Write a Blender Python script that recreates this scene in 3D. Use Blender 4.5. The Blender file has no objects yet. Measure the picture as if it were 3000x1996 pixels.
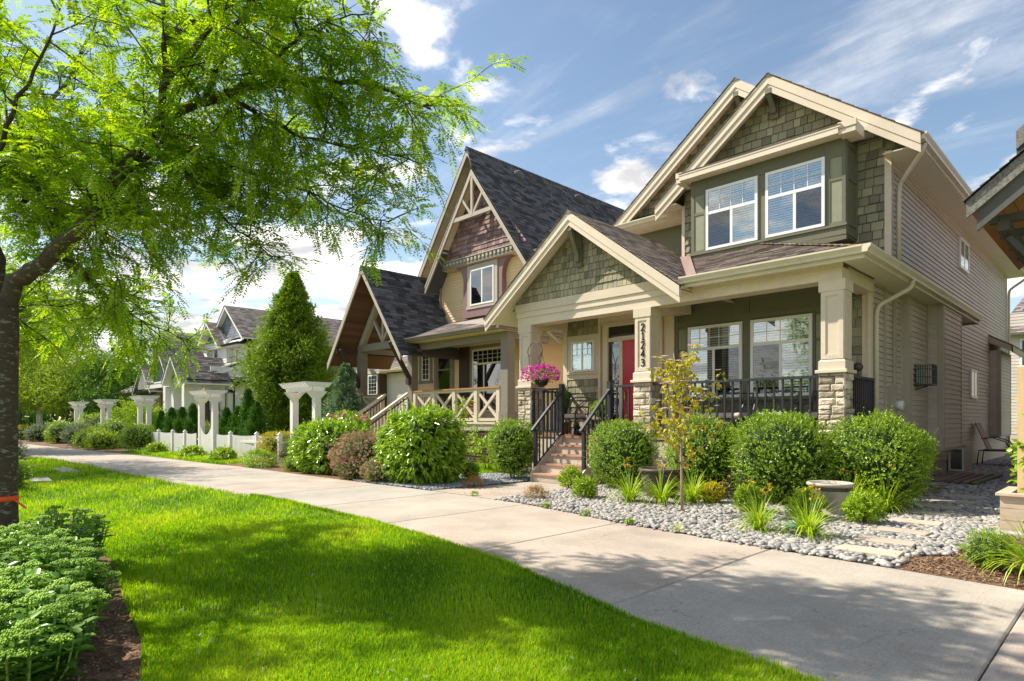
import bpy, math, random
import numpy as np
from mathutils import Vector
random.seed(7)
rng = np.random.default_rng(7)
R = math.radians
scene = bpy.context.scene
COL = scene.collection

# ---------------------------------------------------------------- camera
EYE = 1.35
YAW = R(45.4)
cam_data = bpy.data.cameras.new('camera')
cam_data.lens = 36.0 * 1824 / 3000
cam_data.sensor_width = 36.0
cam_data.shift_y = (1229 - 998) / 3000
cam_data.clip_start = 0.05
cam_data.clip_end = 3000
cam = bpy.data.objects.new('camera', cam_data)
COL.objects.link(cam)
cam.location = (0, 0, EYE)
cam.rotation_euler = (R(90), 0, YAW)
scene.camera = cam

# ---------------------------------------------------------------- sun and sky
SUN = Vector((-0.82, -0.42, 1.0)).normalized()          # towards the sun
sun_el = math.asin(SUN.z)
sun_az = math.atan2(SUN.x, SUN.y)                        # clockwise from +Y
sun_data = bpy.data.lights.new('sun', 'SUN')
sun_data.energy = 2.6
sun_data.angle = R(0.6)
sun_data.color = (1.0, 0.93, 0.80)
sun = bpy.data.objects.new('sun', sun_data)
COL.objects.link(sun)
sun.rotation_euler = SUN.to_track_quat('Z', 'Y').to_euler()

world = bpy.data.worlds.new('World')
scene.world = world
world.use_nodes = True
wn, wl = world.node_tree.nodes, world.node_tree.links
wn.clear()

def wnode(t, **kw):
    n = wn.new(t)
    for k, v in kw.items():
        setattr(n, k, v)
    return n

def wmath(op, a, b=None, clamp=False):
    n = wn.new('ShaderNodeMath'); n.operation = op; n.use_clamp = clamp
    for i, v in enumerate((a, b)):
        if v is None: continue
        if isinstance(v, (int, float)): n.inputs[i].default_value = v
        else: wl.new(v, n.inputs[i])
    return n.outputs[0]

def wnoise(vec, scale, detail=8, rough=0.55, dist=0.0, off=(0, 0, 0), sc=(1, 1, 1), rot=(0, 0, 0)):
    m = wn.new('ShaderNodeMapping')
    m.inputs['Location'].default_value = off
    m.inputs['Scale'].default_value = sc
    m.inputs['Rotation'].default_value = rot
    wl.new(vec, m.inputs['Vector'])
    n = wn.new('ShaderNodeTexNoise')
    n.inputs['Scale'].default_value = scale
    n.inputs['Detail'].default_value = detail
    n.inputs['Roughness'].default_value = rough
    n.inputs['Distortion'].default_value = dist
    wl.new(m.outputs[0], n.inputs['Vector'])
    return n.outputs['Fac']

def wramp(fac, a, b):
    n = wn.new('ShaderNodeMapRange'); n.interpolation_type = 'SMOOTHSTEP'
    n.inputs['From Min'].default_value = a; n.inputs['From Max'].default_value = b
    wl.new(fac, n.inputs['Value'])
    return n.outputs[0]

sky = wnode('ShaderNodeTexSky', sky_type='NISHITA', sun_disc=False)
sky.sun_elevation = sun_el
sky.sun_rotation = sun_az
sky.air_density = 1.0
sky.dust_density = 0.5
sky.ozone_density = 1.6
tc = wnode('ShaderNodeTexCoord')
sep = wn.new('ShaderNodeSeparateXYZ'); wl.new(tc.outputs['Generated'], sep.inputs[0])
zup = wmath('MAXIMUM', sep.outputs['Z'], 0.0)
zc = wmath('ADD', zup, 0.16)
comb = wn.new('ShaderNodeCombineXYZ')
wl.new(wmath('DIVIDE', sep.outputs['X'], zc), comb.inputs[0])
wl.new(wmath('DIVIDE', sep.outputs['Y'], zc), comb.inputs[1])
pv = comb.outputs[0]                                     # a flat cloud deck seen in perspective
CLOUD_OFF = (14.2, 8.8, 0.0)
big = wnoise(pv, 0.9, 3, 0.5, 0.0, CLOUD_OFF)
puff = wnoise(pv, 3.6, 12, 0.56, 0.25, CLOUD_OFF)
low = wmath('SUBTRACT', 1.0, wramp(sep.outputs['Z'], 0.14, 0.56))        # more cloud towards the horizon
cov = wmath('ADD', wmath('MULTIPLY', puff, 0.62), wmath('MULTIPLY', big, 0.38))
cov = wmath('ADD', cov, wmath('MULTIPLY', low, 0.12))
cum = wramp(cov, 0.555, 0.655)
cir = wnoise(pv, 1.5, 8, 0.62, 0.6, (0.3, 5.2, 0), (0.55, 2.3, 1), (0, 0, R(38)))
cirm = wmath('MULTIPLY', wramp(cir, 0.44, 0.82), 0.50)
mask = wmath('MAXIMUM', cum, cirm)
shade = wnoise(pv, 3.0, 8, 0.6, 0.2, (14.25, 8.92, 0.0))
shade = wramp(shade, 0.36, 0.58)
ccol = wn.new('ShaderNodeMix'); ccol.data_type = 'RGBA'
ccol.inputs[6].default_value = (1.9, 1.88, 1.92, 1)
ccol.inputs[7].default_value = (4.0, 3.85, 3.65, 1)
wl.new(shade, ccol.inputs[0])
skyc = wn.new('ShaderNodeMix'); skyc.data_type = 'RGBA'; skyc.blend_type = 'MULTIPLY'
skyc.inputs[0].default_value = 1.0
skyc.inputs[7].default_value = (0.50, 0.475, 0.43, 1)
wl.new(sky.outputs[0], skyc.inputs[6])
mixc = wn.new('ShaderNodeMix'); mixc.data_type = 'RGBA'
wl.new(mask, mixc.inputs[0]); wl.new(skyc.outputs[2], mixc.inputs[6]); wl.new(ccol.outputs[2], mixc.inputs[7])
bg = wnode('ShaderNodeBackground')
bg.inputs['Strength'].default_value = 0.135
wl.new(mixc.outputs[2], bg.inputs['Color'])
wo = wnode('ShaderNodeOutputWorld')
wl.new(bg.outputs[0], wo.inputs['Surface'])

scene.view_settings.view_transform = 'Standard'
scene.view_settings.look = 'None'
scene.view_settings.gamma = 1.0
scene.view_settings.exposure = 1.62
scene.view_settings.use_curve_mapping = False
scene.cycles.max_bounces = 8
scene.cycles.diffuse_bounces = 4
scene.cycles.glossy_bounces = 3
scene.cycles.transmission_bounces = 6
scene.cycles.transparent_max_bounces = 12
scene.cycles.use_denoising = True

# ---------------------------------------------------------------- materials
def _ramp(nt, fac, c0, c1):
    m = nt.nodes.new('ShaderNodeMix'); m.data_type = 'RGBA'
    m.inputs[6].default_value = (*c0, 1); m.inputs[7].default_value = (*c1, 1)
    nt.links.new(fac, m.inputs[0])
    return m.outputs[2]

def _mn(nt, op, a, b):
    n = nt.nodes.new('ShaderNodeMath'); n.operation = op
    for i, v in enumerate((a, b)):
        if isinstance(v, (int, float)): n.inputs[i].default_value = v
        else: nt.links.new(v, n.inputs[i])
    return n.outputs[0]

def _noise(nt, scale, detail=4, rough=0.55, stretch=(1, 1, 1), seed=0.0):
    g = nt.nodes.new('ShaderNodeNewGeometry')
    m = nt.nodes.new('ShaderNodeMapping'); m.inputs['Scale'].default_value = stretch
    m.inputs['Location'].default_value = (seed, seed * 1.7, seed * 0.6)
    nt.links.new(g.outputs['Position'], m.inputs['Vector'])
    n = nt.nodes.new('ShaderNodeTexNoise')
    n.inputs['Scale'].default_value = scale; n.inputs['Detail'].default_value = detail
    n.inputs['Roughness'].default_value = rough
    nt.links.new(m.outputs[0], n.inputs['Vector'])
    return n.outputs['Fac']

def mat(name, col, rough=0.6, var=0.12, grain=(30, 0.25), stretch=(1, 1, 1), blotch=(1.2, 0.18), bump=0.15, hue=None,
        spec=0.3, metal=0.0, dist=0.004, bumpscale=None):
    """weathered opaque surface: a per-piece tone, a fine grain, a large soft blotch and a small relief"""
    m = bpy.data.materials.new(name); m.use_nodes = True
    nt = m.node_tree; p = nt.nodes['Principled BSDF']
    col = np.array(col, float)
    g = nt.nodes.new('ShaderNodeNewGeometry'); oi = nt.nodes.new('ShaderNodeObjectInfo')
    rnd = _mn(nt, 'FRACT', _mn(nt, 'ADD', oi.outputs['Random'], g.outputs['Random Per Island']), 0.0)
    fine = _noise(nt, grain[0], 4, 0.6, stretch)
    broad = _noise(nt, blotch[0], 3, 0.5, (1, 1, 1), 3.0)
    f = _mn(nt, 'MULTIPLY', _mn(nt, 'SUBTRACT', rnd, 0.5), var * 2)
    f = _mn(nt, 'ADD', f, _mn(nt, 'MULTIPLY', _mn(nt, 'SUBTRACT', fine, 0.5), grain[1] * 2.4))
    f = _mn(nt, 'ADD', f, _mn(nt, 'MULTIPLY', _mn(nt, 'SUBTRACT', broad, 0.5), blotch[1] * 2.4))
    f = _mn(nt, 'ADD', f, 0.5)
    h = np.array(hue if hue is not None else col * 1.0, float)
    k = min(0.5, 0.96 / max(col.max(), h.max()) - 1)          # keep the light end below white so the hue stays true
    k = max(k, 0.12)
    c = _ramp(nt, f, tuple(np.clip(col * (1 - k), 0, 1)), tuple(np.clip(h * (1 + k), 0, 1)))
    nt.links.new(c, p.inputs['Base Color'])
    p.inputs['Roughness'].default_value = rough
    p.inputs['Metallic'].default_value = metal
    p.inputs['Specular IOR Level'].default_value = spec
    if bump:
        b = nt.nodes.new('ShaderNodeBump'); b.inputs['Strength'].default_value = bump
        b.inputs['Distance'].default_value = dist
        src = fine if bumpscale is None else _noise(nt, bumpscale, 5, 0.6, stretch)
        nt.links.new(src, b.inputs['Height']); nt.links.new(b.outputs[0], p.inputs['Normal'])
    return m

def leafmat(name, dark, light, rough=0.45, trans=0.35, tcol=None, spec=0.4, third=None):
    """leaf: tone from the leaf's own 'rnd' value, some light passing through"""
    m = bpy.data.materials.new(name); m.use_nodes = True
    nt = m.node_tree; p = nt.nodes['Principled BSDF']; out = nt.nodes['Material Output']
    a = nt.nodes.new('ShaderNodeAttribute'); a.attribute_name = 'rnd'
    if third is None:
        c = _ramp(nt, a.outputs['Fac'], dark, light)
    else:
        cr = nt.nodes.new('ShaderNodeValToRGB')
        cr.color_ramp.elements[0].color = (*dark, 1)
        cr.color_ramp.elements[1].color = (*third, 1)
        e = cr.color_ramp.elements.new(0.6); e.color = (*light, 1)
        nt.links.new(a.outputs['Fac'], cr.inputs[0]); c = cr.outputs[0]
    nt.links.new(c, p.inputs['Base Color'])
    p.inputs['Roughness'].default_value = rough
    p.inputs['Specular IOR Level'].default_value = spec
    if trans:
        t = nt.nodes.new('ShaderNodeBsdfTranslucent')
        mul = nt.nodes.new('ShaderNodeMix'); mul.data_type = 'RGBA'; mul.blend_type = 'MULTIPLY'
        mul.inputs[0].default_value = 1.0
        tc_ = tcol or (1.5, 1.35, 0.5)
        mul.inputs[7].default_value = (*tc_, 1)
        nt.links.new(c, mul.inputs[6]); nt.links.new(mul.outputs[2], t.inputs['Color'])
        mx = nt.nodes.new('ShaderNodeMixShader'); mx.inputs[0].default_value = trans
        nt.links.new(p.outputs[0], mx.inputs[1]); nt.links.new(t.outputs[0], mx.inputs[2])
        nt.links.new(mx.outputs[0], out.inputs['Surface'])
    return m

def glassmat(name, tint=(0.9, 0.95, 0.95), refl=0.22):
    m = bpy.data.materials.new(name); m.use_nodes = True
    nt = m.node_tree; out = nt.nodes['Material Output']; nt.nodes.remove(nt.nodes['Principled BSDF'])
    tr = nt.nodes.new('ShaderNodeBsdfTransparent'); tr.inputs[0].default_value = (*tint, 1)
    gl = nt.nodes.new('ShaderNodeBsdfGlossy'); gl.inputs['Roughness'].default_value = 0.015
    gl.inputs['Color'].default_value = (1, 1, 1, 1)
    lw = nt.nodes.new('ShaderNodeLayerWeight'); lw.inputs[0].default_value = 0.35
    nb = nt.nodes.new('ShaderNodeBump'); nb.inputs['Strength'].default_value = 0.04; nb.inputs['Distance'].default_value = 0.02
    nt.links.new(_noise(nt, 1.6, 2), nb.inputs['Height']); nt.links.new(nb.outputs[0], gl.inputs['Normal'])
    f = _mn(nt, 'ADD', _mn(nt, 'MULTIPLY', lw.outputs['Fresnel'], 0.9), refl)
    mx = nt.nodes.new('ShaderNodeMixShader'); nt.links.new(f, mx.inputs[0])
    nt.links.new(tr.outputs[0], mx.inputs[1]); nt.links.new(gl.outputs[0], mx.inputs[2])
    nt.links.new(mx.outputs[0], out.inputs['Surface'])
    return m

# ---------------------------------------------------------------- builders
def tag(o, label=None, cat=None, group=None, kind=None):
    if label: o['label'] = label
    if cat: o['category'] = cat
    if group: o['group'] = group
    if kind: o['kind'] = kind
    return o

def thing(name, loc, label, cat, group=None):
    o = bpy.data.objects.new(name, None); COL.objects.link(o)
    o.location = loc; o.empty_display_size = 0.3
    return tag(o, label, cat, group)

def base_of(parent):
    v = np.zeros(3); p = parent
    while p is not None:
        v = v + np.array(p.location); p = p.parent
    return v

BOX_F = [(0, 3, 2, 1), (4, 5, 6, 7), (0, 1, 5, 4), (1, 2, 6, 5), (2, 3, 7, 6), (3, 0, 4, 7)]

class MB:
    def __init__(s): s.v = []; s.f = []
    def add(s, vs, fs):
        k = len(s.v); s.v.extend([tuple(map(float, q)) for q in vs]); s.f.extend([tuple(i + k for i in f) for f in fs]); return s
    def box(s, a, b):
        x0, x1 = sorted((a[0], b[0])); y0, y1 = sorted((a[1], b[1])); z0, z1 = sorted((a[2], b[2]))
        return s.add([(x0, y0, z0), (x1, y0, z0), (x1, y1, z0), (x0, y1, z0), (x0, y0, z1), (x1, y0, z1), (x1, y1, z1), (x0, y1, z1)], BOX_F)
    def bar(s, p, q, w, h, up=(0, 0, 1)):
        """box along p->q, w wide, h high (h along up)"""
        p, q = Vector(p), Vector(q); d = (q - p).normalized(); up = Vector(up)
        sd = d.cross(up)
        if sd.length < 1e-4: sd = d.cross(Vector((0, 1, 0)))
        sd.normalize(); u = sd.cross(d).normalized()
        vs = []
        for c in (p, q):
            for a, b in ((-1, -1), (1, -1), (1, 1), (-1, 1)):
                vs.append(c + sd * (a * w / 2) + u * (b * h / 2))
        return s.add(vs, [(3, 2, 1, 0), (4, 5, 6, 7), (0, 1, 5, 4), (1, 2, 6, 5), (2, 3, 7, 6), (3, 0, 4, 7)])
    def prism(s, poly, vec):
        """extrude a planar 3D polygon by vec"""
        n = len(poly); poly = [Vector(q) for q in poly]; vec = Vector(vec)
        nrm = Vector((0, 0, 0))
        for i in range(n): nrm += poly[i].cross(poly[(i + 1) % n])
        if nrm.dot(vec) > 0: poly = poly[::-1]
        vs = poly + [q + vec for q in poly]
        fs = [tuple(range(n)), tuple(range(2 * n - 1, n - 1, -1))]
        for i in range(n):
            j = (i + 1) % n; fs.append((i, i + n, j + n, j))
        return s.add(vs, fs)
    def tube(s, pts, rad, n=8, cap=True):
        pts = [Vector(q) for q in pts]
        if isinstance(rad, (int, float)): rad = [rad] * len(pts)
        k = len(s.v); prev = None
        for i, q in enumerate(pts):
            d = (pts[min(i + 1, len(pts) - 1)] - pts[max(i - 1, 0)]).normalized()
            if prev is None:
                a = d.cross(Vector((0, 0, 1)))
                if a.length < 0.05: a = d.cross(Vector((1, 0, 0)))
                a.normalize()
            else:
                a = (prev - d * prev.dot(d)).normalized()
            prev = a; b = d.cross(a)
            for j in range(n):
                t = 2 * math.pi * j / n
                s.v.append(tuple(q + (a * math.cos(t) + b * math.sin(t)) * rad[i]))
        for i in range(len(pts) - 1):
            for j in range(n):
                j2 = (j + 1) % n
                s.f.append((k + i * n + j, k + i * n + j2, k + (i + 1) * n + j2, k + (i + 1) * n + j))
        if cap:
            s.f.append(tuple(k + j for j in range(n - 1, -1, -1)))
            s.f.append(tuple(k + (len(pts) - 1) * n + j for j in range(n)))
        return s
    def lathe(s, prof, c, n=20):
        """prof: list of (r, z) from bottom to top around centre c"""
        k = len(s.v)
        for r, z in prof:
            for j in range(n):
                t = 2 * math.pi * j / n
                s.v.append((c[0] + r * math.cos(t), c[1] + r * math.sin(t), c[2] + z))
        for i in range(len(prof) - 1):
            for j in range(n):
                j2 = (j + 1) % n
                s.f.append((k + i * n + j, k + i * n + j2, k + (i + 1) * n + j2, k + (i + 1) * n + j))
        s.f.append(tuple(k + j for j in range(n - 1, -1, -1)))
        s.f.append(tuple(k + (len(prof) - 1) * n + j for j in range(n)))
        return s
    def build(s, name, m, parent=None, smooth=False, label=None, bevel=0):
        me = bpy.data.meshes.new(name)
        off = base_of(parent)
        v = np.array(s.v, float) - off
        me.from_pydata(v.tolist(), [], s.f)
        if smooth: me.shade_smooth()
        if m: me.materials.append(m)
        o = bpy.data.objects.new(name, me); COL.objects.link(o)
        if parent is not None: o.parent = parent
        if label: o['label'] = label
        if bevel:
            b = o.modifiers.new('b', 'BEVEL'); b.width = bevel; b.segments = 2; b.limit_method = 'ANGLE'
        return o

def box(name, a, b, m, parent=None, **k): return MB().box(a, b).build(name, m, parent, **k)
def bar(name, p, q, w, h, m, parent=None, up=(0, 0, 1), **k): return MB().bar(p, q, w, h, up).build(name, m, parent, **k)

CX, SX = math.cos(YAW), math.sin(YAW)
def project(v):
    v = np.atleast_2d(np.array(v, float))
    d = -SX * v[:, 0] + CX * v[:, 1]; l = CX * v[:, 0] + SX * v[:, 1]
    d = np.maximum(d, 0.05)
    return 1500 + 1824 * l / d, 1229 - 1824 * (v[:, 2] - EYE) / d, d
def unproject(px, py, dist):
    """world point seen at picture position px, py at the given depth; used only to read coordinates off"""
    u = (px - 1500) / 1824 * dist; h = (1229 - py) / 1824 * dist
    return np.array([CX * u - SX * dist, SX * u + CX * dist, EYE + h])

class Pieces:
    """pieces of one kind on one thing: the 300 that show largest are objects, the rest one 'stuff' part"""
    def __init__(s, parent, name, m, limit=300, minpx=9, smooth=False):
        s.parent, s.name, s.m, s.limit, s.minpx, s.smooth, s.items = parent, name, m, limit, minpx, smooth, []
    def add(s, mb, m=None, label=None): s.items.append((mb, m or s.m, label)); return s
    def flush(s, restname=None):
        sized = []
        for it in s.items:
            x, y, d = project(it[0].v)
            vis = d.min() > 0.3 and x.max() > 0 and x.min() < 3000 and y.max() > 0 and y.min() < 1996
            ext = max(x.max() - x.min(), y.max() - y.min()); sm = min(x.max() - x.min(), y.max() - y.min())
            sized.append((ext * (1 if vis else 0.001), sm, it))
        sized.sort(key=lambda q: -q[0])
        rest = {}
        n = 0
        for e, sm, (mb, m, label) in sized:
            if n < s.limit and e >= s.minpx:
                mb.build(s.name, m, s.parent, smooth=s.smooth, label=label); n += 1
            else:
                r = rest.setdefault(m.name, (MB(), m)); r[0].add(mb.v, mb.f)
        out = []
        for r, m in rest.values():
            o = r.build(restname or (s.name + '_field'), m, s.parent, smooth=s.smooth)
            o['kind'] = 'stuff'; out.append(o)
        s.items = []
        return out

def clip_poly(poly, a, b, c):
    """keep the side a*x + b*y <= c of a 2D polygon"""
    out = []
    n = len(poly)
    for i in range(n):
        p, q = poly[i], poly[(i + 1) % n]
        dp, dq = a * p[0] + b * p[1] - c, a * q[0] + b * q[1] - c
        if dp <= 0: out.append(p)
        if (dp < 0 < dq) or (dq < 0 < dp):
            t = dp / (dp - dq); out.append((p[0] + (q[0] - p[0]) * t, p[1] + (q[1] - p[1]) * t))
    return out
def area2(poly):
    return 0.5 * sum(poly[i][0] * poly[(i + 1) % len(poly)][1] - poly[(i + 1) % len(poly)][0] * poly[i][1] for i in range(len(poly)))
def clip_convex(poly, conv):
    """clip poly by a counter-clockwise convex polygon"""
    if area2(conv) < 0: conv = conv[::-1]
    for i in range(len(conv)):
        p, q = conv[i], conv[(i + 1) % len(conv)]
        ex, ey = q[0] - p[0], q[1] - p[1]
        poly = clip_poly(poly, ey, -ex, ey * p[0] - ex * p[1])
        if len(poly) < 3: return []
    return poly

def lap_mesh(poly, O, U, V, N, v0, v1, t0, t1):
    """a piece with outline poly in (u, v), lapping out from t0 at its top v1 to t1 at its bottom v0 along N"""
    vs = []
    n = len(poly)
    for u, v in poly:
        k = (v - v0) / max(v1 - v0, 1e-6); k = min(max(k, 0), 1)
        vs.append(O + U * u + V * v + N * (t1 + (t0 - t1) * k))
    back = [O + U * u + V * v + N * 0.0 for u, v in poly]
    mb = MB(); vs2 = vs + back
    fs = [tuple(range(n))] + [(i, i + n, (i + 1) % n + n, (i + 1) % n) for i in range(n)]
    if area2(poly) < 0 : fs = [f[::-1] for f in fs]
    if U.cross(V).dot(N) < 0: fs = [f[::-1] for f in fs]
    return mb.add(vs2, fs)

def laps(pieces, O, U, V, N, outlines, expo, width=None, jitter=0.25, thick=0.012, top=0.003, gap=0.004, stagger=0.0, mats=None, v_start=0.0, slot=None):
    """courses of boards (width None) or shingles over convex outlines given in (u, v)"""
    O, U, V, N = Vector(O), Vector(U), Vector(V), Vector(N)
    us = [p[0] for o in outlines for p in o]; vs = [p[1] for o in outlines for p in o]
    u0, u1, va, vb = min(us), max(us), min(vs), max(vs)
    row = 0; v = va + v_start
    slot = (0.013 if width is None and expo > .1 else 0.0) if slot is None else slot
    over = -slot * .0 if slot else 0.004
    while v < vb - 0.005:
        segs = []
        if width is None: segs = [(u0 - 1, u1 + 1)]
        else:
            u = u0 - random.random() * width
            while u < u1:
                w = width * (1 + random.uniform(-jitter, jitter)); segs.append((u + gap / 2, u + w - gap / 2)); u += w
        for a, b in segs:
            dv = random.uniform(-stagger, stagger) if stagger else 0
            for o in outlines:
                q = clip_convex([(a, v + dv + slot), (b, v + dv + slot), (b, v + expo + over), (a, v + expo + over)], o)
                if len(q) >= 3 and abs(area2(q)) > 2e-4:
                    pieces.add(lap_mesh(q, O, U, V, N, v + dv, v + expo, top, thick * (1 + random.uniform(-0.15, 0.15))),
                               random.choice(mats) if mats else None)
        v += expo; row += 1
# ---------------------------------------------------------------- shared materials
M = {}
M['cream'] = mat('cream_paint', (0.67, 0.565, 0.44), 0.5, 0.05, (14, 0.10), (1, 1, 1), (1.6, 0.10), 0.12)
M['cream_wood'] = mat('cream_wood', (0.69, 0.585, 0.46), 0.55, 0.08, (9, 0.14), (1, 6, 6), (1.4, 0.12), 0.2)
M['soffit'] = mat('vinyl_soffit', (0.80, 0.70, 0.56), 0.45, 0.06, (5, 0.05), (1, 1, 1), (1.2, 0.08), 0.03)
M['gutter'] = mat('cream_metal_gutter', (0.68, 0.60, 0.455), 0.35, 0.04, (6, 0.10), (1, 1, 1), (2.0, 0.12), 0.05, spec=0.5)
M['shake'] = mat('green_shake', (0.29, 0.262, 0.175), 0.75, 0.26, (22, 0.22), (6, 6, 0.9), (2.2, 0.22), 0.5, hue=(0.33, 0.295, 0.195))
M['shake2'] = mat('green_shake_weathered', (0.245, 0.225, 0.155), 0.8, 0.30, (24, 0.28), (6, 6, 0.8), (2.4, 0.25), 0.5)
M['green'] = mat('dark_green_paint', (0.155, 0.150, 0.098), 0.55, 0.08, (10, 0.14), (1.0, 5, 5), (1.8, 0.12), 0.2)
M['green_panel'] = mat('green_panel_paint', (0.26, 0.265, 0.175), 0.55, 0.08, (10, 0.12), (3, 3, 1), (1.8, 0.12), 0.15)
M['taupe'] = mat('taupe_vinyl', (0.56, 0.475, 0.40), 0.5, 0.05, (10, 0.05), (1, 1, 1), (0.9, 0.12), 0.04)
M['taupe_trim'] = mat('taupe_trim', (0.44, 0.385, 0.31), 0.5, 0.05, (10, 0.05), (1, 1, 1), (0.9, 0.10), 0.04)
M['white'] = mat('white_vinyl', (0.80, 0.80, 0.79), 0.35, 0.02, (8, 0.03), (1, 1, 1), (1, 0.04), 0.02, spec=0.5)
M['blind'] = mat('white_blind', (0.80, 0.80, 0.80), 0.5, 0.02, (8, 0.03), (1, 1, 1), (1, 0.03), 0.0)
M['dark_room'] = mat('dark_interior', (0.045, 0.05, 0.055), 0.9, 0.0, (2, 0.1), (1, 1, 1), (1, 0.1), 0.0)
M['glass'] = glassmat('window_glass', refl=0.15)
M['screen'] = glassmat('insect_screen', tint=(.62, .62, .63), refl=0.02)
M['glass_dark'] = glassmat('window_glass_dim', tint=(0.6, 0.65, 0.66), refl=0.07)
M['roof_brown'] = mat('brown_asphalt_shingle', (0.155, 0.122, 0.104), 0.9, 0.45, (160, 0.40), (1, 1, 1), (1.5, 0.18), 0.6, hue=(0.22, 0.175, 0.15))
M['roof_black'] = mat('charcoal_asphalt_shingle', (0.062, 0.060, 0.066), 0.9, 0.50, (160, 0.35), (1, 1, 1), (1.5, 0.12), 0.6, hue=(0.10, 0.098, 0.102))
M['roof_grey'] = mat('grey_brown_asphalt_shingle', (0.175, 0.148, 0.137), 0.9, 0.42, (120, 0.30), (1, 1, 1), (1.2, 0.15), 0.5, hue=(0.22, 0.185, 0.17))
M['moss'] = mat('mossy_shingle_edge', (0.20, 0.15, 0.05), 0.9, 0.3, (60, 0.4), (1, 1, 1), (2, 0.3), 0.5)
M['copper'] = mat('pinkish_flashing_metal', (0.42, 0.30, 0.26), 0.4, 0.05, (12, 0.15), (1, 1, 1), (2, 0.1), 0.05, metal=0.3)
M['black'] = mat('black_metal_rail', (0.028, 0.030, 0.036), 0.4, 0.05, (20, 0.10), (1, 1, 1), (2, 0.1), 0.03, spec=0.5)
M['red'] = mat('red_door_paint', (0.50, 0.012, 0.030), 0.35, 0.03, (10, 0.06), (1, 1, 1), (1.5, 0.05), 0.05, spec=0.5)
M['brass'] = mat('brass', (0.65, 0.5, 0.28), 0.3, 0.02, (10, 0.05), metal=0.9, bump=0)
M['tread'] = mat('red_stained_tread', (0.40, 0.20, 0.135), 0.6, 0.18, (10, 0.30), (0.6, 6, 6), (3, 0.30), 0.25, hue=(0.50, 0.30, 0.22))
M['riser'] = mat('weathered_cream_riser', (0.56, 0.47, 0.37), 0.65, 0.10, (9, 0.18), (0.7, 5, 5), (2.6, 0.20), 0.2)
M['stone'] = mat('tan_ledge_stone', (0.54, 0.43, 0.31), 0.8, 0.40, (16, 0.35), (1, 1, 1.4), (5, 0.30), 0.9, hue=(0.56, 0.47, 0.37), dist=0.02, bumpscale=22)
M['mortar'] = mat('dark_mortar', (0.14, 0.115, 0.09), 0.9, 0.05, (30, 0.2))  # dark brown, seen in the joints between the pier stones
M['concrete_wall'] = mat('foundation_concrete', (0.34, 0.30, 0.26), 0.85, 0.05, (12, 0.2), (1, 1, 1), (1.2, 0.2), 0.3)
M['digits'] = mat('black_numerals', (0.02, 0.02, 0.02), 0.4, 0.0, bump=0)
M['cushion'] = mat('beige_cushion', (0.62, 0.55, 0.49), 0.85, 0.05, (40, 0.1), bump=0.2)
M['dark_iron'] = mat('dark_bronze_iron', (0.05, 0.043, 0.038), 0.4, 0.05, (20, 0.1), bump=0.05, spec=0.5)

class Frame:
    """local frame on a wall: U along, V up, N outward"""
    def __init__(s, O, U, V, N): s.O, s.U, s.V, s.N = Vector(O), Vector(U), Vector(V), Vector(N)
    def p(s, u, v, n=0): return s.O + s.U * u + s.V * v + s.N * n
    def box(s, mb, u0, u1, v0, v1, n0, n1):
        vs = [s.p(u, v, n) for n in (n0, n1) for (u, v) in ((u0, v0), (u1, v0), (u1, v1), (u0, v1))]
        fs = BOX_F if s.U.cross(s.V).dot(s.N) > 0 else [f[::-1] for f in BOX_F]
        return mb.add(vs, fs)
    def part(s, name, u0, u1, v0, v1, n0, n1, m, parent, **k):
        return s.box(MB(), u0, u1, v0, v1, n0, n1).build(name, m, parent, **k)
FRONT = lambda y: Frame((0, y, 0), (1, 0, 0), (0, 0, 1), (0, -1, 0))          # u = X, v = Z, faces the street
RIGHT = lambda x: Frame((x, 0, 0), (0, 1, 0), (0, 0, 1), (1, 0, 0))           # u = Y, v = Z, faces +X

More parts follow.
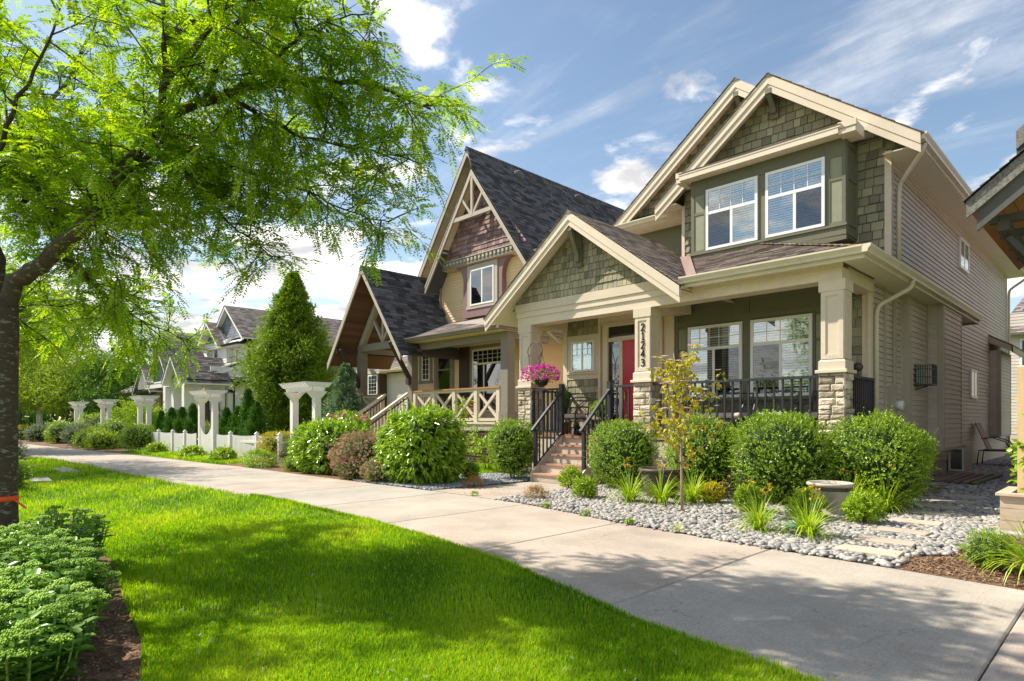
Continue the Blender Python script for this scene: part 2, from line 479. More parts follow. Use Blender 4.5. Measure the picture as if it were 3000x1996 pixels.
def window(th, F, u0, u1, v0, v1, transom=None, mull=None, grid=None, blinds=True, frame=0.055, proud=0.05, m=None, glass=None,
           screen=None, dark=None, name='window'):
    """a vinyl window: frame > pane(s), grille bars, blind slats, dark backing. transom: height of the bar between top light and lower sashes;
    mull: position of the upright between the lower sashes; grid = (n, rows) bars in the top light"""
    m = m or M['white']; glass = glass or M['glass']
    mb = MB(); f = frame
    F.box(mb, u0, u1, v1 - f, v1, 0.0, proud); F.box(mb, u0, u1, v0, v0 + f, 0.0, proud)
    F.box(mb, u0, u0 + f, v0 + f, v1 - f, 0.0, proud); F.box(mb, u1 - f, u1, v0 + f, v1 - f, 0.0, proud)
    if transom: F.box(mb, u0 + f, u1 - f, transom - f * 0.55, transom + f * 0.55, 0.0, proud - 0.003)
    if mull: F.box(mb, mull - f * 0.5, mull + f * 0.5, v0 + f, (transom - f * 0.55) if transom else v1 - f, 0.0, proud - 0.006)
    w = mb.build(name, m, th)
    F.box(MB(), u0 + f * .5, u1 - f * .5, v0 + f * .5, v1 - f * .5, 0.003, 0.014).build('dark_backing', dark or M['dark_room'], w)
    cells = []
    lo = v0 + f; hi = v1 - f
    if transom:
        cells.append((u0 + f, u1 - f, transom + f * 0.55, hi)); hi = transom - f * 0.55
    if mull: cells += [(u0 + f, mull - f * .5, lo, hi), (mull + f * .5, u1 - f, lo, hi)]
    else: cells.append((u0 + f, u1 - f, lo, hi))
    for c in cells:
        F.box(MB(), c[0], c[1], c[2], c[3], proud - 0.016, proud - 0.011).build('pane', glass, w)
    if screen and mull:
        c = cells[-2] if screen == 'L' else cells[-1]
        F.box(MB(), c[0], c[1], c[2], c[3], proud - 0.008, proud - 0.006).build('insect_screen', M['screen'], w)
    if blinds:
        pitch = 0.052
        z = v0 + f + 0.02; bm = MB(); n = 0
        while z < v1 - f:
            vs = [F.p(u, z + dz, n_) for (u, dz, n_) in ((u0 + f, 0, 0.028), (u1 - f, 0, 0.028), (u1 - f, 0.034, 0.017), (u0 + f, 0.034, 0.017))]
            bm.add(vs, [(0, 1, 2, 3)]); z += pitch; n += 1
        b = bm.build('blind', M['blind'], w)
    if grid:
        n, rows = grid; gm = MB(); c = cells[0] if transom else None
        areas = [c] if c else cells
        for c in areas:
            for i in range(1, n):
                u = c[0] + (c[1] - c[0]) * i / n; F.box(gm, u - .007, u + .007, c[2], c[3], proud - 0.012, proud - 0.006)
            for j in range(1, rows):
                v = c[2] + (c[3] - c[2]) * j / rows; F.box(gm, c[0], c[1], v - .007, v + .007, proud - 0.012, proud - 0.0065)
        gm.build('grille_bar', m, w)
    return w

def gable_outline(xl, xr, zb, xc, zt, slope, inset=0.0):
    """triangle (clipped flat at zb) under a gable: apex xc, zt"""
    return [(xl, zb), (xr, zb), (xc, zt)]

def barge(th, xc, zt, xe, y, slope, m, w=(0.20, 0.13), t=0.035, name='barge_board', lower_m=None, side=None):
    """two stacked rake boards from the apex (xc, zt) to the eave at xe; sub-part: the lower fascia strip. Top edge on the roof line."""
    sgn = 1 if xe > xc else -1
    ze = zt - slope * abs(xe - xc); k = math.sqrt(1 + slope * slope)
    h1 = w[0] * k; h2 = w[1] * k
    a = MB().prism([(xc, y, zt), (xe, y, ze), (xe, y, ze - h1), (xc, y, zt - h1)], (0, t + .025, 0)).build(name, m, th)
    MB().prism([(xc, y + .022, zt - h1 + .01), (xe, y + .022, ze - h1 + .01), (xe, y + .022, ze - h1 - h2), (xc, y + .022, zt - h1 - h2)], (0, t, 0)).build('fascia_strip', lower_m or m, a)
    return a

def roof_slab(th, pts, thick, m, name='roof_deck'):
    """roof plane: pts counter-clockwise seen from above; slab below it"""
    return MB().prism(pts, (0, 0, -thick)).build(name, m, th)

def roof_courses(pc, pts, expo=0.14, width=0.30, thick=0.011, jitter=0.35, start=(0, 0), mats=None, sub=None):
    """shingle tabs over a planar roof polygon; pts[0]->pts[1] is the eave"""
    P = [Vector(p) for p in pts]
    U = (P[1] - P[0]).normalized()
    nrm = Vector((0, 0, 0))
    for i in range(len(P)): nrm += (P[i] - P[0]).cross(P[(i + 1) % len(P)] - P[0])
    nrm.normalize()
    if nrm.z < 0: nrm = -nrm
    V = nrm.cross(U)
    if V.z < 0: V = -V
    O = P[0]
    out = [((p - O).dot(U), (p - O).dot(V)) for p in P]
    laps(pc, O, U, V, nrm, [out], expo, width, jitter, thick, 0.002, 0.006, 0.0, mats=mats, v_start=-0.02)

def gutter(th, p, q, m, size=0.12, outward=(0, -1, 0), name='gutter'):
    """k-style gutter running p->q along its top back edge"""
    p, q, o = Vector(p), Vector(q), Vector(outward)
    prof = [(0, 0), (1.0, 0), (1.0, -0.22), (0.86, -0.42), (0.66, -0.68), (0.6, -1.0), (0, -1.0)]
    poly = [p + o * (a * size) + Vector((0, 0, b * size * 0.95)) for a, b in prof]
    return MB().prism(poly, q - p).build(name, m, th)

def pipe(th, pts, m, r=0.035, name='downspout'):
    """rectangular-ish bent drainpipe"""
    P = [Vector(p) for p in pts]; out = [P[0]]
    for i in range(1, len(P) - 1):
        a, b, c = P[i - 1], P[i], P[i + 1]
        k = min(0.09, (b - a).length * .4, (c - b).length * .4)
        s, e = b + (a - b).normalized() * k, b + (c - b).normalized() * k
        for t in (0, .5, 1): out.append(s * (1 - t) ** 2 + b * 2 * t * (1 - t) + e * t * t)
    out.append(P[-1])
    return MB().tube(out, r, 8).build(name, m, th, smooth=True)

DIG = {  # stroke numerals on a 0.6 x 1 cell, as polylines
    '2': [[(.05, .78), (.10, .93), (.30, 1.0), (.50, .93), (.55, .76), (.45, .55), (.22, .30), (.04, .04), (.04, .02), (.30, .06), (.58, .02)]],
    '1': [[(.12, .80), (.32, 1.0), (.32, .0)], [(.16, .02), (.50, .02)]],
    '4': [[(.44, .0), (.44, 1.0), (.02, .34), (.60, .34)]],
    '3': [[(.06, .86), (.18, .97), (.36, 1.0), (.52, .88), (.52, .70), (.34, .55), (.22, .54)], [(.30, .55), (.52, .45), (.57, .25), (.42, .04), (.20, .0), (.04, .14)]],
    '9': [[(.54, .68), (.40, .50), (.20, .50), (.06, .66), (.08, .88), (.26, 1.0), (.46, .94), (.54, .76), (.54, .40), (.42, .10), (.20, .0), (.06, .10)]],
}
def digit(th, ch, F, u, v, h, m, w=0.022, n=0.012):
    mb = MB(); s = h
    for line in DIG[ch]:
        P = [F.p(u + a * s, v + b * s, n) for a, b in line]
        for i in range(len(P) - 1):
            mb.bar(P[i], P[i + 1], w * (0.75 if i % 3 == 0 else 1.0), 0.014, up=F.N)
            mb.tube([P[i + 1] - F.N * .007, P[i + 1] + F.N * .007], w * .5, 6)
    return mb.build('numeral', m, th)

def pebble_wall(th, F, u0, u1, v0, v1, pc, course=(0.09, 0.17), n0=0.0, depth=0.045):
    """ledge stones in uneven courses on a wall face"""
    v = v0
    while v < v1 - 0.03:
        h = min(random.uniform(*course), v1 - v)
        if v1 - v - h < 0.05: h = v1 - v
        u = u0
        while u < u1 - 0.01:
            w = random.uniform(0.12, 0.30)
            if u1 - u - w < 0.09: w = u1 - u
            sub = [(v, v + h)] if (h < 0.13 or random.random() < .6) else [(v, v + h * .52), (v + h * .52, v + h)]
            for a, b in sub:
                g = 0.006; d = depth * random.uniform(0.55, 1.1)
                # stone with a knocked-off front: a back rectangle, a bulging front grid
                mb = MB(); uu = [u + g, u + g + (w - 2 * g) * .12, u + w / 2, u + w - g - (w - 2 * g) * .12, u + w - g]
                vv = [a + g * .7, a + (b - a) * .22, (a + b) / 2, b - (b - a) * .2, b - g * .7]
                vs = []
                for j, y in enumerate(vv):
                    for i, x in enumerate(uu):
                        edge = i in (0, 4) or j in (0, 4)
                        dd = n0 if False else (d * (0.45 if edge else 1.0) + random.uniform(-.006, .006))
                        vs.append(F.p(x + (random.uniform(-.006, .006) if 0 < i < 4 else 0), y + (random.uniform(-.005, .005)), n0 + dd))
                for x, y in ((uu[0], vv[0]), (uu[4], vv[0]), (uu[4], vv[4]), (uu[0], vv[4])): vs.append(F.p(x, y, n0))
                fs = [(j * 5 + i, j * 5 + i + 1, (j + 1) * 5 + i + 1, (j + 1) * 5 + i) for j in range(4) for i in range(4)]
                fs += [(25, 26, 4, 3, 2, 1, 0), (26, 27, 24, 19, 14, 9, 4), (27, 28, 20, 21, 22, 23, 24), (28, 25, 0, 5, 10, 15, 20)]
                if F.U.cross(F.V).dot(F.N) < 0: fs = [f[::-1] for f in fs]
                pc.add(mb.add(vs, fs))
            u += w
        v += h
# ================================================================ the green shingled house, number 21243
A = thing('shingled_house', (-7.0, 14.0, 0), 'nearest house with green shingled gables, cream trim, red door and numbers 21243', 'house')
XL, XR, YP, YW, YE, YU, YB, YBK = -10.62, -3.47, 10.76, 12.50, 12.40, 13.79, 13.13, 28.4
FL = 0.98
LOWZ, HIGHZ = 3.84, 6.62
shk = Pieces(A, 'shingle', M['shake'], 300, 10)
rsh = Pieces(A, 'roof_shingle', M['roof_brown'], 300, 9)
brd = Pieces(A, 'siding_board', M['taupe'], 300, 12)
sof = Pieces(A, 'soffit_panel', M['soffit'], 200, 10)
stn = Pieces(A, 'stone', M['stone'], 300, 8)
SM = [M['shake'], M['shake'], M['shake2']]

# core walls
box('wall', (XL + .02, YE + .03, 0), (-7.42, 14.6, 3.95), M['cream'], A)
box('wall', (-7.42, YW + .06, 0), (XR - .03, 14.6, 3.95), M['green'], A)
box('wall', (XL + .02, 14.6, 0), (XR - .02, YBK, 6.5), M['taupe'], A)
box('wall', (-7.98, YU + .01, 3.9), (XR - .02, 14.62, 6.6), M['green'], A)
box('foundation', (XL, YE + .02, -.3), (XR - .06, YBK - .1, 0.30), M['concrete_wall'], A)

# porch deck
box('porch_slab', (XL + .02, YP + .06, 0.0), (XR + .02, YE + .03, FL - .05), M['riser'], A)
dk = Pieces(A, 'deck_board', M['tread'], 60, 8)
y = YP - .02
while y < YE: dk.add(MB().box((XL, y, FL - .04), (XR + .03, y + .137, FL))); y += .143
dk.flush()
box('skirt_board', (-8.0, YP, 0.12), (XR + .03, YP + .04, FL - .06), M['cream'], A)
box('skirt_board', (XL, YP, 0.12), (-9.40, YP + .04, FL - .06), M['cream'], A)

# entry wall: shakes, cream band with the small window, door surround
F = FRONT(YE)
laps(shk, F.p(0, 0), F.U, F.V, F.N, [[(-10.50, FL), (-9.50, FL), (-9.50, 2.36), (-10.50, 2.36)]], 0.172, 0.16, .3, .028, .006, .010, .010, mats=SM, slot=.007)
laps(shk, F.p(0, 0), F.U, F.V, F.N, [[(-10.50, 3.50), (-9.50, 3.50), (-9.50, 3.95), (-10.50, 3.95)]], 0.172, 0.16, .3, .028, .006, .010, .010, mats=SM, slot=.007)
F.part('corner_board', -10.64, -10.51, FL, 3.75, -.02, .03, M['cream'], A)
F.part('trim_board', -10.505, -9.505, 2.37, 2.50, 0, .024, M['cream'], A)
F.part('window_surround', -10.505, -9.505, 2.545, 3.49, 0, .018, M['cream'], A)
F.part('window_sill', -10.53, -9.49, 2.50, 2.545, 0, .07, M['cream'], A)
F.part('trim_board', -9.50, -9.43, FL, 3.95, -.02, .035, M['cream'], A)
w = window(A, FRONT(YE - .018), -10.355, -9.61, 2.56, 3.33, mull=-9.985, blinds=False, frame=.05, glass=M['glass'])
gm = MB(); G = FRONT(YE - .018)
for (a, b) in ((-10.30, -10.01), (-9.96, -9.66)):
    G.box(gm, (a + b) / 2 - .006, (a + b) / 2 + .006, 2.98, 3.28, .038, .045)
    G.box(gm, a, b, 3.13 - .006, 3.13 + .006, .038, .046); G.box(gm, a, b, 2.975, 2.987, .038, .046)
gm.build('grille_bar', M['white'], w)
G.box(MB(), -10.30, -9.66, 2.62, 2.90, .016, .02).build('curtain', M['blind'], w)
F.part('header_trim', -9.43, -7.43, 3.70, 3.95, -.02, .022, M['cream'], A)
F.part('header_cap', -9.38, -7.9, 3.665, 3.70, -.02, .07, M['cream'], A)
# door frame: casing, transom light, sidelight, red panel door
F.part('door_casing', -9.34, -9.20, FL, 3.66, -.01, .05, M['cream'], A)
F.part('door_casing', -7.82, -7.68, FL, 3.66, -.01, .05, M['cream'], A)
F.part('door_casing', -9.20, -7.82, 3.60, 3.66, -.01, .05, M['cream'], A)
F.part('transom_bar', -9.20, -7.82, 3.24, 3.33, -.01, .035, M['cream'], A)
F.part('mullion', -8.87, -8.775, FL, 3.24, -.01, .03, M['cream'], A)
tl = F.part('transom_light', -9.20, -7.82, 3.33, 3.60, -.02, -.012, M['dark_room'], A)
F.box(MB(), -9.20, -7.82, 3.33, 3.60, -.004, 0.0).build('pane', M['glass_dark'], tl)
sl = F.part('sidelight', -9.20, -8.87, FL + .12, 3.24, -.02, -.012, M['dark_room'], A)
F.box(MB(), -9.20, -8.87, FL + .12, 3.24, -.004, 0.0).build('pane', M['glass_dark'], sl)
sm = MB()
for k in range(5): sm.tube([F.p(-9.03 + .05 * math.sin(k * 2.1), 1.4 + k * .32, .004), F.p(-9.03 + .05 * math.sin(k * 2.1 + 1.5), 1.56 + k * .32, .004), F.p(-9.03 + .05 * math.sin(k * 2.1 + 3), 1.72 + k * .32, .004)], .005, 5)
sm.build('leaded_ornament', M['dark_iron'], sl)
door = F.part('front_door', -8.77, -7.83, FL + .02, 3.23, -.012, .012, M['red'], A, label='red panelled front door')
for (a, b) in ((-8.66, -8.35), (-8.25, -7.94)):
    for (c, d) in ((1.10, 1.75), (1.85, 2.05), (2.20, 3.08)):
        q = MB(); F.box(q, a, b, c, d, .012, .022); F.box(q, a + .04, b - .04, c + .04, d - .04, .022, .03); q.build('door_panel', M['red'], door)
MB().tube([F.p(-8.70, 1.98, .012), F.p(-8.70, 1.98, .075)], .03, 12).build('door_handle', M['brass'], door, smooth=True)
MB().tube([F.p(-8.70, 2.14, .012), F.p(-8.70, 2.14, .045)], .028, 12).build('door_lock', M['brass'], door, smooth=True)
MB().tube([F.p(-8.70, 1.72, .012), F.p(-8.70, 1.88, .05), F.p(-8.70, 2.06, .012)], .012, 8).build('door_pull', M['brass'], door, smooth=True)
# shingles left of and right of the green window bay, and the bay itself
F2 = FRONT(YW + .05)
laps(shk, F2.p(0, 0), F2.U, F2.V, F2.N, [[(-7.67, FL), (-7.43, FL), (-7.43, 3.6), (-7.67, 3.6)]], 0.172, 0.17, .3, .028, .006, .010, .012, mats=SM, slot=.007)
laps(shk, F2.p(0, 0), F2.U, F2.V, F2.N, [[(-4.22, FL), (-3.60, FL), (-3.60, 3.6), (-4.22, 3.6)]], 0.172, 0.22, .35, .028, .006, .010, .012, mats=SM, slot=.007)
F2.part('corner_board', -3.60, -3.46, .35, 3.72, -.05, .035, M['cream'], A)
FB = FRONT(YW)
FB.part('bay_panel', -7.42, -4.22, FL, 3.95, -.10, 0.0, M['green'], A)
for a, b in ((-7.42, -7.34), (-7.12, -7.08), (-5.84, -5.66), (-4.45, -4.40), (-4.29, -4.22)):
    FB.part('stile', a, b, 1.80 if -7.2 < a < -4.4 else FL, 3.52 if a > -7.3 and a < -4.35 else 3.9, 0, .022, M['green'], A)
for a, b in ((3.42, 3.52), (3.80, 3.95), (1.70, 1.80)): FB.part('rail_board', -7.34, -4.29, a, b, .001, .020, M['green'], A)
FB.part('stile', -5.80, -5.70, 3.52, 3.80, 0, .02, M['green'], A)
for a, b in ((-7.33, -7.13), (-4.39, -4.30)):
    for c, d in ((1.9, 2.85), (2.9, 3.35)): FB.part('shutter_panel', a, b, c, d, 0, .012, M['green_panel'], A)
FB.part('window_sill', -7.12, -4.40, 1.745, 1.80, 0, .09, M['green'], A)
window(A, FB, -7.08, -5.84, 1.81, 3.38, transom=2.88, mull=-6.47, grid=(5, 2), frame=.06, proud=.06, screen='R')
window(A, FB, -5.66, -4.45, 1.81, 3.38, transom=2.88, mull=-5.05, grid=(4, 2), frame=.06, proud=.06, screen='L')

# stone piers with tapered panelled columns
def pier(x0, x1, y0, y1, digits=False):
    cx, cy = (x0 + x1) / 2, (y0 + y1) / 2
    s = .055
    core = box('pier_core', (x0 + .02, y0 + .02, 0), (x1 - .02, y1 - .02, 2.10), M['mortar'], A)
    pebble_wall(A, FRONT(y0 + .02), x0 - .02, x1 + .02, 0.1, 2.10, stn)
    pebble_wall(A, RIGHT(x1 - .02), y0 - .02, y1 + .02, 0.1, 2.10, stn)
    box('pier_cap', (x0 - .055, y0 - .055, 2.10), (x1 + .055, y1 + .055, 2.155), M['cream'], A, bevel=.008)
    # column base moulding, shaft, capital
    box('column_base', (x0 - .015, y0 - .015, 2.155), (x1 + .015, y1 + .015, 2.29), M['cream'], A)
    MB().add([(x0 - .015, y0 - .015, 2.29), (x1 + .015, y0 - .015, 2.29), (x1 + .015, y1 + .015, 2.29), (x0 - .015, y1 + .015, 2.29),
              (x0 + .02, y0 + .02, 2.33), (x1 - .02, y0 + .02, 2.33), (x1 - .02, y1 - .02, 2.33), (x0 + .02, y1 - .02, 2.33)], BOX_F).build('base_moulding', M['cream'], A)
    box('column', (x0 + .02, y0 + .02, 2.33), (x1 - .02, y1 - .02, 3.43), M['cream'], A)
    for Fc, u0, u1 in ((FRONT(y0 + .02), x0 + .02, x1 - .02), (RIGHT(x1 - .02), y0 + .02, y1 - .02)):
        for a, b, c, d in ((u0, u0 + .07, 2.33, 3.43), (u1 - .07, u1, 2.33, 3.43), (u0 + .07, u1 - .07, 2.33, 2.40), (u0 + .07, u1 - .07, 3.36, 3.43)):
            Fc.part('column_stile', a, b, c, d, 0, .018, M['cream'], A)
        for a, b, c, d in ((u0 + .07, u0 + .085, 2.40, 3.36), (u1 - .085, u1 - .07, 2.40, 3.36), (u0 + .085, u1 - .085, 2.40, 2.415), (u0 + .085, u1 - .085, 3.345, 3.36)):
            Fc.part('panel_bead', a, b, c, d, 0, .009, M['cream'], A)
    box('capital', (x0 - .012, y0 - .012, 3.43), (x1 + .012, y1 + .012, 3.61), M['cream'], A)
pier(-10.68, -10.27, YP, 11.14)
pier(-7.345, -6.95, YP, 11.14)
pier(-3.73, -3.35, YP, 11.14)
for k, ch in enumerate('21243'):
    digit(A, ch, FRONT(YP + .02), -7.185, 3.15 - k * .180, .145, M['digits'], w=.020, n=.010)

# beams over the porch
box('porch_beam', (-10.72, YP + .01, 3.61), (-3.39, 11.12, 3.80), M['cream'], A)
box('beam_board', (-10.74, YP - .02, 3.80), (-3.37, YP + .01, 3.93), M['cream'], A)
box('beam_board', (-10.76, YP - .045, 3.93), (-6.55, YP + .01, 4.12), M['cream'], A)
box('side_beam', (-10.70, 11.12, 3.60), (-10.30, 12.15, 3.82), M['cream'], A)
box('side_beam', (-3.68, 11.12, 3.63), (-3.40, YW, 3.86), M['cream'], A)
box('porch_ceiling', (XL, YP + .3, 3.95), (XR + .1, 13.9, 4.0), M['soffit'], A)
box('porch_beam', (-7.33, 11.12, 3.66), (-6.97, 12.4, 3.90), M['cream'], A)

# porch gable
PG = dict(xc=-8.73, zt=5.86, y=10.30, s=.755)
gx0, gx1 = -11.42, -6.04
F = FRONT(YP)
laps(shk, F.p(0, 0), F.U, F.V, F.N, [[(-10.78, 4.125), (-6.68, 4.125), (PG['xc'], 4.125 + (2.05) * .755)]], .155, .118, .25, .028, .006, .010, .008, mats=SM, slot=.007)
MB().prism([(-10.9, YP + .002, 4.0), (-6.5, YP + .002, 4.0), (PG['xc'], YP + .002, 5.68)], (0, .05, 0)).build('gable_sheathing', M['green'], A)
for xe in (gx0, gx1):
    barge(A, PG['xc'], PG['zt'], xe, PG['y'], PG['s'], M['cream_wood'], w=(.155, .095))
    sg = 1 if xe > PG['xc'] else -1
    ze = PG['zt'] - PG['s'] * abs(xe - PG['xc'])
    # end cap, deck, soffit planks on the underside of the overhang
    roof_slab(A, [(xe, PG['y'] + .02, ze), (xe, 12.9, ze), (PG['xc'], 12.9, PG['zt']), (PG['xc'], PG['y'] + .02, PG['zt'])][::sg], .05, M['cream_wood'])
    n = 26
    for k in range(n):
        a, b = k / n, (k + 1) / n
        xa, xb = PG['xc'] + (xe - PG['xc']) * a, PG['xc'] + (xe - PG['xc']) * b
        za, zb = PG['zt'] - PG['s'] * abs(xa - PG['xc']) - .075, PG['zt'] - PG['s'] * abs(xb - PG['xc']) - .075
        g = .003 * sg
        sof.add(MB().prism([(xa + g, PG['y'] + .05, za), (xb - g, PG['y'] + .05, zb), (xb - g, 12.2 if xb < XL else YP + .03, zb), (xa + g, 12.2 if xb < XL else YP + .03, za)], (0, 0, -.018)))
# brown shingles: right slope in view, left slope mostly not
yb = 12.95
roof_courses(rsh, [(gx1 + .02, PG['y'] - .03, PG['zt'] - PG['s'] * 2.67 + .004), (gx1 + .02, 11.0, PG['zt'] - PG['s'] * 2.67 + .004), (-7.55, 13.8, PG['zt'] - .755 * 1.18 + .004), (PG['xc'], 13.8, PG['zt'] + .01), (PG['xc'], PG['y'] - .03, PG['zt'] + .01)], .125, .27, .013)
roof_courses(rsh, [(gx0 - .02, 13.8, PG['zt'] - PG['s'] * 2.71), (gx0 - .02, PG['y'] - .03, PG['zt'] - PG['s'] * 2.71), (PG['xc'], PG['y'] - .03, PG['zt'] + .01), (PG['xc'], 13.8, PG['zt'] + .01)], .14, .30, .013)
cap = Pieces(A, 'ridge_cap', M['roof_brown'], 60, 8)
def ridge(pc, x, z, y0, y1, s, w=.13, step=.14):
    y = y0
    while y < y1:
        pc.add(MB().add([(x - w, y, z - w * s + .012), (x, y, z + .020), (x + w, y, z - w * s + .012), (x - w, y + step + .05, z - w * s), (x, y + step + .05, z + .010), (x + w, y + step + .05, z - w * s)],
                        [(0, 1, 4, 3), (1, 2, 5, 4), (0, 3, 5, 2), (0, 2, 1)])); y += step
ridge(cap, PG['xc'], PG['zt'] + .005, PG['y'] - .02, 13.8, PG['s'], .10)
# bracket under the porch gable
def bracket(x, ytip, ywall, ztop, h, m, w=.10):
    b = bar('gable_bracket', (x, ytip, ztop - .06), (x, ywall, ztop - .06), w, .11, m, A)
    MB().bar((x, ytip + .05, ztop - .10), (x, ywall - .06, ztop - h + .05), w * .8, .085, up=(0, 1, 0)).build('brace', m, b)
    box('back_plate', (x - w * .62, ywall - .075, ztop - h - .12), (x + w * .62, ywall - .002, ztop - .1), m, b)
    box('foot_block', (x - w * .45, ywall - .15, ztop - h - .02), (x + w * .45, ywall - .075, ztop - h + .15), m, b)
bracket(PG['xc'], 10.34, YP - .02, 5.55, .72, M['green'], .12)

# lower porch roof (front slope, hip at the right corner) and its long side skirt
EXF, EYF, EZF = -2.98, 10.46, 3.98
ky = .41
hd = 13.79 - EYF; topz = EZF + ky * hd
side_top = EZF + ky * abs(XR - EXF)
frontp = [(-6.0, EYF, EZF), (EXF, EYF, EZF), (EXF - hd, 13.79, topz), (-7.9, 13.79, topz)]
roof_slab(A, frontp, .04, M['roof_brown'])
roof_courses(rsh, frontp, .14, .30, .015)
sidea = [(EXF, EYF, EZF), (EXF, 13.79, EZF), (EXF - hd, 13.79, topz)]
sidep = [(EXF, 13.79, EZF), (EXF, 19.7, EZF), (XR, 19.7, side_top), (XR, 13.79, side_top)]
for sp_ in (sidea, sidep): roof_slab(A, sp_, .04, M['roof_brown']); roof_courses(rsh, sp_, .14, .30, .015)
for k in range(22):
    t0, t1 = .15 * k, .15 * k + .20
    a_, b_ = Vector((EXF - t0, EYF + t0, EZF + ky * t0 + .03)), Vector((EXF - t1, EYF + t1, EZF + ky * t1 + .012))
    rsh.add(MB().bar(a_, b_, .2, .012), M['moss'] if k % 3 == 0 else None)
gutter(A, (-6.08, EYF + .0, EZF + .015), (EXF - .0, EYF, EZF + .015), M['gutter'], .125, (0, -1, 0))
gutter(A, (EXF, EYF - .12, EZF + .013), (EXF, 19.75, EZF + .013), M['gutter'], .125, (1, 0, 0))
box('fascia', (-6.08, EYF + .001, EZF - .17), (EXF, EYF + .03, EZF + .0), M['gutter'], A)
box('fascia', (EXF - .03, EYF + .03, EZF - .168), (EXF - .001, 19.72, EZF + .0), M['gutter'], A)
x = -6.5
while x < EXF - .04: sof.add(MB().box((x, EYF + .03, 3.855), (min(x + .098, EXF - .03), YP - .02, 3.87))); x += .101
y = YP - .02
while y < 19.7: sof.add(MB().box((XR + .12 if y < 12.4 else XR - .02, y, 3.853), (EXF - .03, y + .098, 3.868))); y += .101
MB().prism([(EXF + .01, 19.72, EZF + .02), (EXF + .01, 19.72, EZF - .19), (XR + .01, 19.72, EZF - .19), (XR + .01, 19.72, side_top)], (0, .04, 0)).build('end_board', M['taupe_trim'], A)
# valley flashing where the porch gable meets the front slope
MB().prism([(-6.06, 10.60, 4.05), (-5.86, 10.60, 4.05), (-7.42, 13.15, 5.14), (-7.68, 13.15, 5.17)], (0, 0, .02)).build('valley_flashing', M['copper'], A)
box('step_flashing', (-7.95, 13.55, 4.95), (-7.40, 13.78, 5.25), M['copper'], A)

# upper front wall of green shingles
F = FRONT(YU)
gs = .772
g2 = dict(xc=-5.69, zt=8.80, y=13.35, s=gs)
zt_in = g2['zt'] - .14
def under(x0, x1, zb, xc, zt, s):
    """outline under a rake between x0 and x1, from zb up"""
    pts = [(x0, zb), (x1, zb)]
    if zt - s * abs(x1 - xc) > zb: pts.append((x1, zt - s * abs(x1 - xc)))
    if x0 < xc < x1: pts.append((xc, zt))
    if zt - s * abs(x0 - xc) > zb: pts.append((x0, zt - s * abs(x0 - xc)))
    return pts
laps(shk, F.p(0, 0), F.U, F.V, F.N, [under(-7.91, -3.56, 6.93, g2['xc'], zt_in, gs)], .178, .20, .3, .034, .006, .014, .008, mats=SM, slot=.008)
laps(shk, F.p(0, 0), F.U, F.V, F.N, [[(-4.10, 4.55), (-3.55, 4.55), (-3.55, 6.9), (-4.10, 6.9)], [(-7.91, 4.55), (-7.34, 4.55), (-7.34, 6.9), (-7.91, 6.9)]], .178, .20, .3, .034, .006, .014, .010, mats=SM, slot=.008)
MB().prism([(x, YU + .004, z) for x, z in under(-7.95, XR, 6.0, g2['xc'], zt_in + .05, gs)], (0, .06, 0)).build('gable_sheathing', M['green'], A)
F.part('corner_board', -3.56, -3.44, 4.4, 6.60, -.03, .035, M['cream'], A)
MB().prism([(-3.50, YU + .002, 6.44), (-2.95, YU + .002, 6.44), (-2.95, YU + .002, 6.60), (-3.50, YU + .002, 7.02)], (0, .05, 0)).build('gable_sheathing', M['green'], A)
laps(shk, F.p(0, 0), F.U, F.V, F.N, [[(-3.55, 6.62), (-3.05, 6.62), (-3.55, 7.0)]], .178, .20, .3, .034, .006, .014, .0, mats=SM, slot=.008)
F.part('corner_board', -7.99, -7.91, 4.9, 6.60, -.03, .035, M['cream'], A)
RIGHT(XR).part('corner_board', YU, YU + .10, 4.3, 6.60, -.02, .03, M['cream'], A)
for xe in (-8.50, -2.87):
    barge(A, g2['xc'], g2['zt'], xe, g2['y'], gs, M['cream_wood'], w=(.165, .125))
    sg = 1 if xe > g2['xc'] else -1
    ze = g2['zt'] - gs * abs(xe - g2['xc'])
    roof_slab(A, [(xe, g2['y'] + .02, ze), (xe, 28.6 if sg > 0 else 15.2, ze), (g2['xc'], 15.2, g2['zt']), (g2['xc'], g2['y'] + .02, g2['zt'])][::sg], .05, M['roof_brown'])
    n = 22
    for k in range(n):
        a, b = k / n, (k + 1) / n
        xa, xb = g2['xc'] + (xe - g2['xc']) * a, g2['xc'] + (xe - g2['xc']) * b
        za, zb = g2['zt'] - gs * abs(xa - g2['xc']) - .10, g2['zt'] - gs * abs(xb - g2['xc']) - .10
        g = .004 * sg
        sof.add(MB().prism([(xa + g, g2['y'] + .05, za), (xb - g, g2['y'] + .05, zb), (xb - g, YU + .0, zb), (xa + g, YU + .0, za)], (0, 0, -.018)))
roof_courses(rsh, [(-2.83, g2['y'] - .03, g2['zt'] - gs * 2.86 + .005), (-2.83, 28.6, g2['zt'] - gs * 2.86 + .005), (g2['xc'], 28.6, g2['zt'] + .01), (g2['xc'], g2['y'] - .03, g2['zt'] + .01)], .30, .9, .02)
roof_courses(rsh, [(-8.54, 15.2, g2['zt'] - gs * 2.85), (-8.54, g2['y'] - .03, g2['zt'] - gs * 2.85), (g2['xc'], g2['y'] - .03, g2['zt'] + .01), (g2['xc'], 15.2, g2['zt'] + .01)], .15, .32, .016)
ridge(cap, g2['xc'], g2['zt'] + .004, g2['y'] - .02, 16, gs, .10, .16)
bracket(g2['xc'], 13.36, YU - .02, 8.50, .42, M['green'], .13)
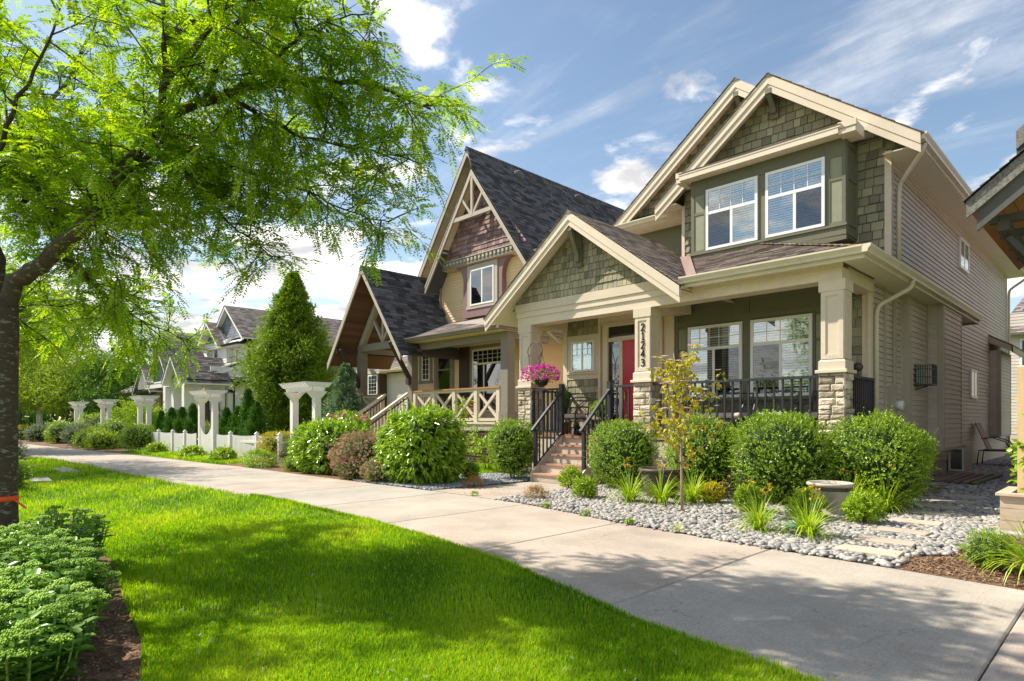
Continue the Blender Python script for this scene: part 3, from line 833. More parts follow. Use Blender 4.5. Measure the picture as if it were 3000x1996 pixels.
# horizontal soffit piece closing the left eave of this gable
MB().prism([(-8.45, 13.42, 6.56), (-8.45, YU, 6.56), (-7.95, YU, 6.56), (-7.95, 13.42, 6.56)], (0, 0, .03)).build('eave_soffit', M['soffit'], A)

# taller gable behind, its skirt roof and the recessed cream wall
g3 = dict(xc=-6.78, zt=9.42, y=14.10, s=.772)
for xe in (-10.36, -4.9):
    barge(A, g3['xc'], g3['zt'], xe, g3['y'], gs, M['cream_wood'], w=(.165, .125))
    sg = 1 if xe > g3['xc'] else -1
    ze = g3['zt'] - gs * abs(xe - g3['xc'])
    roof_slab(A, [(xe, g3['y'] + .02, ze), (xe, 28.6, ze), (g3['xc'], 28.6, g3['zt']), (g3['xc'], g3['y'] + .02, g3['zt'])][::sg], .05, M['roof_brown'])
    n = 24
    for k in range(n):
        a, b = k / n, (k + 1) / n
        xa, xb = g3['xc'] + (xe - g3['xc']) * a, g3['xc'] + (xe - g3['xc']) * b
        za, zb = g3['zt'] - gs * abs(xa - g3['xc']) - .10, g3['zt'] - gs * abs(xb - g3['xc']) - .10
        g = .004 * sg
        sof.add(MB().prism([(xa + g, g3['y'] + .05, za), (xb - g, g3['y'] + .05, zb), (xb - g, 14.6, zb), (xa + g, 14.6, za)], (0, 0, -.018)))
ridge(cap, g3['xc'], g3['zt'] + .004, g3['y'] - .02, 17, gs, .10, .16)
roof_courses(rsh, [(-10.4, 20, g3['zt'] - gs * 3.62), (-10.4, g3['y'] - .03, g3['zt'] - gs * 3.62), (g3['xc'], g3['y'] - .03, g3['zt'] + .01), (g3['xc'], 20, g3['zt'] + .01)], .30, .9, .02)
F = FRONT(14.56)
laps(shk, F.p(0, 0), F.U, F.V, F.N, [under(-10.1, -5.2, 6.90, g3['xc'], g3['zt'] - .14, gs)], .178, .20, .3, .034, .006, .014, .008, mats=SM, slot=.008)
MB().prism([(x, 14.565, z) for x, z in under(-10.3, -3.6, 5.6, g3['xc'], g3['zt'] - .1, gs)], (0, .05, 0)).build('gable_sheathing', M['green'], A)
bracket(g3['xc'], 14.12, 14.54, 9.12, .42, M['green'], .13)
skp = [(-10.62, 13.96, 6.60), (-7.95, 13.96, 6.60), (-7.95, 14.54, 6.89), (-10.35, 14.54, 6.89)]
roof_slab(A, skp, .03, M['roof_brown']); roof_courses(rsh, skp, .13, .30, .012)
gutter(A, (-10.66, 13.96, 6.61), (-8.0, 13.96, 6.61), M['gutter'], .12)
box('fascia', (-10.66, 13.961, 6.46), (-8.0, 13.99, 6.60), M['gutter'], A)
x = -10.6
while x < -8.02: sof.add(MB().box((x, 13.99, 6.44), (x + .098, 14.62, 6.455))); x += .101
box('recessed_wall', (-10.35, 14.62, 3.8), (-7.97, 14.7, 6.45), M['cream'], A)
F = FRONT(14.62)
laps(brd, F.p(0, 0), F.U, F.V, F.N, [[(-9.15, 4.9), (-8.35, 4.9), (-8.35, 6.30), (-9.15, 6.30)]], .105, None, 0, .012, .003, 0, 0, mats=[M['soffit']])
F.part('trim_board', -9.30, -9.15, 4.9, 6.44, 0, .025, M['cream'], A); F.part('trim_board', -8.35, -8.10, 4.9, 6.44, 0, .025, M['cream'], A)
F.part('trim_board', -10.3, -9.30, 6.30, 6.44, 0, .024, M['cream'], A)
window(A, F, -10.05, -9.42, 5.2, 6.22, blinds=False, frame=.06)
RIGHT(-7.98).part('wall', 13.79, 14.62, 4.3, 6.6, -.03, 0, M['cream'], A)

# box bay with the two upper windows
box('bay', (-7.37, YB, 4.92), (-4.06, YU, 6.86), M['green'], A)
F = FRONT(YB)
for a, b, c, d in ((-7.37, -7.29, 5.17, 6.85), (-7.05, -6.99, 5.17, 6.85), (-5.785, -5.625, 5.17, 6.55), (-4.43, -4.35, 5.17, 6.85), (-4.13, -4.06, 5.17, 6.85)):
    F.part('stile', a, b, c, d, 0, .025, M['green'], A)
F.part('rail_board', -6.99, -4.43, 6.56, 6.85, 0, .020, M['green'], A)
for a, b in ((-7.29, -7.05), (-4.35, -4.13)):
    F.part('rail_board', a, b, 6.50, 6.85, 0, .022, M['green'], A); F.part('rail_board', a, b, 6.04, 6.10, 0, .022, M['green'], A)
    F.part('rail_board', a, b, 5.17, 5.23, 0, .022, M['green'], A)
    F.part('shutter_panel', a, b, 5.23, 6.04, 0, .008, M['green_panel'], A); F.part('shutter_panel', a, b, 6.10, 6.50, 0, .008, M['green_panel'], A)
F.part('window_sill', -7.40, -4.03, 5.125, 5.17, -.02, .06, M['green'], A)
F.part('apron_board', -7.38, -4.05, 4.96, 5.125, 0, .03, M['green'], A)
MB().prism([(-7.42, YB - .06, 4.74), (-4.05, YB - .02, 4.86), (-4.05, YB - .02, 4.96), (-7.42, YB - .06, 4.96)], (0, .08, 0)).build('apron_board', M['green'], A)
G = RIGHT(-4.06)
for a, b, c, d in ((YB, YB + .08, 4.96, 6.85), (YU - .10, YU - .01, 4.96, 6.85), (YB + .08, YU - .1, 5.17, 5.24), (YB + .08, YU - .1, 6.06, 6.12), (YB + .08, YU - .1, 6.70, 6.85), (YB + .08, YU - .1, 4.96, 5.06)):
    G.part('rail_board', a, b, c, d, 0, .02, M['green'], A)
window(A, F, -6.985, -5.79, 5.185, 6.56, transom=6.02, mull=-6.38, grid=(4, 2), frame=.06, proud=.06, screen='L')
window(A, F, -5.62, -4.435, 5.185, 6.56, transom=6.02, mull=-5.02, grid=(4, 2), frame=.06, proud=.06, screen='R')
# pent roof over the bay with boxed returns
box('pent_fascia', (-7.50, 12.80, 6.83), (-4.10, 12.84, 6.98), M['cream_wood'], A)
roof_courses(rsh, [(-7.52, 12.78, 6.985), (-4.05, 12.78, 6.985), (-4.05, YU - .02, 7.06), (-7.52, YU - .02, 7.06)], .14, .3, .012)
MB().prism([(-7.52, 12.79, 6.98), (-4.05, 12.79, 6.98), (-4.05, YU, 7.05), (-7.52, YU, 7.05)], (0, 0, -.04)).build('roof_deck', M['cream_wood'], A)
x = -7.48
while x < -4.05: sof.add(MB().box((x, 12.84, 6.845), (x + .098, YU, 6.86))); x += .101
for x0, x1 in ((-7.60, -7.46), (-4.11, -3.80)):
    rb = box('eave_return', (x0, 12.86, 6.80), (x1, 13.35, 7.01), M['cream_wood'], A)
    box('return_board', (x0 + .004, 12.83, 6.80), (x1 - .004, 12.86, 6.90), M['cream'], rb)
    box('return_board', (x0 - .004, 12.815, 6.91), (x1 + .01, 12.86, 7.03), M['cream'], rb)

# main eave on the right, soffit, gutter, side wall siding
box('eave_fascia', (-2.93, 13.42, 6.44), (-2.90, 28.6, 6.60), M['gutter'], A)
gutter(A, (-2.90, 13.40, 6.63), (-2.90, 28.6, 6.63), M['gutter'], .125, (1, 0, 0))
y = 13.44
while y < 28.55: sof.add(MB().box((XR - .04, y, 6.43), (-2.93, y + .098, 6.445))); y += .101
F = RIGHT(XR)
wall_out = [[(YU + .10, 3.95), (28.4, 3.95), (28.4, 6.30), (YU + .10, 6.30)]]
laps(brd, F.p(0, 0), F.U, F.V, F.N, wall_out, .108, None, 0, .019, .005, 0, slot=.009)
for k in range(2): F.part('frieze_board', YU + .1, 28.4, 6.30 + k * .07, 6.365 + k * .07, 0, .02 + .012 * k, M['cream'], A)
laps(brd, F.p(0, 0), F.U, F.V, F.N, [[(12.62, .34), (14.5, .34), (14.5, 3.86), (12.62, 3.86)], [(17.8, .34), (28.4, .34), (28.4, 3.95), (17.8, 3.95)], [(14.5, .34), (17.8, .34), (17.8, .9), (14.5, .9)]], .108, None, 0, .019, .005, 0, slot=.009)
box('corner_board', (XR - .02, 28.3, .3), (XR + .03, 28.42, 6.4), M['cream'], A)
F.part('corner_board', 12.45, 12.60, .3, 3.86, -.02, .03, M['cream'], A)
F.part('trim_board', 13.30, 13.42, .3, 3.86, 0, .035, M['taupe_trim'], A)
def bump(x, y0, y1, z0, z1, xin):
    box('wall_bump', (xin - .05, y0, z0), (x, y1, z1), M['taupe'], A)
    laps(brd, RIGHT(x).p(0, 0), (0, 1, 0), (0, 0, 1), (1, 0, 0), [[(y0 + .1, z0), (y1, z0), (y1, z1), (y0 + .1, z1)]], .108, None, 0, .019, .005, 0, slot=.009)
    laps(brd, FRONT(y0).p(0, 0), (1, 0, 0), (0, 0, 1), (0, -1, 0), [[(xin, z0), (x - .09, z0), (x - .09, z1), (xin, z1)]], .108, None, 0, .019, .005, 0, slot=.009)
    box('corner_trim', (x - .10, y0 - .018, z0), (x + .02, y0 + .11, z1), M['taupe_trim'], A)
    box('corner_trim', (x - .0, y1 - .06, z0), (x + .02, y1 + .0, z1), M['taupe_trim'], A)
    box('base_trim', (xin, y0 - .01, z0 - .05), (x + .012, y1, z0), M['taupe_trim'], A)
bump(-3.32, 14.5, 16.0, .55, 3.86, XR)
bump(-3.03, 16.0, 17.9, .72, 3.86, XR)
bump(-3.18, 24.9, 27.0, .85, 3.55, XR)
MB().prism([(XR, 24.7, 4.0), (XR, 27.2, 4.0), (-2.85, 27.2, 3.62), (-2.85, 24.7, 3.62)], (0, 0, .06)).build('small_roof', M['roof_brown'], A)
MB().prism([(XR, 24.7, 4.0), (-2.85, 24.7, 3.62), (-2.85, 24.7, 3.45), (XR, 24.7, 3.80)], (0, .03, 0)).build('fascia', M['taupe_trim'], A)
box('fascia', (-2.88, 24.7, 3.45), (-2.85, 27.2, 3.62), M['taupe_trim'], A)
def side_window(y0, y1, z0, z1):
    w = window(A, RIGHT(XR + .012), y0, y1, z0, z1, mull=(y0 + y1) / 2, blinds=False, frame=.07, proud=.05)
side_window(20.1, 21.3, 5.40, 6.22)
side_window(21.6, 22.6, 1.95, 2.78)
bw = box('basement_window_well', (-3.40, 18.9, .0), (-3.12, 19.9, .70), M['taupe_trim'], A)
window(A, Frame((-3.27, 18.88, 0), (1, 0, 0), (0, 0, 1), (0, -1, 0)), -.18, .14, .06, .64, blinds=False, frame=.04, proud=.03)
# drainpipes
pipe(A, [(-2.85, 13.62, 6.50), (-2.92, 13.66, 6.36), (-3.36, 14.08, 6.02), (-3.40, 14.12, 5.9), (-3.40, 14.12, 4.2)], M['gutter'], .042)
pipe(A, [(-2.92, 13.05, 3.86), (-2.94, 13.0, 3.72), (-3.36, 12.66, 3.42), (-3.40, 12.64, 3.3), (-3.40, 12.64, .25)], M['gutter'], .042)
pipe(A, [(-2.85, 28.45, 6.50), (-2.9, 28.45, 6.35), (-3.38, 28.45, 6.0), (-3.4, 28.45, 5.8), (-3.4, 28.45, .3)], M['gutter'], .042)
pipe(A, [(-10.95, 11.95, 3.78), (-10.80, 12.1, 3.55), (-10.66, 12.3, 3.35)], M['white'], .045)
# electricity meter on the wall, small metal floodlight by the right pier, soffit end downpipe
mt = box('meter_box', (XR + .01, 13.56, 1.35), (XR + .12, 13.86, 2.0), M['taupe_trim'], A)
MB().tube([(XR + .12, 13.72, 1.62), (XR + .24, 13.72, 1.62)], .09, 16).build('meter_dial', M['white'], mt, smooth=True)
box('conduit', (XR + .02, 13.9, .9), (XR + .07, 13.95, 3.8), M['taupe_trim'], A)
for q in (shk, rsh, brd, sof, stn, cap): q.flush({'shingle': 'shingle_field', 'roof_shingle': 'roof_shingle_field'}.get(q.name))
for o in bpy.data.objects:
    if o.parent is A and o.name.startswith('shingle_field'): pass
# ---------------------------------------------------------------- railings of the green house
def railing(th, p0, p1, z0, z1, pitch=.112, m=None, bw=.032, posts=(True, True), tw=.075, name='railing', pw=.055, bar_lo=.09):
    """black metal guard between p0 and p1 (x, y): top rail with bottom rail, balusters, end posts"""
    m = m or M['black']
    a, b = Vector((*p0, 0)), Vector((*p1, 0)); L = (b - a).length; d = (b - a) / L
    top = bar(name, a + Vector((0, 0, z1 - .022)), b + Vector((0, 0, z1 - .022)), tw, .045, m, th)
    MB().bar(a + Vector((0, 0, z0 + bar_lo)), b + Vector((0, 0, z0 + bar_lo)), .035, .035).build('bottom_rail', m, top)
    n = max(2, int(L / pitch)); me = None
    for i in range(1, n):
        q = a + d * (L * i / n)
        o = MB().box((q.x - bw / 2, q.y - bw / 2, z0 + bar_lo), (q.x + bw / 2, q.y + bw / 2, z1 - .04)).build('baluster', m, top)
    for k, q in enumerate((a, b)):
        if posts[k]:
            MB().box((q.x - pw / 2, q.y - pw / 2, z0), (q.x + pw / 2, q.y + pw / 2, z1 - .03)).build('post', m, top)
    return top
RZ = FL + 1.10
railing(A, (-6.93, 10.86), (-3.76, 10.86), FL, RZ, .150, posts=(False, True))
railing(A, (-7.96, 10.82), (-7.36, 10.82), FL, RZ - .01, .14, posts=(False, True))
railing(A, (-10.24, 10.82), (-9.34, 10.82), FL, RZ - .01, .14, posts=(True, False))
railing(A, (-10.45, 11.16), (-10.45, 12.38), FL, RZ - .02, .13)
railing(A, (-3.40, 11.16), (-3.40, 12.40), FL, RZ, .10)

# ---------------------------------------------------------------- front steps
ST = thing('front_steps', (-8.62, 10.2, 0), 'cream wooden steps with reddish treads and black metal handrails leading to the red door', 'steps')
sx0, sx1, sy = -9.30, -7.93, 9.735
for k in range(5):
    z0, z1 = .196 * k, .196 * (k + 1)
    y0 = sy + .256 * k
    box('riser', (sx0 + .03, y0 + .03, z0 + (.0 if k == 0 else -.0)), (sx1 - .03, y0 + .055, z1 - .036), M['riser'], ST)
    if k < 4:
        box('tread', (sx0 + .03, y0, z1 - .036), (sx1 - .03, y0 + .14, z1), M['tread'], ST)
        box('tread', (sx0 + .03, y0 + .145, z1 - .036), (sx1 - .03, y0 + .285, z1 - .001), M['tread'], ST)
box('tread', (sx0 + .03, sy + .256 * 4, FL - .036), (sx1 - .03, sy + .256 * 4 + .02, FL), M['tread'], ST)
for x in (sx0 - .012, sx1 - .03):
    MB().prism([(x, sy, 0), (x, 10.74, 0), (x, 10.74, .985), (x, sy + 1.024, .985), (x, sy, .20)], (.042, 0, 0)).build('stringer', M['riser'], ST)
for s, x in ((0, -9.335), (1, -7.985)):
    y0, y1 = 9.93, 10.80; zb0, zb1 = .16, .98; k = (zb1 - zb0 - .0) / (y1 - y0)
    zt0, zt1 = 1.16, 1.98
    hr = MB().bar((x, y0 - .12, zt0 - .06), (x, y1 - .02, zt1 + .005), .06, .05).build('handrail', M['black'], ST)
    MB().bar((x, y0, zb0 + .16), (x, y1, zb1 + .08), .04, .035).build('bottom_rail', M['black'], hr)
    MB().box((x - .035, y0 - .035, .04), (x + .035, y0 + .035, zt0 - .02)).build('post', M['black'], hr)
    MB().box((x - .045, y1 - .045, .98), (x + .045, y1 + .045, RZ + .06)).build('post', M['black'], hr)
    MB().box((x - .052, y1 - .052, RZ + .06), (x + .052, y1 + .052, RZ + .075)).build('post_cap', M['black'], hr)
    for i in range(1, 7):
        t = i / 7; y = y0 + (y1 - y0) * t
        MB().box((x - .013, y - .013, zb0 + .17 + (zb1 - zb0 - .08) * t), (x + .013, y + .013, zt0 - .03 + (zt1 - zt0) * t)).build('baluster', M['black'], hr)

# ---------------------------------------------------------------- porch furniture
def patio_seat(x, y, w, label, group=None, name='patio_chair', cat='chair'):
    """cross-backed iron seat facing the street, w wide, with a cushion"""
    t = thing(name, (x, y, FL), label, cat, group)
    m = M['dark_iron']; h = w / 2
    fr = MB()
    z = FL
    for s in (-1, 1): MB().tube([(x + s * h, y + .26, z + .88), (x + s * h, y + .20, z + .42), (x + s * h, y + .27, z + .0)], .017, 6).build('back_upright', m, t)
    MB().tube([(x - h, y + .26, z + .88), (x - h * .5, y + .27, z + .90), (x, y + .275, z + .905), (x + h * .5, y + .27, z + .90), (x + h, y + .26, z + .88)], .017, 6).build('top_rail', m, t)
    n = 2 if w > 1 else 1; bx = MB()
    for i in range(n):
        a = x - h + w * i / n + .02; b = x - h + w * (i + 1) / n - .02
        for k in (-.035, .035):
            bx.bar((a, y + .215, z + .50 + k), (b, y + .255, z + .86 + k), .014, .008, up=(0, 1, 0))
            bx.bar((b, y + .215, z + .50 + k), (a, y + .255, z + .86 + k), .014, .008, up=(0, 1, 0))
        if i: bx.bar((a, y + .21, z + .44), (a, y + .26, z + .88), .014, .012)
    bx.build('cross_bars', m, t)
    for s in (-1, 1):
        MB().tube([(x + s * h, y + .235, z + .66), (x + s * h * 1.02, y + .0, z + .67), (x + s * h * 1.02, y - .22, z + .64), (x + s * h, y - .27, z + .55), (x + s * h, y - .26, z + .0)], .016, 6).build('arm', m, t)
    MB().box((x - h, y - .26, z + .36), (x + h, y + .22, z + .39)).build('seat', m, t)
    c = MB(); n = 8
    for i in range(n):
        pass
    cu = MB().box((x - h + .03, y - .27, z + .39), (x + h - .03, y + .20, z + .50)).build('cushion', M['cushion'], t, bevel=.045)
    return t
patio_seat(-9.62, 11.55, .58, 'iron cross-back chair with grey cushion left of the red door')
patio_seat(-6.05, 11.75, 1.30, 'wide iron cross-back loveseat with beige cushion under the left porch window', name='patio_loveseat', cat='loveseat')
patio_seat(-4.78, 11.60, .62, 'iron armchair with beige cushion between the loveseat and the chair by the right pier')
patio_seat(-4.05, 11.95, .60, 'iron cross-back chair in the corner behind the right stone pier')
ot = thing('side_table', (-5.18, 11.62, FL), 'small dark table between the loveseat and the armchair', 'table')
box('table_top', (-5.32, 11.42, FL + .40), (-5.14, 11.75, FL + .43), M['dark_iron'], ot)
for dx in (-.07, .07):
    for dy in (-.13, .13): box('leg', (-5.23 + dx - .012, 11.585 + dy - .012, FL), (-5.23 + dx + .012, 11.585 + dy + .012, FL + .40), M['dark_iron'], ot)

# black dog figurine on the top step
dg = thing('dog_figurine', (-9.02, 10.98, FL), 'small black sitting dog figurine at the top of the steps', 'figurine')
def blob(name, c, r, m, parent, rot=None, seg=12, rings=8):
    mb = MB(); k = 0
    for j in range(rings + 1):
        ph = math.pi * j / rings
        for i in range(seg):
            th = 2 * math.pi * i / seg
            v = Vector((r[0] * math.sin(ph) * math.cos(th), r[1] * math.sin(ph) * math.sin(th), -r[2] * math.cos(ph)))
            if rot: v.rotate(rot)
            mb.v.append((c[0] + v.x, c[1] + v.y, c[2] + v.z))
    for j in range(rings):
        for i in range(seg):
            i2 = (i + 1) % seg; mb.f.append((j * seg + i, j * seg + i2, (j + 1) * seg + i2, (j + 1) * seg + i))
    return mb.build(name, m, parent, smooth=True)
from mathutils import Euler
M['dog'] = mat('glazed_black_figurine', (0.018, 0.015, 0.014), 0.3, 0, (10, .05), bump=0, spec=.5)
M['tan'] = mat('tan_figurine_patch', (0.30, 0.16, 0.06), 0.5, 0, (10, .05), bump=0)
dx, dy = -9.02, 10.98
blob('body', (dx, dy + .02, FL + .125), (.062, .075, .115), M['dog'], dg, Euler((R(-14), 0, 0)))
hd = blob('head', (dx - .005, dy - .045, FL + .265), (.055, .058, .052), M['dog'], dg)
blob('muzzle', (dx - .006, dy - .105, FL + .25), (.026, .036, .022), M['tan'], hd)
for s in (-1, 1):
    blob('ear', (dx + s * .058, dy - .035, FL + .245), (.016, .03, .048), M['dog'], hd, Euler((0, R(s * -14), 0)))
    blob('haunch', (dx + s * .05, dy + .03, FL + .06), (.035, .062, .06), M['dog'], dg)
    MB().tube([(dx + s * .03, dy - .05, FL + .18), (dx + s * .033, dy - .07, FL + .09), (dx + s * .033, dy - .075, FL + .015)], [.024, .017, .018], 8).build('leg', M['dog'], dg, smooth=True)
    blob('paw', (dx + s * .034, dy - .092, FL + .014), (.020, .030, .014), M['tan'], dg)
MB().tube([(dx + .02, dy + .09, FL + .03), (dx + .07, dy + .12, FL + .02), (dx + .11, dy + .10, FL + .03)], [.014, .011, .006], 6).build('tail', M['dog'], dg, smooth=True)

# round floodlight head above the right end rail
sp = thing('metal_watering_bell', (-3.36, 11.45, RZ), 'small dark round bell-shaped lantern above the rail beside the right stone pier', 'lantern')
blob('bowl', (-3.34, 11.38, RZ + .14), (.085, .085, .075), M['dark_iron'], sp)
MB().tube([(-3.34, 11.40, RZ - .0), (-3.34, 11.40, RZ + .10)], .014, 8).build('stem', M['dark_iron'], sp)
MB().tube([(-3.42, 11.33, RZ + .13), (-3.56, 11.22, RZ + .14)], [.02, .03], 8).build('spout', M['dark_iron'], sp, smooth=True)
blob('spout_end', (-3.60, 11.19, RZ + .14), (.045, .045, .045), M['dark_iron'], sp)

# wire bird cage hung on the side wall
cg = thing('wire_cage', (-3.1, 15.4, 2.0), 'black wire cage with pale green panel fixed on the taupe side wall', 'cage')
x0, x1, y0, y1, z0, z1 = -3.31, -2.99, 14.85, 15.25, 2.06, 2.46
g = MB()
for a in (0, 1):
    for i in range(9): g.bar((x0 + (x1 - x0) * i / 8, (y0, y1)[a], z0), (x0 + (x1 - x0) * i / 8, (y0, y1)[a], z1), .011, .011)
    for i in range(1, 7): g.bar(((x0, x1)[a], y0 + (y1 - y0) * i / 7, z0), ((x0, x1)[a], y0 + (y1 - y0) * i / 7, z1), .011, .011)
for z in (z0, z0 + .16, z0 + .32, z1):
    for a, b in (((x0, y0), (x1, y0)), ((x1, y0), (x1, y1)), ((x1, y1), (x0, y1)), ((x0, y1), (x0, y0))): g.bar((*a, z), (*b, z), .009, .009)
g.build('wire_bars', M['black'], cg)
M['mint'] = mat('pale_green_panel', (0.36, 0.46, 0.34), .5, 0, (10, .1), bump=0)
box('panel', (x0 + .03, y0 + .03, z0 + .04), (x0 + .20, y0 + .04, z1 - .05), M['mint'], cg)
box('cage_floor', (x0, y0, z0 - .02), (x1, y1, z0), M['black'], cg)
bar('wall_bracket', (x0, y0 + .1, z0 - .1), (x1 - .1, y0 + .1, z0 - .03), .03, .03, M['black'], cg)
# ================================================================ the tall house with purple shingles, number 21239
M['yellow'] = mat('yellow_siding', (0.80, 0.60, 0.34), 0.5, 0.06, (10, 0.05), (1, 1, 1), (1.2, 0.10), 0.04)
M['purple'] = mat('purple_brown_shake', (0.20, 0.118, 0.115), 0.75, 0.36, (26, 0.28), (7, 7, 0.8), (2.0, 0.25), 0.4, hue=(0.26, 0.165, 0.16))
M['purple_flat'] = mat('purple_brown_panel', (0.235, 0.145, 0.14), 0.6, 0.05, (14, 0.12), (4, 4, 1), (1.6, 0.1), 0.1)
M['btrim'] = mat('taupe_timber', (0.42, 0.365, 0.30), 0.6, 0.06, (9, 0.15), (1, 4, 4), (1.6, 0.10), 0.2)
M['bpost'] = mat('grey_brown_timber', (0.24, 0.205, 0.17), 0.65, 0.06, (9, 0.18), (4, 4, 1), (1.6, 0.10), 0.2)
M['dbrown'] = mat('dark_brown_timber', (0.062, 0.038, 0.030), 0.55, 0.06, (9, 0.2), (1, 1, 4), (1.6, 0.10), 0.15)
M['plank'] = mat('stained_soffit_plank', (0.14, 0.068, 0.045), 0.55, 0.22, (7, 0.25), (5, 1, 1), (1.6, 0.15), 0.15)
M['bsof'] = mat('tan_soffit', (0.68, 0.54, 0.35), 0.55, 0.08, (8, 0.06), (1, 1, 1), (1, 0.1), 0.02)
M['orange_rail'] = mat('orange_stained_rail', (0.46, 0.21, 0.075), 0.5, 0.08, (10, 0.18), (1, 5, 5), (2, .15), 0.15)
M['bgut'] = mat('brown_grey_gutter', (0.21, 0.17, 0.135), 0.4, 0.03, (6, .08), bump=.03, spec=.5)
M['lattice'] = mat('brown_lattice', (0.115, 0.062, 0.045), 0.7, 0.08, (12, 0.2))
B = thing('purple_shingled_house', (-17.5, 15.0, 0), 'tall house with charcoal roofs, purple shingle gable, yellow siding and number 21239', 'house')
bsh = Pieces(B, 'shingle', M['purple'], 300, 8)
brs = Pieces(B, 'roof_shingle', M['roof_black'], 300, 10)
bbd = Pieces(B, 'siding_board', M['yellow'], 300, 9)
bpl = Pieces(B, 'soffit_plank', M['plank'], 120, 8)
bso = Pieces(B, 'soffit_panel', M['bsof'], 120, 8)
BF, BW = 1.26, 14.75
box('wall', (-20.4, BW + .02, 0), (-14.05, 15.6, 4.45), M['yellow'], B)
box('wall', (-20.4, 15.6, 0), (-14.06, 28, 6.35), M['yellow'], B)
box('wall', (-19.08, 15.025, 4.46), (-14.05, 15.6, 6.9), M['yellow'], B)
box('foundation', (-20.42, BW + .0, -.3), (-14.03, 28, .8), M['concrete_wall'], B)
sl = 1.395
# main roof: right plane shared by both gables
mx, mz, ex = -17.3, 11.26, -13.75
ez = mz - sl * (ex - mx)
right = [(ex, 14.28, ez), (ex, 28.5, ez), (mx, 28.5, mz), (mx, 14.75, mz), (-16.52, 14.28, mz - sl * .78)]
roof_slab(B, right, .06, M['roof_black'])
roof_courses(brs, right, .15, .31, .020)
gxl = -20.45
left = [(gxl, 28.5, mz - sl * (mx - gxl)), (gxl, 14.75, mz - sl * (mx - gxl)), (mx, 14.75, mz), (mx, 28.5, mz)]
roof_slab(B, left, .06, M['roof_black'])
capB = Pieces(B, 'ridge_cap', M['roof_black'], 60, 8)
ridge(capB, mx, mz + .02, 14.7, 28.3, sl, .10, .17)
def bbarge(xc, zt, xe, y, w=.17, w2=.10, t=.04):
    k = math.sqrt(1 + sl * sl); ze = zt - sl * abs(xe - xc)
    a = MB().prism([(xc, y, zt), (xe, y, ze), (xe, y, ze - w * k), (xc, y, zt - w * k)], (0, t, 0)).build('barge_board', M['btrim'], B)
    MB().prism([(xc, y + t, zt - .01), (xe, y + t, ze - .01), (xe, y + t, ze - w * k * .9), (xc, y + t, zt - w * k * .9)], (0, .04, 0)).build('fascia_strip', M['bpost'], a)
    return a
for xc, zt, xe, y in ((mx, mz, gxl, 14.75), (mx, mz, -16.6, 14.75), (-16.52, 10.18, -19.22, 14.28), (-16.52, 10.18, -13.72, 14.28)): bbarge(xc, zt, xe, y)
def under_slope(pc, xc, zt, xe, y0, y1, n=22, drop=.12, s=None, m=None):
    s = sl if s is None else s
    for k in range(n):
        a, b = k / n, (k + 1) / n
        xa, xb = xc + (xe - xc) * a, xc + (xe - xc) * b
        za, zb = zt - s * abs(xa - xc) - drop, zt - s * abs(xb - xc) - drop
        g = .004 * (1 if xe > xc else -1)
        pc.add(MB().prism([(xa + g, y0, za), (xb - g, y0, zb), (xb - g, y1, zb), (xa + g, y1, za)], (0, 0, -.02)), m)
under_slope(bso, -16.52, 10.18, -19.22, 14.34, 15.0, 30)
under_slope(bso, -16.52, 10.18, -13.72, 14.34, 15.0, 30)
under_slope(bso, mx, mz, gxl, 14.80, 15.35, 30)
frl = [(-19.22, 15.4, 10.18 - sl * 2.8), (-19.22, 14.28, 10.18 - sl * 2.8), (-16.52, 14.28, 10.18), (-16.52, 15.4, 10.18)]
roof_slab(B, frl, .05, M['roof_black']); roof_courses(brs, frl, .15, .31, .020)
# decorative truss in the gable
y = 14.33
MB().bar((-17.66, y, 8.52), (-15.40, y, 8.52), .07, .14, up=(0, 0, 1)).build('tie_beam', M['btrim'], B)
MB().bar((-16.52, y - .005, 8.5), (-16.52, y - .005, 10.0), .11, .07, up=(0, 1, 0)).build('king_post', M['btrim'], B)
for s in (-1, 1): MB().bar((-16.52 + s * .07, y + .003, 8.58), (-16.52 + s * .58, y + .003, 9.25), .085, .06, up=(0, 1, 0)).build('strut', M['btrim'], B)
# shingled gable face, dentil band
F = FRONT(14.68)
laps(bsh, F.p(0, 0), F.U, F.V, F.N, [under(-18.66, -14.18, 7.20, -16.52, 9.93, sl)], .165, .17, .3, .030, .005, .012, .008, slot=.008)
MB().prism([(x, 14.685, z) for x, z in under(-18.55, -14.3, 7.1, -16.52, 9.98, sl)], (0, .3, 0)).build('gable_sheathing', M['purple_flat'], B)
F.part('dentil_band', -18.66, -14.47, 6.96, 7.22, -.02, .02, M['bpost'], B)
F.part('band_cap', -18.68, -14.50, 7.20, 7.235, -.02, .07, M['btrim'], B)
x = -18.55
while x < -14.6:
    F.part('dentil', x, x + .10, 7.07, 7.17, .02, .055, M['btrim'], B); x += .20
box('band_soffit', (-18.66, 14.70, 6.955), (-14.3, 15.02, 6.975), M['bsof'], B)
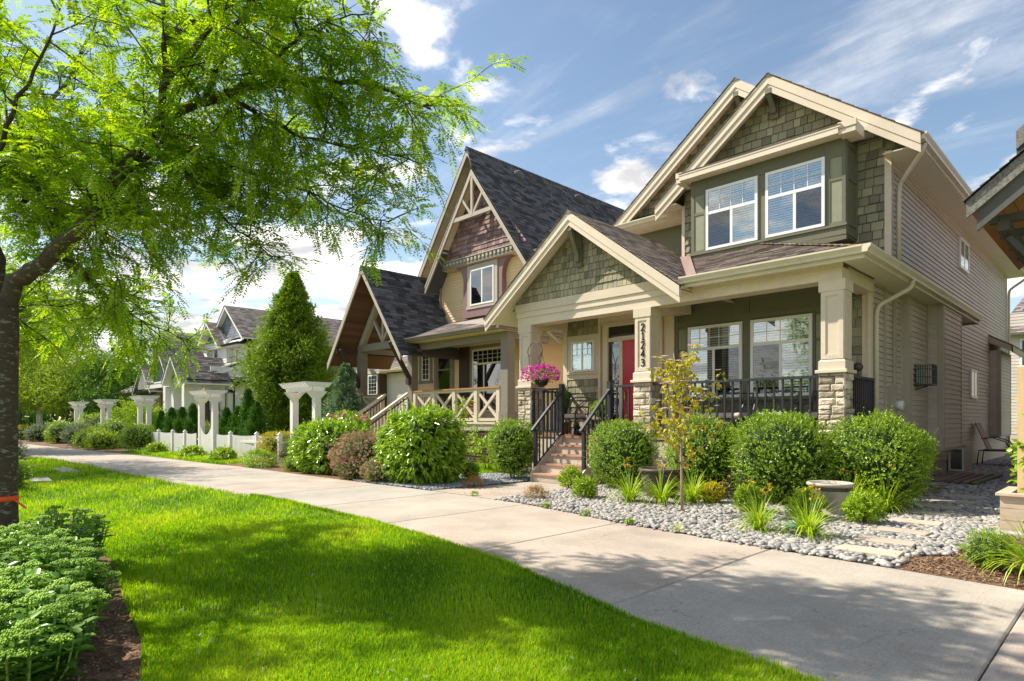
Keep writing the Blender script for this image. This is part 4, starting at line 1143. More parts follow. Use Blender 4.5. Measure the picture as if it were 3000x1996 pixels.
# window panel with arched sides
F = FRONT(14.80)
arc = [(-17.55, 5.05), (-15.50, 5.05), (-15.50, 6.35)]
for i in range(9):
    t = R(90) * i / 8; arc.append((-15.50 + .46 * (1 - math.cos(t)), 6.35 + .6 * math.sin(t)))
arc2 = []
for i in range(9):
    t = R(90) * i / 8; arc2.append((-17.55 - .46 * (1 - math.cos(t)), 6.35 + .6 * math.sin(t)))
MB().prism([(x_, 14.80, z_) for x_, z_ in arc + arc2[::-1]], (0, .22, 0)).build('window_panel', M['purple_flat'], B)
for a, b, c, d in ((-17.30, -17.13, 5.45, 6.92), (-15.88, -15.71, 5.45, 6.92), (-17.13, -15.88, 6.75, 6.92), (-17.36, -15.66, 5.34, 5.45)):
    F.part('window_casing', a, b, c, d, 0, .03, M['btrim'], B)
window(B, F, -17.13, -15.88, 5.45, 6.75, mull=-16.50, frame=.055, proud=.045)
# yellow siding
F = FRONT(15.02)
laps(bbd, F.p(0, 0), F.U, F.V, F.N, [[(-19.1, 4.4), (-17.5, 4.4), (-17.5, 7.0), (-19.1, 7.0)], [(-15.6, 4.4), (-14.1, 4.4), (-14.1, 7.0), (-15.6, 7.0)]], .105, None, 0, .018, .005, 0, slot=.008)
laps(bbd, FRONT(15.4).p(0, 0), F.U, F.V, F.N, [under(-20.35, -19.1, 4.4, mx, mz - .2, sl)], .105, None, 0, .018, .005, 0, slot=.008)
box('wall', (-20.35, 15.41, 4), (-19.1, 16, 7.0), M['yellow'], B)
RIGHT(-19.08).part('wall', 15.03, 15.4, 4.4, 7.2, -.05, 0, M['yellow'], B)
pipe(B, [(-19.15, 14.9, 6.75), (-19.12, 14.96, 6.6), (-19.12, 14.97, 4.75), (-19.25, 14.9, 4.55)], M['bgut'], .045)
F = FRONT(BW)
laps(bbd, F.p(0, 0), F.U, F.V, F.N, [[(-20.35, BF), (-14.1, BF), (-14.1, 4.15), (-20.35, 4.15)]], .105, None, 0, .018, .005, 0, slot=.008)
laps(bbd, RIGHT(-14.04).p(0, 0), (0, 1, 0), (0, 0, 1), (1, 0, 0), [[(BW, .8), (27, .8), (27, 6.3), (BW, 6.3)]], .105, None, 0, .018, .005, 0, slot=.008)
F = FRONT(BW - .012)
for a, b, c, d in ((-20.15, -19.98, 2.85, 4.05), (-19.48, -19.33, 2.85, 4.05), (-19.98, -19.48, 3.93, 4.05), (-20.2, -19.28, 2.75, 2.87)): F.part('window_casing', a, b, c, d, 0, .03, M['bpost'], B)
window(B, F, -19.98, -19.48, 2.87, 3.93, grid=(2, 5), frame=.05, proud=.045)
for a, b, c, d in ((-19.20, -19.02, BF, 4.0), (-18.18, -18.0, BF, 4.0), (-19.02, -18.18, 3.86, 4.0)): F.part('door_casing', a, b, c, d, 0, .04, M['bpost'], B)
sd = F.part('storm_door', -19.02, -18.18, BF, 3.86, -.01, .012, M['bpost'], B)
F.box(MB(), -18.94, -18.26, BF + .2, 3.20, .016, .02).build('pane', M['glass'], sd); F.box(MB(), -18.94, -18.26, 3.26, 3.74, .016, .02).build('pane', M['glass'], sd)
F.box(MB(), -18.90, -18.30, BF + .22, 3.16, .012, .014).build('inner_door', M['btrim'], sd)
for s_ in ((-17.70, -17.10),):
    sh = F.part('shutter', s_[0], s_[1], 1.9, 4.10, 0, .03, M['dbrown'], B)
    for c, d in ((1.95, 2.55), (2.60, 3.2), (3.25, 3.85)): F.box(MB(), s_[0] + .04, s_[1] - .04, c, d, .03, .042).build('shutter_panel', M['dbrown'], sh)
F.part('header_board', -17.08, -14.9, 3.88, 4.12, 0, .03, M['bpost'], B)
F.part('window_casing', -17.1, -16.95, 1.6, 3.88, 0, .03, M['bpost'], B)
window(B, F, -16.95, -15.32, 1.62, 3.84, transom=3.32, mull=-16.33, grid=(6, 3), frame=.06, proud=.045)
# porch roof: front slope with hip at the right, gutter, beams, posts
PY, PZ = 12.5, 4.12
fr = [(-18.6, PY, PZ), (-13.2, PY, PZ), (-13.95, 13.25, PZ + .34), (-13.95, 15.0, 5.02), (-19.1, 15.0, 5.02)]
M['roof_sunlit'] = M['roof_grey']  # sunlight painted into this slope: paler copy of the same charcoal shingle
pr = Pieces(B, 'roof_shingle', M['roof_grey'], 0, 8)
roof_slab(B, fr, .04, M['roof_grey']); roof_courses(pr, fr, .14, .31, .011)
pr.flush('porch_roof_shingles')
sd_ = [(-13.2, PY, PZ), (-13.2, 20, PZ), (-13.95, 20, PZ + .34), (-13.95, 13.25, PZ + .34)]
roof_slab(B, sd_, .04, M['roof_black']); roof_courses(brs, sd_, .14, .31, .012)
gutter(B, (-18.7, PY, PZ + .01), (-13.2, PY, PZ + .01), M['bgut'], .13)
gutter(B, (-13.2, PY - .12, PZ + .008), (-13.2, 20, PZ + .008), M['bgut'], .13, (1, 0, 0))
box('porch_ceiling', (-18.8, PY + .02, PZ - .135), (-13.22, BW, PZ - .115), M['bsof'], B)
box('porch_beam', (-18.2, 12.94, 3.76), (-13.3, 13.12, 3.98), M['bpost'], B)
def bpost(x, w=.26, y=13.0, z1=3.98, cap=False):
    p = box('porch_post', (x - w / 2, y - w / 2 + .05, BF - .2), (x + w / 2, y + w / 2 + .05, z1), M['bpost'], B)
    if cap: box('post_base', (x - w / 2 - .04, y - w / 2, BF), (x + w / 2 + .04, y + w / 2 + .1, BF + .32), M['bpost'], p)
bpost(-13.42, .30, cap=True); bpost(-18.27, .26); bpost(-21.65, .30)
bpost(-14.2, .2, 14.6)
box('side_beam', (-13.5, 13.1, 3.78), (-13.3, 14.8, 3.98), M['bpost'], B)
pipe(B, [(-13.15, 13.9, 4.02), (-13.2, 14.0, 3.85), (-13.9, 14.7, 3.3), (-13.95, 14.75, 3.1), (-13.95, 14.75, .3)], M['bgut'], .045)
# porch gable with open truss and braces
px, pz, py, ps = -20.0, 6.93, 12.0, 1.345
for xe in (-22.52, -17.52):
    k = math.sqrt(1 + ps * ps); ze = pz - ps * abs(xe - px)
    a = MB().prism([(px, py, pz), (xe, py, ze), (xe, py, ze - .16 * k), (px, py, pz - .16 * k)], (0, .045, 0)).build('barge_board', M['btrim'], B)
    sg = 1 if xe > px else -1
    top = [(xe, py + .02, ze), (xe, 14.9, ze), (px, 14.9, pz), (px, py + .02, pz)][::sg]
    roof_slab(B, top, .05, M['roof_black'])
    under_slope(bpl, px, pz, xe, py + .05, 14.9, 26, .06, ps)
roof_courses(brs, [(-17.50, py - .03, pz - ps * 2.5 + .004), (-17.50, 12.9, pz - ps * 2.5 + .004), (-19.1, 15.4, pz - ps * .9), (px, 15.4, pz + .01), (px, py - .03, pz + .01)], .15, .31, .020)
ridge(capB, px, pz + .015, py - .03, 15.2, ps, .10, .17)
# front truss of the gable at the posts
yt = 13.0
MB().bar((-21.75, yt, 4.12), (-18.1, yt, 4.12), .2, .26, up=(0, 0, 1)).build('tie_beam', M['bpost'], B)
for s in (-1, 1):
    MB().bar((px + s * 1.62, yt + .01, 4.2), (px + s * .0, yt + .01, 6.35), .24, .18, up=(0, 1, 0)).build('principal_rafter', M['btrim'], B)
    MB().bar((px + s * .04, yt - .03, 4.3), (px + s * .62, yt - .03, 5.1), .10, .12, up=(0, 1, 0)).build('strut', M['btrim'], B)
MB().bar((px, yt - .04, 4.25), (px, yt - .04, 6.3), .11, .10, up=(0, 1, 0)).build('king_post', M['btrim'], B)
for k, ch in enumerate('21239'): digit(B, ch, FRONT(yt - .10), -19.42 + k * .17, 4.02, .20, M['white'], w=.026, n=.008)
for x in (-21.65, -18.27):
    sg = -1 if x < px else 1
    MB().bar((x, 12.94, 2.75), (x + sg * .0, 12.10, 4.05), .12, .14, up=(1, 0, 0)).build('brace', M['dbrown'], B)
    MB().bar((x + sg * .25, 12.05, 3.98), (x, 14.6, 3.98), .14, .16).build('outrigger', M['dbrown'], B)
    box('brace_block', (x - .09, 12.80, 2.58), (x + .09, 12.93, 2.80), M['dbrown'], B)
box('side_beam', (-21.76, 13.1, 3.95), (-21.54, 14.9, 4.15), M['bpost'], B)
# deck, rail panels with crosses, stairs
box('porch_slab', (-21.8, 12.98, 1.0), (-13.3, BW, BF), M['btrim'], B)
box('skirt_board', (-21.82, 12.955, 1.0), (-13.28, 12.98, 1.20), M['btrim'], B)
box('skirt_board', (-21.84, 12.92, 1.20), (-13.26, 12.98, BF + .01), M['cream'], B)
lt = box('lattice_frame', (-18.0, 13.0, .85), (-13.3, 13.04, .97), M['lattice'], B)
lm = MB()
x = -18.0
while x < -13.3: lm.box((x, 13.0, 0), (x + .035, 13.012, .9)); x += .085
z = .03
while z < .9: lm.box((-18.0, 12.99, z), (-13.3, 13.0, z + .035)); z += .085
lm.build('lattice_slats', M['lattice'], lt)['kind'] = 'stuff'
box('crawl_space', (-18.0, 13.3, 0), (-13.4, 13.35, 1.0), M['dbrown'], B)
def crossrail(xs, y, z0, z1):
    top = box('cross_railing', (xs[0] - .1, y - .08, z1 - .04), (xs[-1] + .1, y + .1, z1), M['orange_rail'], B)
    for x in xs: box('post', (x - .075, y - .05, z0), (x + .075, y + .07, z1 - .04), M['cream'], top)
    for a, b in zip(xs[:-1], xs[1:]):
        a2, b2 = a + .075, b - .075
        box('rail', (a2, y - .03, z1 - .13), (b2, y + .04, z1 - .04), M['cream'], top)
        box('rail', (a2, y - .03, z0 + .04), (b2, y + .04, z0 + .13), M['cream'], top)
        MB().bar((a2, y, z0 + .13), (b2, y, z1 - .13), .085, .05, up=(0, 1, 0)).build('cross_bar', M['cream'], top)
        MB().bar((a2, y + .012, z1 - .13), (b2, y + .012, z0 + .13), .085, .05, up=(0, 1, 0)).build('cross_bar', M['cream'], top)
crossrail([-18.03, -16.94, -15.85, -14.77, -13.74], 12.99, BF, 2.35)
crossrail([-21.6, -20.15], 12.99, BF, 2.30)
bs = thing('timber_stairs', (-19.3, 12.3, 0), 'cream timber stairs with slatted handrails below number 21239', 'stairs')
x0, x1 = -19.95, -18.5
for k in range(7):
    z1 = BF * (k + 1) / 7; y0 = 11.0 + .28 * k
    box('tread', (x0, y0, z1 - .04), (x1, y0 + .30, z1), M['cream_wood'], bs); box('riser', (x0, y0 + .02, z1 - BF / 7), (x1, y0 + .04, z1 - .04), M['cream'], bs)
for x in (x0, x1):
    hr = MB().bar((x, 10.95, .98), (x, 13.0, 2.28), .13, .075).build('handrail', M['cream_wood'], bs)
    MB().bar((x + .09, 10.98, .88), (x + .09, 12.95, 2.14), .035, .035).build('grip_rail', M['black'], hr)
    MB().bar((x, 11.0, .22), (x, 12.95, 1.42), .06, .10).build('bottom_rail', M['cream'], hr)
    box('post', (x - .06, 10.98, 0), (x + .06, 11.10, 1.0), M['cream'], hr)
    for i in range(1, 15):
        t = i / 15; yy = 11.0 + 1.95 * t
        box('slat', (x - .02, yy - .03, .22 + 1.2 * t), (x + .02, yy + .02, .95 + 1.28 * t), M['cream'], hr)
# slatted side rail behind the stairs and things standing on the porch
railing(B, (-19.95, 14.2), (-18.6, 14.2), BF, 2.25, .13, M['cream'], .05, tw=.08)
for (x, z, y) in ((-16.3, 10.24, 19.5), (-16.1, 9.98, 23.0)): pass
for y in (17.0, 20.6, 24.4):
    x = mx + .42; z = mz - sl * .42
    v = blob('roof_vent', (x, y, z + .05), (.20, .26, .20), M['roof_black'], B)
for q in (bsh, brs, bbd, bpl, bso, capB): q.flush({'shingle': 'shingle_field', 'roof_shingle': 'roof_shingle_field'}.get(q.name))
# boards leaning behind the cross railing
M['brickred'] = mat('faded_red_poster', (0.36, 0.12, 0.09), .6, 0, (30, .3), bump=.1)
sg = thing('leaning_sign', (-15.55, 13.3, BF), 'faded red board with dark frame leaning behind the cross railing', 'board')
MB().prism([(-15.9, 13.30, BF), (-15.05, 13.30, BF), (-15.05, 13.46, BF + .78), (-15.9, 13.46, BF + .78)], (0, .03, 0)).build('frame', M['dbrown'], sg)
MB().prism([(-15.84, 13.29, BF + .06), (-15.11, 13.29, BF + .06), (-15.11, 13.43, BF + .72), (-15.84, 13.43, BF + .72)], (0, .01, 0)).build('board_face', M['brickred'], sg)
ch = thing('wicker_bench', (-17.3, 14.2, BF), 'brown slatted bench behind the left cross panels', 'bench')
box('seat', (-18.0, 13.95, BF + .40), (-16.6, 14.4, BF + .45), M['dbrown'], ch)
for x in (-17.95, -16.68): box('leg', (x, 13.97, BF), (x + .06, 14.4, BF + .4), M['dbrown'], ch)
for k in range(9): box('back_slat', (-17.95 + k * .155, 14.40, BF + .42), (-17.95 + k * .155 + .07, 14.44, BF + .88), M['plank'], ch)
box('top_rail', (-18.0, 14.38, BF + .88), (-16.6, 14.45, BF + .95), M['dbrown'], ch)
# ================================================================ pale grey house
M['lgrey'] = mat('light_grey_siding', (0.74, 0.735, 0.73), 0.5, 0.03, (10, 0.03), (1, 1, 1), (.8, 0.05), 0.02)
M['wtrim'] = mat('white_trim', (0.78, 0.77, 0.74), 0.5, 0.03, (10, 0.04), bump=.03)
M['slate'] = mat('slate_blue_shingle', (0.20, 0.215, 0.25), 0.7, 0.2, (20, 0.2), (5, 5, 1), (1.5, .15), .3)
M['lwarm'] = mat('pale_warm_siding', (0.62, 0.54, 0.49), 0.5, 0.04, (10, 0.04), bump=.02)
M['dark_gutter'] = mat('black_gutter', (0.025, 0.025, 0.028), 0.4, 0, bump=0)
C = thing('grey_house', (-43, 15.5, 0), 'pale grey sided house with white porch columns and brown roofs beyond the picket fence', 'house')
cbd = Pieces(C, 'siding_board', M['lgrey'], 260, 8)
crs = Pieces(C, 'roof_shingle', M['roof_grey'], 300, 8)
csh = Pieces(C, 'shingle', M['slate'], 120, 6)
CXR = -40.0
box('wall', (-50, 14.62, 0), (CXR - .02, 34, 3.9), M['lgrey'], C)
box('wall', (-48.5, 15.72, 3.9), (CXR - .02, 34, 6.25), M['lgrey'], C)
box('wall', (-45.6, 15.3, 4.9), (-42.0, 15.8, 6.6), M['lgrey'], C)
F = RIGHT(CXR)
laps(cbd, F.p(0, 0), F.U, F.V, F.N, [[(14.7, .9), (34, .9), (34, 3.7), (14.7, 3.7)], [(15.8, 4.0), (34, 4.0), (34, 6.2), (15.8, 6.2)]], .16, None, 0, .02, .005, 0, slot=.01)
laps(cbd, FRONT(15.7).p(0, 0), (1, 0, 0), (0, 0, 1), (0, -1, 0), [[(-43, 4.2), (CXR - .1, 4.2), (CXR - .1, 6.2), (-43, 6.2)]], .16, None, 0, .02, .005, 0, slot=.01)
laps(cbd, FRONT(15.28).p(0, 0), (1, 0, 0), (0, 0, 1), (0, -1, 0), [[(-45.6, 4.9), (-42, 4.9), (-42, 6.5), (-45.6, 6.5)]], .16, None, 0, .02, .005, 0, slot=.01)
for y0, y1, z0, z1 in ((14.62, 14.76, .5, 3.7), (15.68, 15.82, 4.0, 6.2), (16.55, 16.65, 4.0, 6.2), (17.0, 17.1, .9, 3.7)): F.part('corner_board', y0, y1, z0, z1, 0, .03, M['wtrim'], C)
FRONT(15.7).part('corner_board', CXR - .16, CXR + .02, 4.2, 6.2, 0, .03, M['wtrim'], C)
window(C, F, 15.98, 16.38, 4.32, 5.0, blinds=False, frame=.09, proud=.04)
window(C, F, 18.2, 18.8, 4.6, 5.6, blinds=True, frame=.09, proud=.04)
window(C, FRONT(15.68), -41.5, -41.0, 4.95, 5.95, frame=.09, proud=.04)
window(C, FRONT(15.26), -44.2, -43.4, 5.2, 6.1, frame=.09, proud=.04)
pipe(C, [(CXR + .06, 15.9, 6.2), (CXR + .06, 15.92, 4.0)], M['dark_gutter'], .06)
pipe(C, [(CXR + .25, 15.2, 3.65), (CXR + .05, 14.98, 3.3), (CXR + .05, 14.95, .4)], M['dark_gutter'], .055)
def simple_gable(th, pc, xc, zt, x0, x1, y, yback, s, trim, roofm, wall=None, wallpc=None, zb=None, yw=None, tr=.16, expo=.16):
    for xe in (x0, x1):
        k = math.sqrt(1 + s * s); ze = zt - s * abs(xe - xc)
        MB().prism([(xc, y, zt), (xe, y, ze), (xe, y, ze - tr * k), (xc, y, zt - tr * k)], (0, .05, 0)).build('barge_board', trim, th)
        sg = 1 if xe > xc else -1
        top = [(xe, y + .02, ze), (xe, yback, ze), (xc, yback, zt), (xc, y + .02, zt)][::sg]
        roof_slab(th, top, .08, trim)
        q = [(xe, y - .03, ze + .01), (xe, yback, ze + .01), (xc, yback, zt + .01), (xc, y - .03, zt + .01)]
        if sg < 0: q = [q[1], q[0], q[3], q[2]]
        roof_courses(pc, q, expo, .33, .016)
    if wall is not None:
        MB().prism([(x, yw, z) for x, z in under(x0 + .2, x1 - .2, zb, xc, zt - .08, s)], (0, .1, 0)).build('gable_wall', wall, th)
        if wallpc is not None:
            laps(wallpc, FRONT(yw).p(0, 0), (1, 0, 0), (0, 0, 1), (0, -1, 0), [under(x0 + .25, x1 - .25, zb, xc, zt - .2, s)], .18, .3, .3, .018, .004, .008, 0)
simple_gable(C, crs, -42.2, 8.80, -45.15, -39.25, 15.2, 34, .79, M['wtrim'], M['roof_grey'], M['slate'], csh, 6.6, 15.55)
simple_gable(C, crs, -44.0, 7.86, -46.2, -41.85, 14.65, 17.2, .82, M['wtrim'], M['roof_grey'], M['slate'], csh, 6.45, 15.2)
sk = [(-42.2, 14.95, 6.12), (-39.2, 14.95, 6.12), (-39.9, 15.6, 6.50), (-42.2, 15.6, 6.50)]
roof_slab(C, sk, .05, M['wtrim'])
box('frieze', (-46.0, 15.14, 6.2), (-41.9, 15.25, 6.5), M['wtrim'], C)
box('soffit', (-46, 14.97, 6.05), (-39.25, 15.75, 6.08), M['wtrim'], C); box('soffit', (-40, 15.7, 6.05), (-39.25, 34, 6.08), M['wtrim'], C)
gutter(C, (-42.0, 14.94, 6.16), (-39.2, 14.94, 6.16), M['dark_gutter'], .15)
gutter(C, (-39.25, 14.85, 6.17), (-39.25, 34, 6.17), M['dark_gutter'], .15, (1, 0, 0))
# porch on the corner
shed = [(-49, 12.9, 3.95), (CXR + .1, 12.9, 3.92), (CXR + .1, 15.75, 4.95), (-49, 15.75, 4.95)]
shed = [(-46.5, 12.2, 3.82), (CXR + .05, 12.2, 3.80), (CXR + .05, 15.75, 5.18), (-46.5, 15.75, 5.18)]
roof_slab(C, shed, .08, M['wtrim']); roof_courses(crs, shed, .15, .33, .014)
MB().prism([(CXR + .12, 13.0, 3.93), (CXR + .12, 15.8, 4.98), (CXR + .12, 15.8, 4.76), (CXR + .12, 13.0, 3.72)], (-.06, 0, 0)).build('rake_board', M['wtrim'], C)
box('frieze', (CXR - .1, 13.6, 3.9), (CXR, 15.75, 4.6), M['wtrim'], C)
skirt = [(CXR + .55, 12.0, 3.74), (CXR + .55, 34, 3.74), (CXR - .02, 34, 4.02), (CXR - .02, 12.2, 4.02)]
roof_slab(C, skirt, .05, M['roof_grey']); roof_courses(crs, skirt, .14, .33, .012)
gutter(C, (CXR + .55, 11.95, 3.75), (CXR + .55, 34, 3.75), M['dark_gutter'], .13, (1, 0, 0))
simple_gable(C, crs, -40.95, 5.22, -42.7, -39.2, 11.6, 14.6, .98, M['wtrim'], M['roof_grey'], M['slate'], csh, 3.85, 12.1)
simple_gable(C, crs, -45.3, 6.2, -47.6, -43.0, 12.0, 14.8, .98, M['wtrim'], M['roof_grey'], M['slate'], csh, 3.85, 12.4)
box('porch_beam', (-48.4, 12.12, 3.42), (CXR + .02, 12.32, 3.66), M['wtrim'], C); box('porch_beam', (CXR - .25, 12.3, 3.42), (CXR + .0, 14.62, 3.66), M['wtrim'], C)
box('porch_ceiling', (-48.4, 12.3, 3.62), (CXR, 14.7, 3.66), M['wtrim'], C)
box('porch_slab', (-48.4, 12.1, 0), (CXR, 14.7, 1.0), M['wtrim'], C)
for x, y in ((-40.24, 12.1), (-42.2, 12.1), (-43.9, 12.1), (-40.24, 14.3)):
    w = .46 if y < 13 else .2
    p = box('porch_column', (x - w / 2, y, 1.0), (x + w / 2, y + w, 3.42), M['wtrim'], C)
for y in (13.0, 13.75): window(C, Frame((-41.4, 14.6, 0), (1, 0, 0), (0, 0, 1), (0, -1, 0)), -.3 + (y - 13) * 1.5, .25 + (y - 13) * 1.5, 1.9, 3.3, frame=.08, proud=.04)
window(C, FRONT(14.6), -42.9, -42.2, 1.8, 3.3, frame=.08, proud=.04)
dr = FRONT(14.6).part('front_door', -44.1, -43.2, 1.0, 3.2, 0, .04, M['dbrown'], C)
railing(C, (-40.1, 12.6), (-40.1, 14.3), 1.0, 1.95, .14)
railing(C, (-42.0, 12.2), (-40.5, 12.2), 1.0, 1.95, .14)
cst = thing('porch_steps', (-43, 11.4, 0), 'steps with black handrails up to the grey house porch', 'steps')
for k in range(5): box('tread', (-43.7, 10.8 + .28 * k, .2 * k), (-42.4, 12.15, .2 * (k + 1)), M['concrete_wall'], cst)
for x in (-43.65, -42.45):
    hr = MB().bar((x, 10.7, 1.0), (x, 12.15, 1.95), .05, .05).build('handrail', M['black'], cst)
    MB().bar((x, 10.75, .25), (x, 12.15, 1.15), .04, .04).build('bottom_rail', M['black'], hr)
    for i in range(9): t = i / 8; MB().bar((x, 10.75 + 1.4 * t, .2 + .9 * t), (x, 10.75 + 1.4 * t, 1.0 + .93 * t), .02, .02).build('baluster', M['black'], hr)
ln = thing('porch_lantern', (-40.5, 13.3, 3.2), 'small hanging glass lantern under the grey house porch ceiling', 'lantern')
MB().tube([(-40.5, 13.3, 3.28), (-40.5, 13.3, 3.62)], .012, 6).build('chain', M['black'], ln)
box('lantern_frame', (-40.6, 13.2, 3.0), (-40.4, 13.4, 3.26), M['brass'], ln)
fl = thing('floodlight', (-39.9, 14.7, 3.1), 'twin black floodlight on the corner of the grey house', 'floodlight')
for dy in (-.12, .14): blob('lamp_head', (-39.85, 14.7 + dy, 3.1), (.1, .12, .09), M['dark_gutter'], fl)
box('mount', (-39.99, 14.62, 3.12), (-39.9, 14.8, 3.2), M['dark_gutter'], fl)
for y, c in ((13.1, 'black metal chair on the side of the grey house porch'), (14.0, 'black metal chair near the wall on the grey house porch')):
    t = thing('metal_chair', (-40.6, y, 1.0), c, 'chair')
    MB().box((-40.85, y - .22, 1.4), (-40.35, y + .22, 1.45)).build('seat', M['black'], t)
    MB().tube([(-40.85, y - .22, 1.0), (-40.85, y - .22, 1.85), (-40.85, y + .22, 1.85), (-40.85, y + .22, 1.0)], .025, 6).build('back_frame', M['black'], t)
    for yy in (y - .22, y + .22): MB().tube([(-40.85, yy, 1.65), (-40.4, yy, 1.65), (-40.35, yy, 1.0)], .025, 6).build('arm', M['black'], t)
for q in (cbd, crs, csh): q.flush(q.name + '_field')

# ================================================================ taupe house further along
D = thing('taupe_house', (-50, 14, 0), 'brown roofed house with taupe porch pillars left of the grey house', 'house')
M['tan_wall'] = mat('tan_wall', (0.42, 0.30, 0.19), .6, 0, (8, .06), bump=0)
drs = Pieces(D, 'roof_shingle', M['roof_grey'], 100, 8)
box('wall', (-60, 15.2, 0), (-50.6, 30, 5.6), M['tan_wall'], D)
laps(Pieces(D, 'siding_board', M['tan_wall']), Vector((0, 15.19, 0)), (1, 0, 0), (0, 0, 1), (0, -1, 0), [[(-60, 1), (-50.6, 1), (-50.6, 3.2), (-60, 3.2)]], .2)
simple_gable(D, drs, -54.2, 8.3, -58, -50.4, 14.6, 30, .85, M['wtrim'], M['roof_grey'], M['slate'], None, 5.2, 15.1)
simple_gable(D, drs, -50.6, 5.3, -52.9, -48.3, 12.4, 15.6, .85, M['wtrim'], M['roof_grey'])
pr_ = [(-60, 12.6, 3.4), (-48.4, 12.6, 3.4), (-48.4, 15.2, 4.7), (-60, 15.2, 4.7)]
roof_slab(D, pr_, .06, M['roof_grey']); roof_courses(drs, pr_, .16, .35, .014)
gutter(D, (-60, 12.6, 3.4), (-48.4, 12.6, 3.4), M['dark_gutter'], .16)
box('porch_beam', (-60, 12.9, 3.1), (-48.6, 13.15, 3.3), M['bpost'], D); box('porch_slab', (-60, 12.8, 0), (-48.6, 15.2, .9), M['concrete_wall'], D)
for x in (-52.2, -49.9, -55.5): box('porch_column', (x - .3, 12.85, .9), (x + .3, 13.45, 3.1), M['tan_wall'] if x == -49.9 else M['bpost'], D)
for k in range(7):
    x = -50.6 + (k - 3) * .32; box('gable_slat', (x - .05, 12.5, 3.5), (x + .05, 12.54, 5.1 - abs(k - 3) * .3), M['wtrim'], D)
window(D, FRONT(15.18), -53.6, -52.6, 1.6, 2.9, frame=.08); window(D, FRONT(15.18), -57.6, -56.2, 1.6, 2.9, frame=.08)
railing(D, (-55.2, 12.95), (-52.5, 12.95), .9, 1.8, .16)
drs.flush('roof_shingle_field')

# ================================================================ beige house set back in the gap
H = thing('beige_house', (-34, 24, 0), 'beige sided house with bay windows set back behind the tall porch posts', 'house')
hbd = Pieces(H, 'siding_board', M['lwarm'], 120, 8); hrs = Pieces(H, 'roof_shingle', M['roof_grey'], 120, 8)
box('wall', (-37, 21.05, 0), (-24.5, 29, 4.1), M['lwarm'], H); box('wall', (-37, 23.5, 4.1), (-30, 29, 6.8), M['lgrey'], H)
box('wall_bay', (-34.7, 20.5, 1.6), (-32.1, 21.1, 4.2), M['dbrown'], H)
laps(hbd, Vector((0, 21.05, 0)), (1, 0, 0), (0, 0, 1), (0, -1, 0), [[(-32.1, .9), (-24.5, .9), (-24.5, 4.1), (-32.1, 4.1)], [(-37, .9), (-34.7, .9), (-34.7, 4.1), (-37, 4.1)]], .16, None, 0, .02, .005, 0, slot=.01)
laps(hbd, Vector((0, 23.48, 0)), (1, 0, 0), (0, 0, 1), (0, -1, 0), [[(-37, 4.6), (-30, 4.6), (-30, 6.8), (-37, 6.8)]], .16, None, 0, .02, .005, 0, mats=[M['lgrey']], slot=.01)
window(H, FRONT(20.5), -34.6, -33.62, 2.8, 4.05, grid=(3, 5), frame=.08); window(H, FRONT(20.5), -33.3, -32.25, 2.8, 4.05, grid=(3, 5), frame=.08)
box('bay_band', (-34.75, 20.45, 4.1), (-32.05, 21, 4.35), M['lwarm'], H)
lp = [(-32.45, 20.6, 4.25), (-24.3, 20.6, 4.2), (-24.3, 23.4, 5.4), (-33.6, 23.4, 5.4)]
roof_slab(H, lp, .08, M['bsof']); roof_courses(hrs, lp, .16, .35, .016)
gutter(H, (-32.4, 20.6, 4.27), (-24.3, 20.6, 4.22), M['bsof'], .15)
simple_gable(H, hrs, -34.9, 6.1, -37.4, -32.4, 20.1, 23.5, .76, M['btrim'], M['roof_grey'], M['lwarm'], None, 4.35, 20.52)
simple_gable(H, hrs, -33.5, 9.2, -37.4, -29.6, 23.2, 29, .62, M['btrim'], M['roof_grey'], M['lgrey'], None, 6.6, 23.5)
for q in (hbd, hrs): q.flush(q.name + '_field')

# ================================================================ dark gabled porch corner of the next house on the right
N = thing('dark_timber_house', (1.5, 13, 0), 'corner of a dark grey house with weathered barge boards and orange wood soffit', 'house')
M['wgrey'] = mat('weathered_dark_paint', (0.135, 0.125, 0.115), 0.75, 0.05, (26, 0.85), (1, 1, 1), (7, 0.3), 0.3, hue=(0.20, 0.19, 0.17))
M['dgrey'] = mat('dark_grey_timber', (0.10, 0.095, 0.088), 0.7, 0.05, (14, 0.15))
M['owood'] = mat('orange_pine_soffit', (0.50, 0.20, 0.045), 0.5, 0.15, (4, 0.35), (1, 9, 9), (1.5, .2), .15)
nrs = Pieces(N, 'roof_shingle', M['roof_black'], 60, 8)
ns, nxc, nx0, nyb = .80, 1.55, -1.80, 11.0
nz = 4.50
nzt = nz + ns * (nxc - nx0)
k = math.sqrt(1 + ns * ns)
for (xe) in (nx0, 2 * nxc - nx0):
    ze = nz
    MB().prism([(nxc, nyb, nzt), (xe, nyb, ze), (xe, nyb, ze - .19 * k), (nxc, nyb, nzt - .19 * k)], (0, .05, 0)).build('barge_board', M['wgrey'], N)
    MB().prism([(nxc, nyb + .05, nzt - .10), (xe + (.12 if xe < nxc else -.12), nyb + .05, ze - .10 + .08), (xe + (.12 if xe < nxc else -.12), nyb + .05, ze - .42 * k + .1), (nxc, nyb + .05, nzt - .42 * k)], (0, .05, 0)).build('barge_board', M['dgrey'], N)
    sg = 1 if xe > nxc else -1
    roof_slab(N, [(xe, nyb + .02, ze), (xe, 16.5, ze), (nxc, 16.5, nzt), (nxc, nyb + .02, nzt)][::sg], .05, M['roof_black'])
roof_courses(nrs, [(nx0 - .03, 16.5, nz), (nx0 - .03, nyb - .04, nz), (nxc, nyb - .04, nzt + .01), (nxc, 16.5, nzt + .01)], .14, .3, .02)
npl = Pieces(N, 'soffit_plank', M['owood'], 60, 8)
n = 26
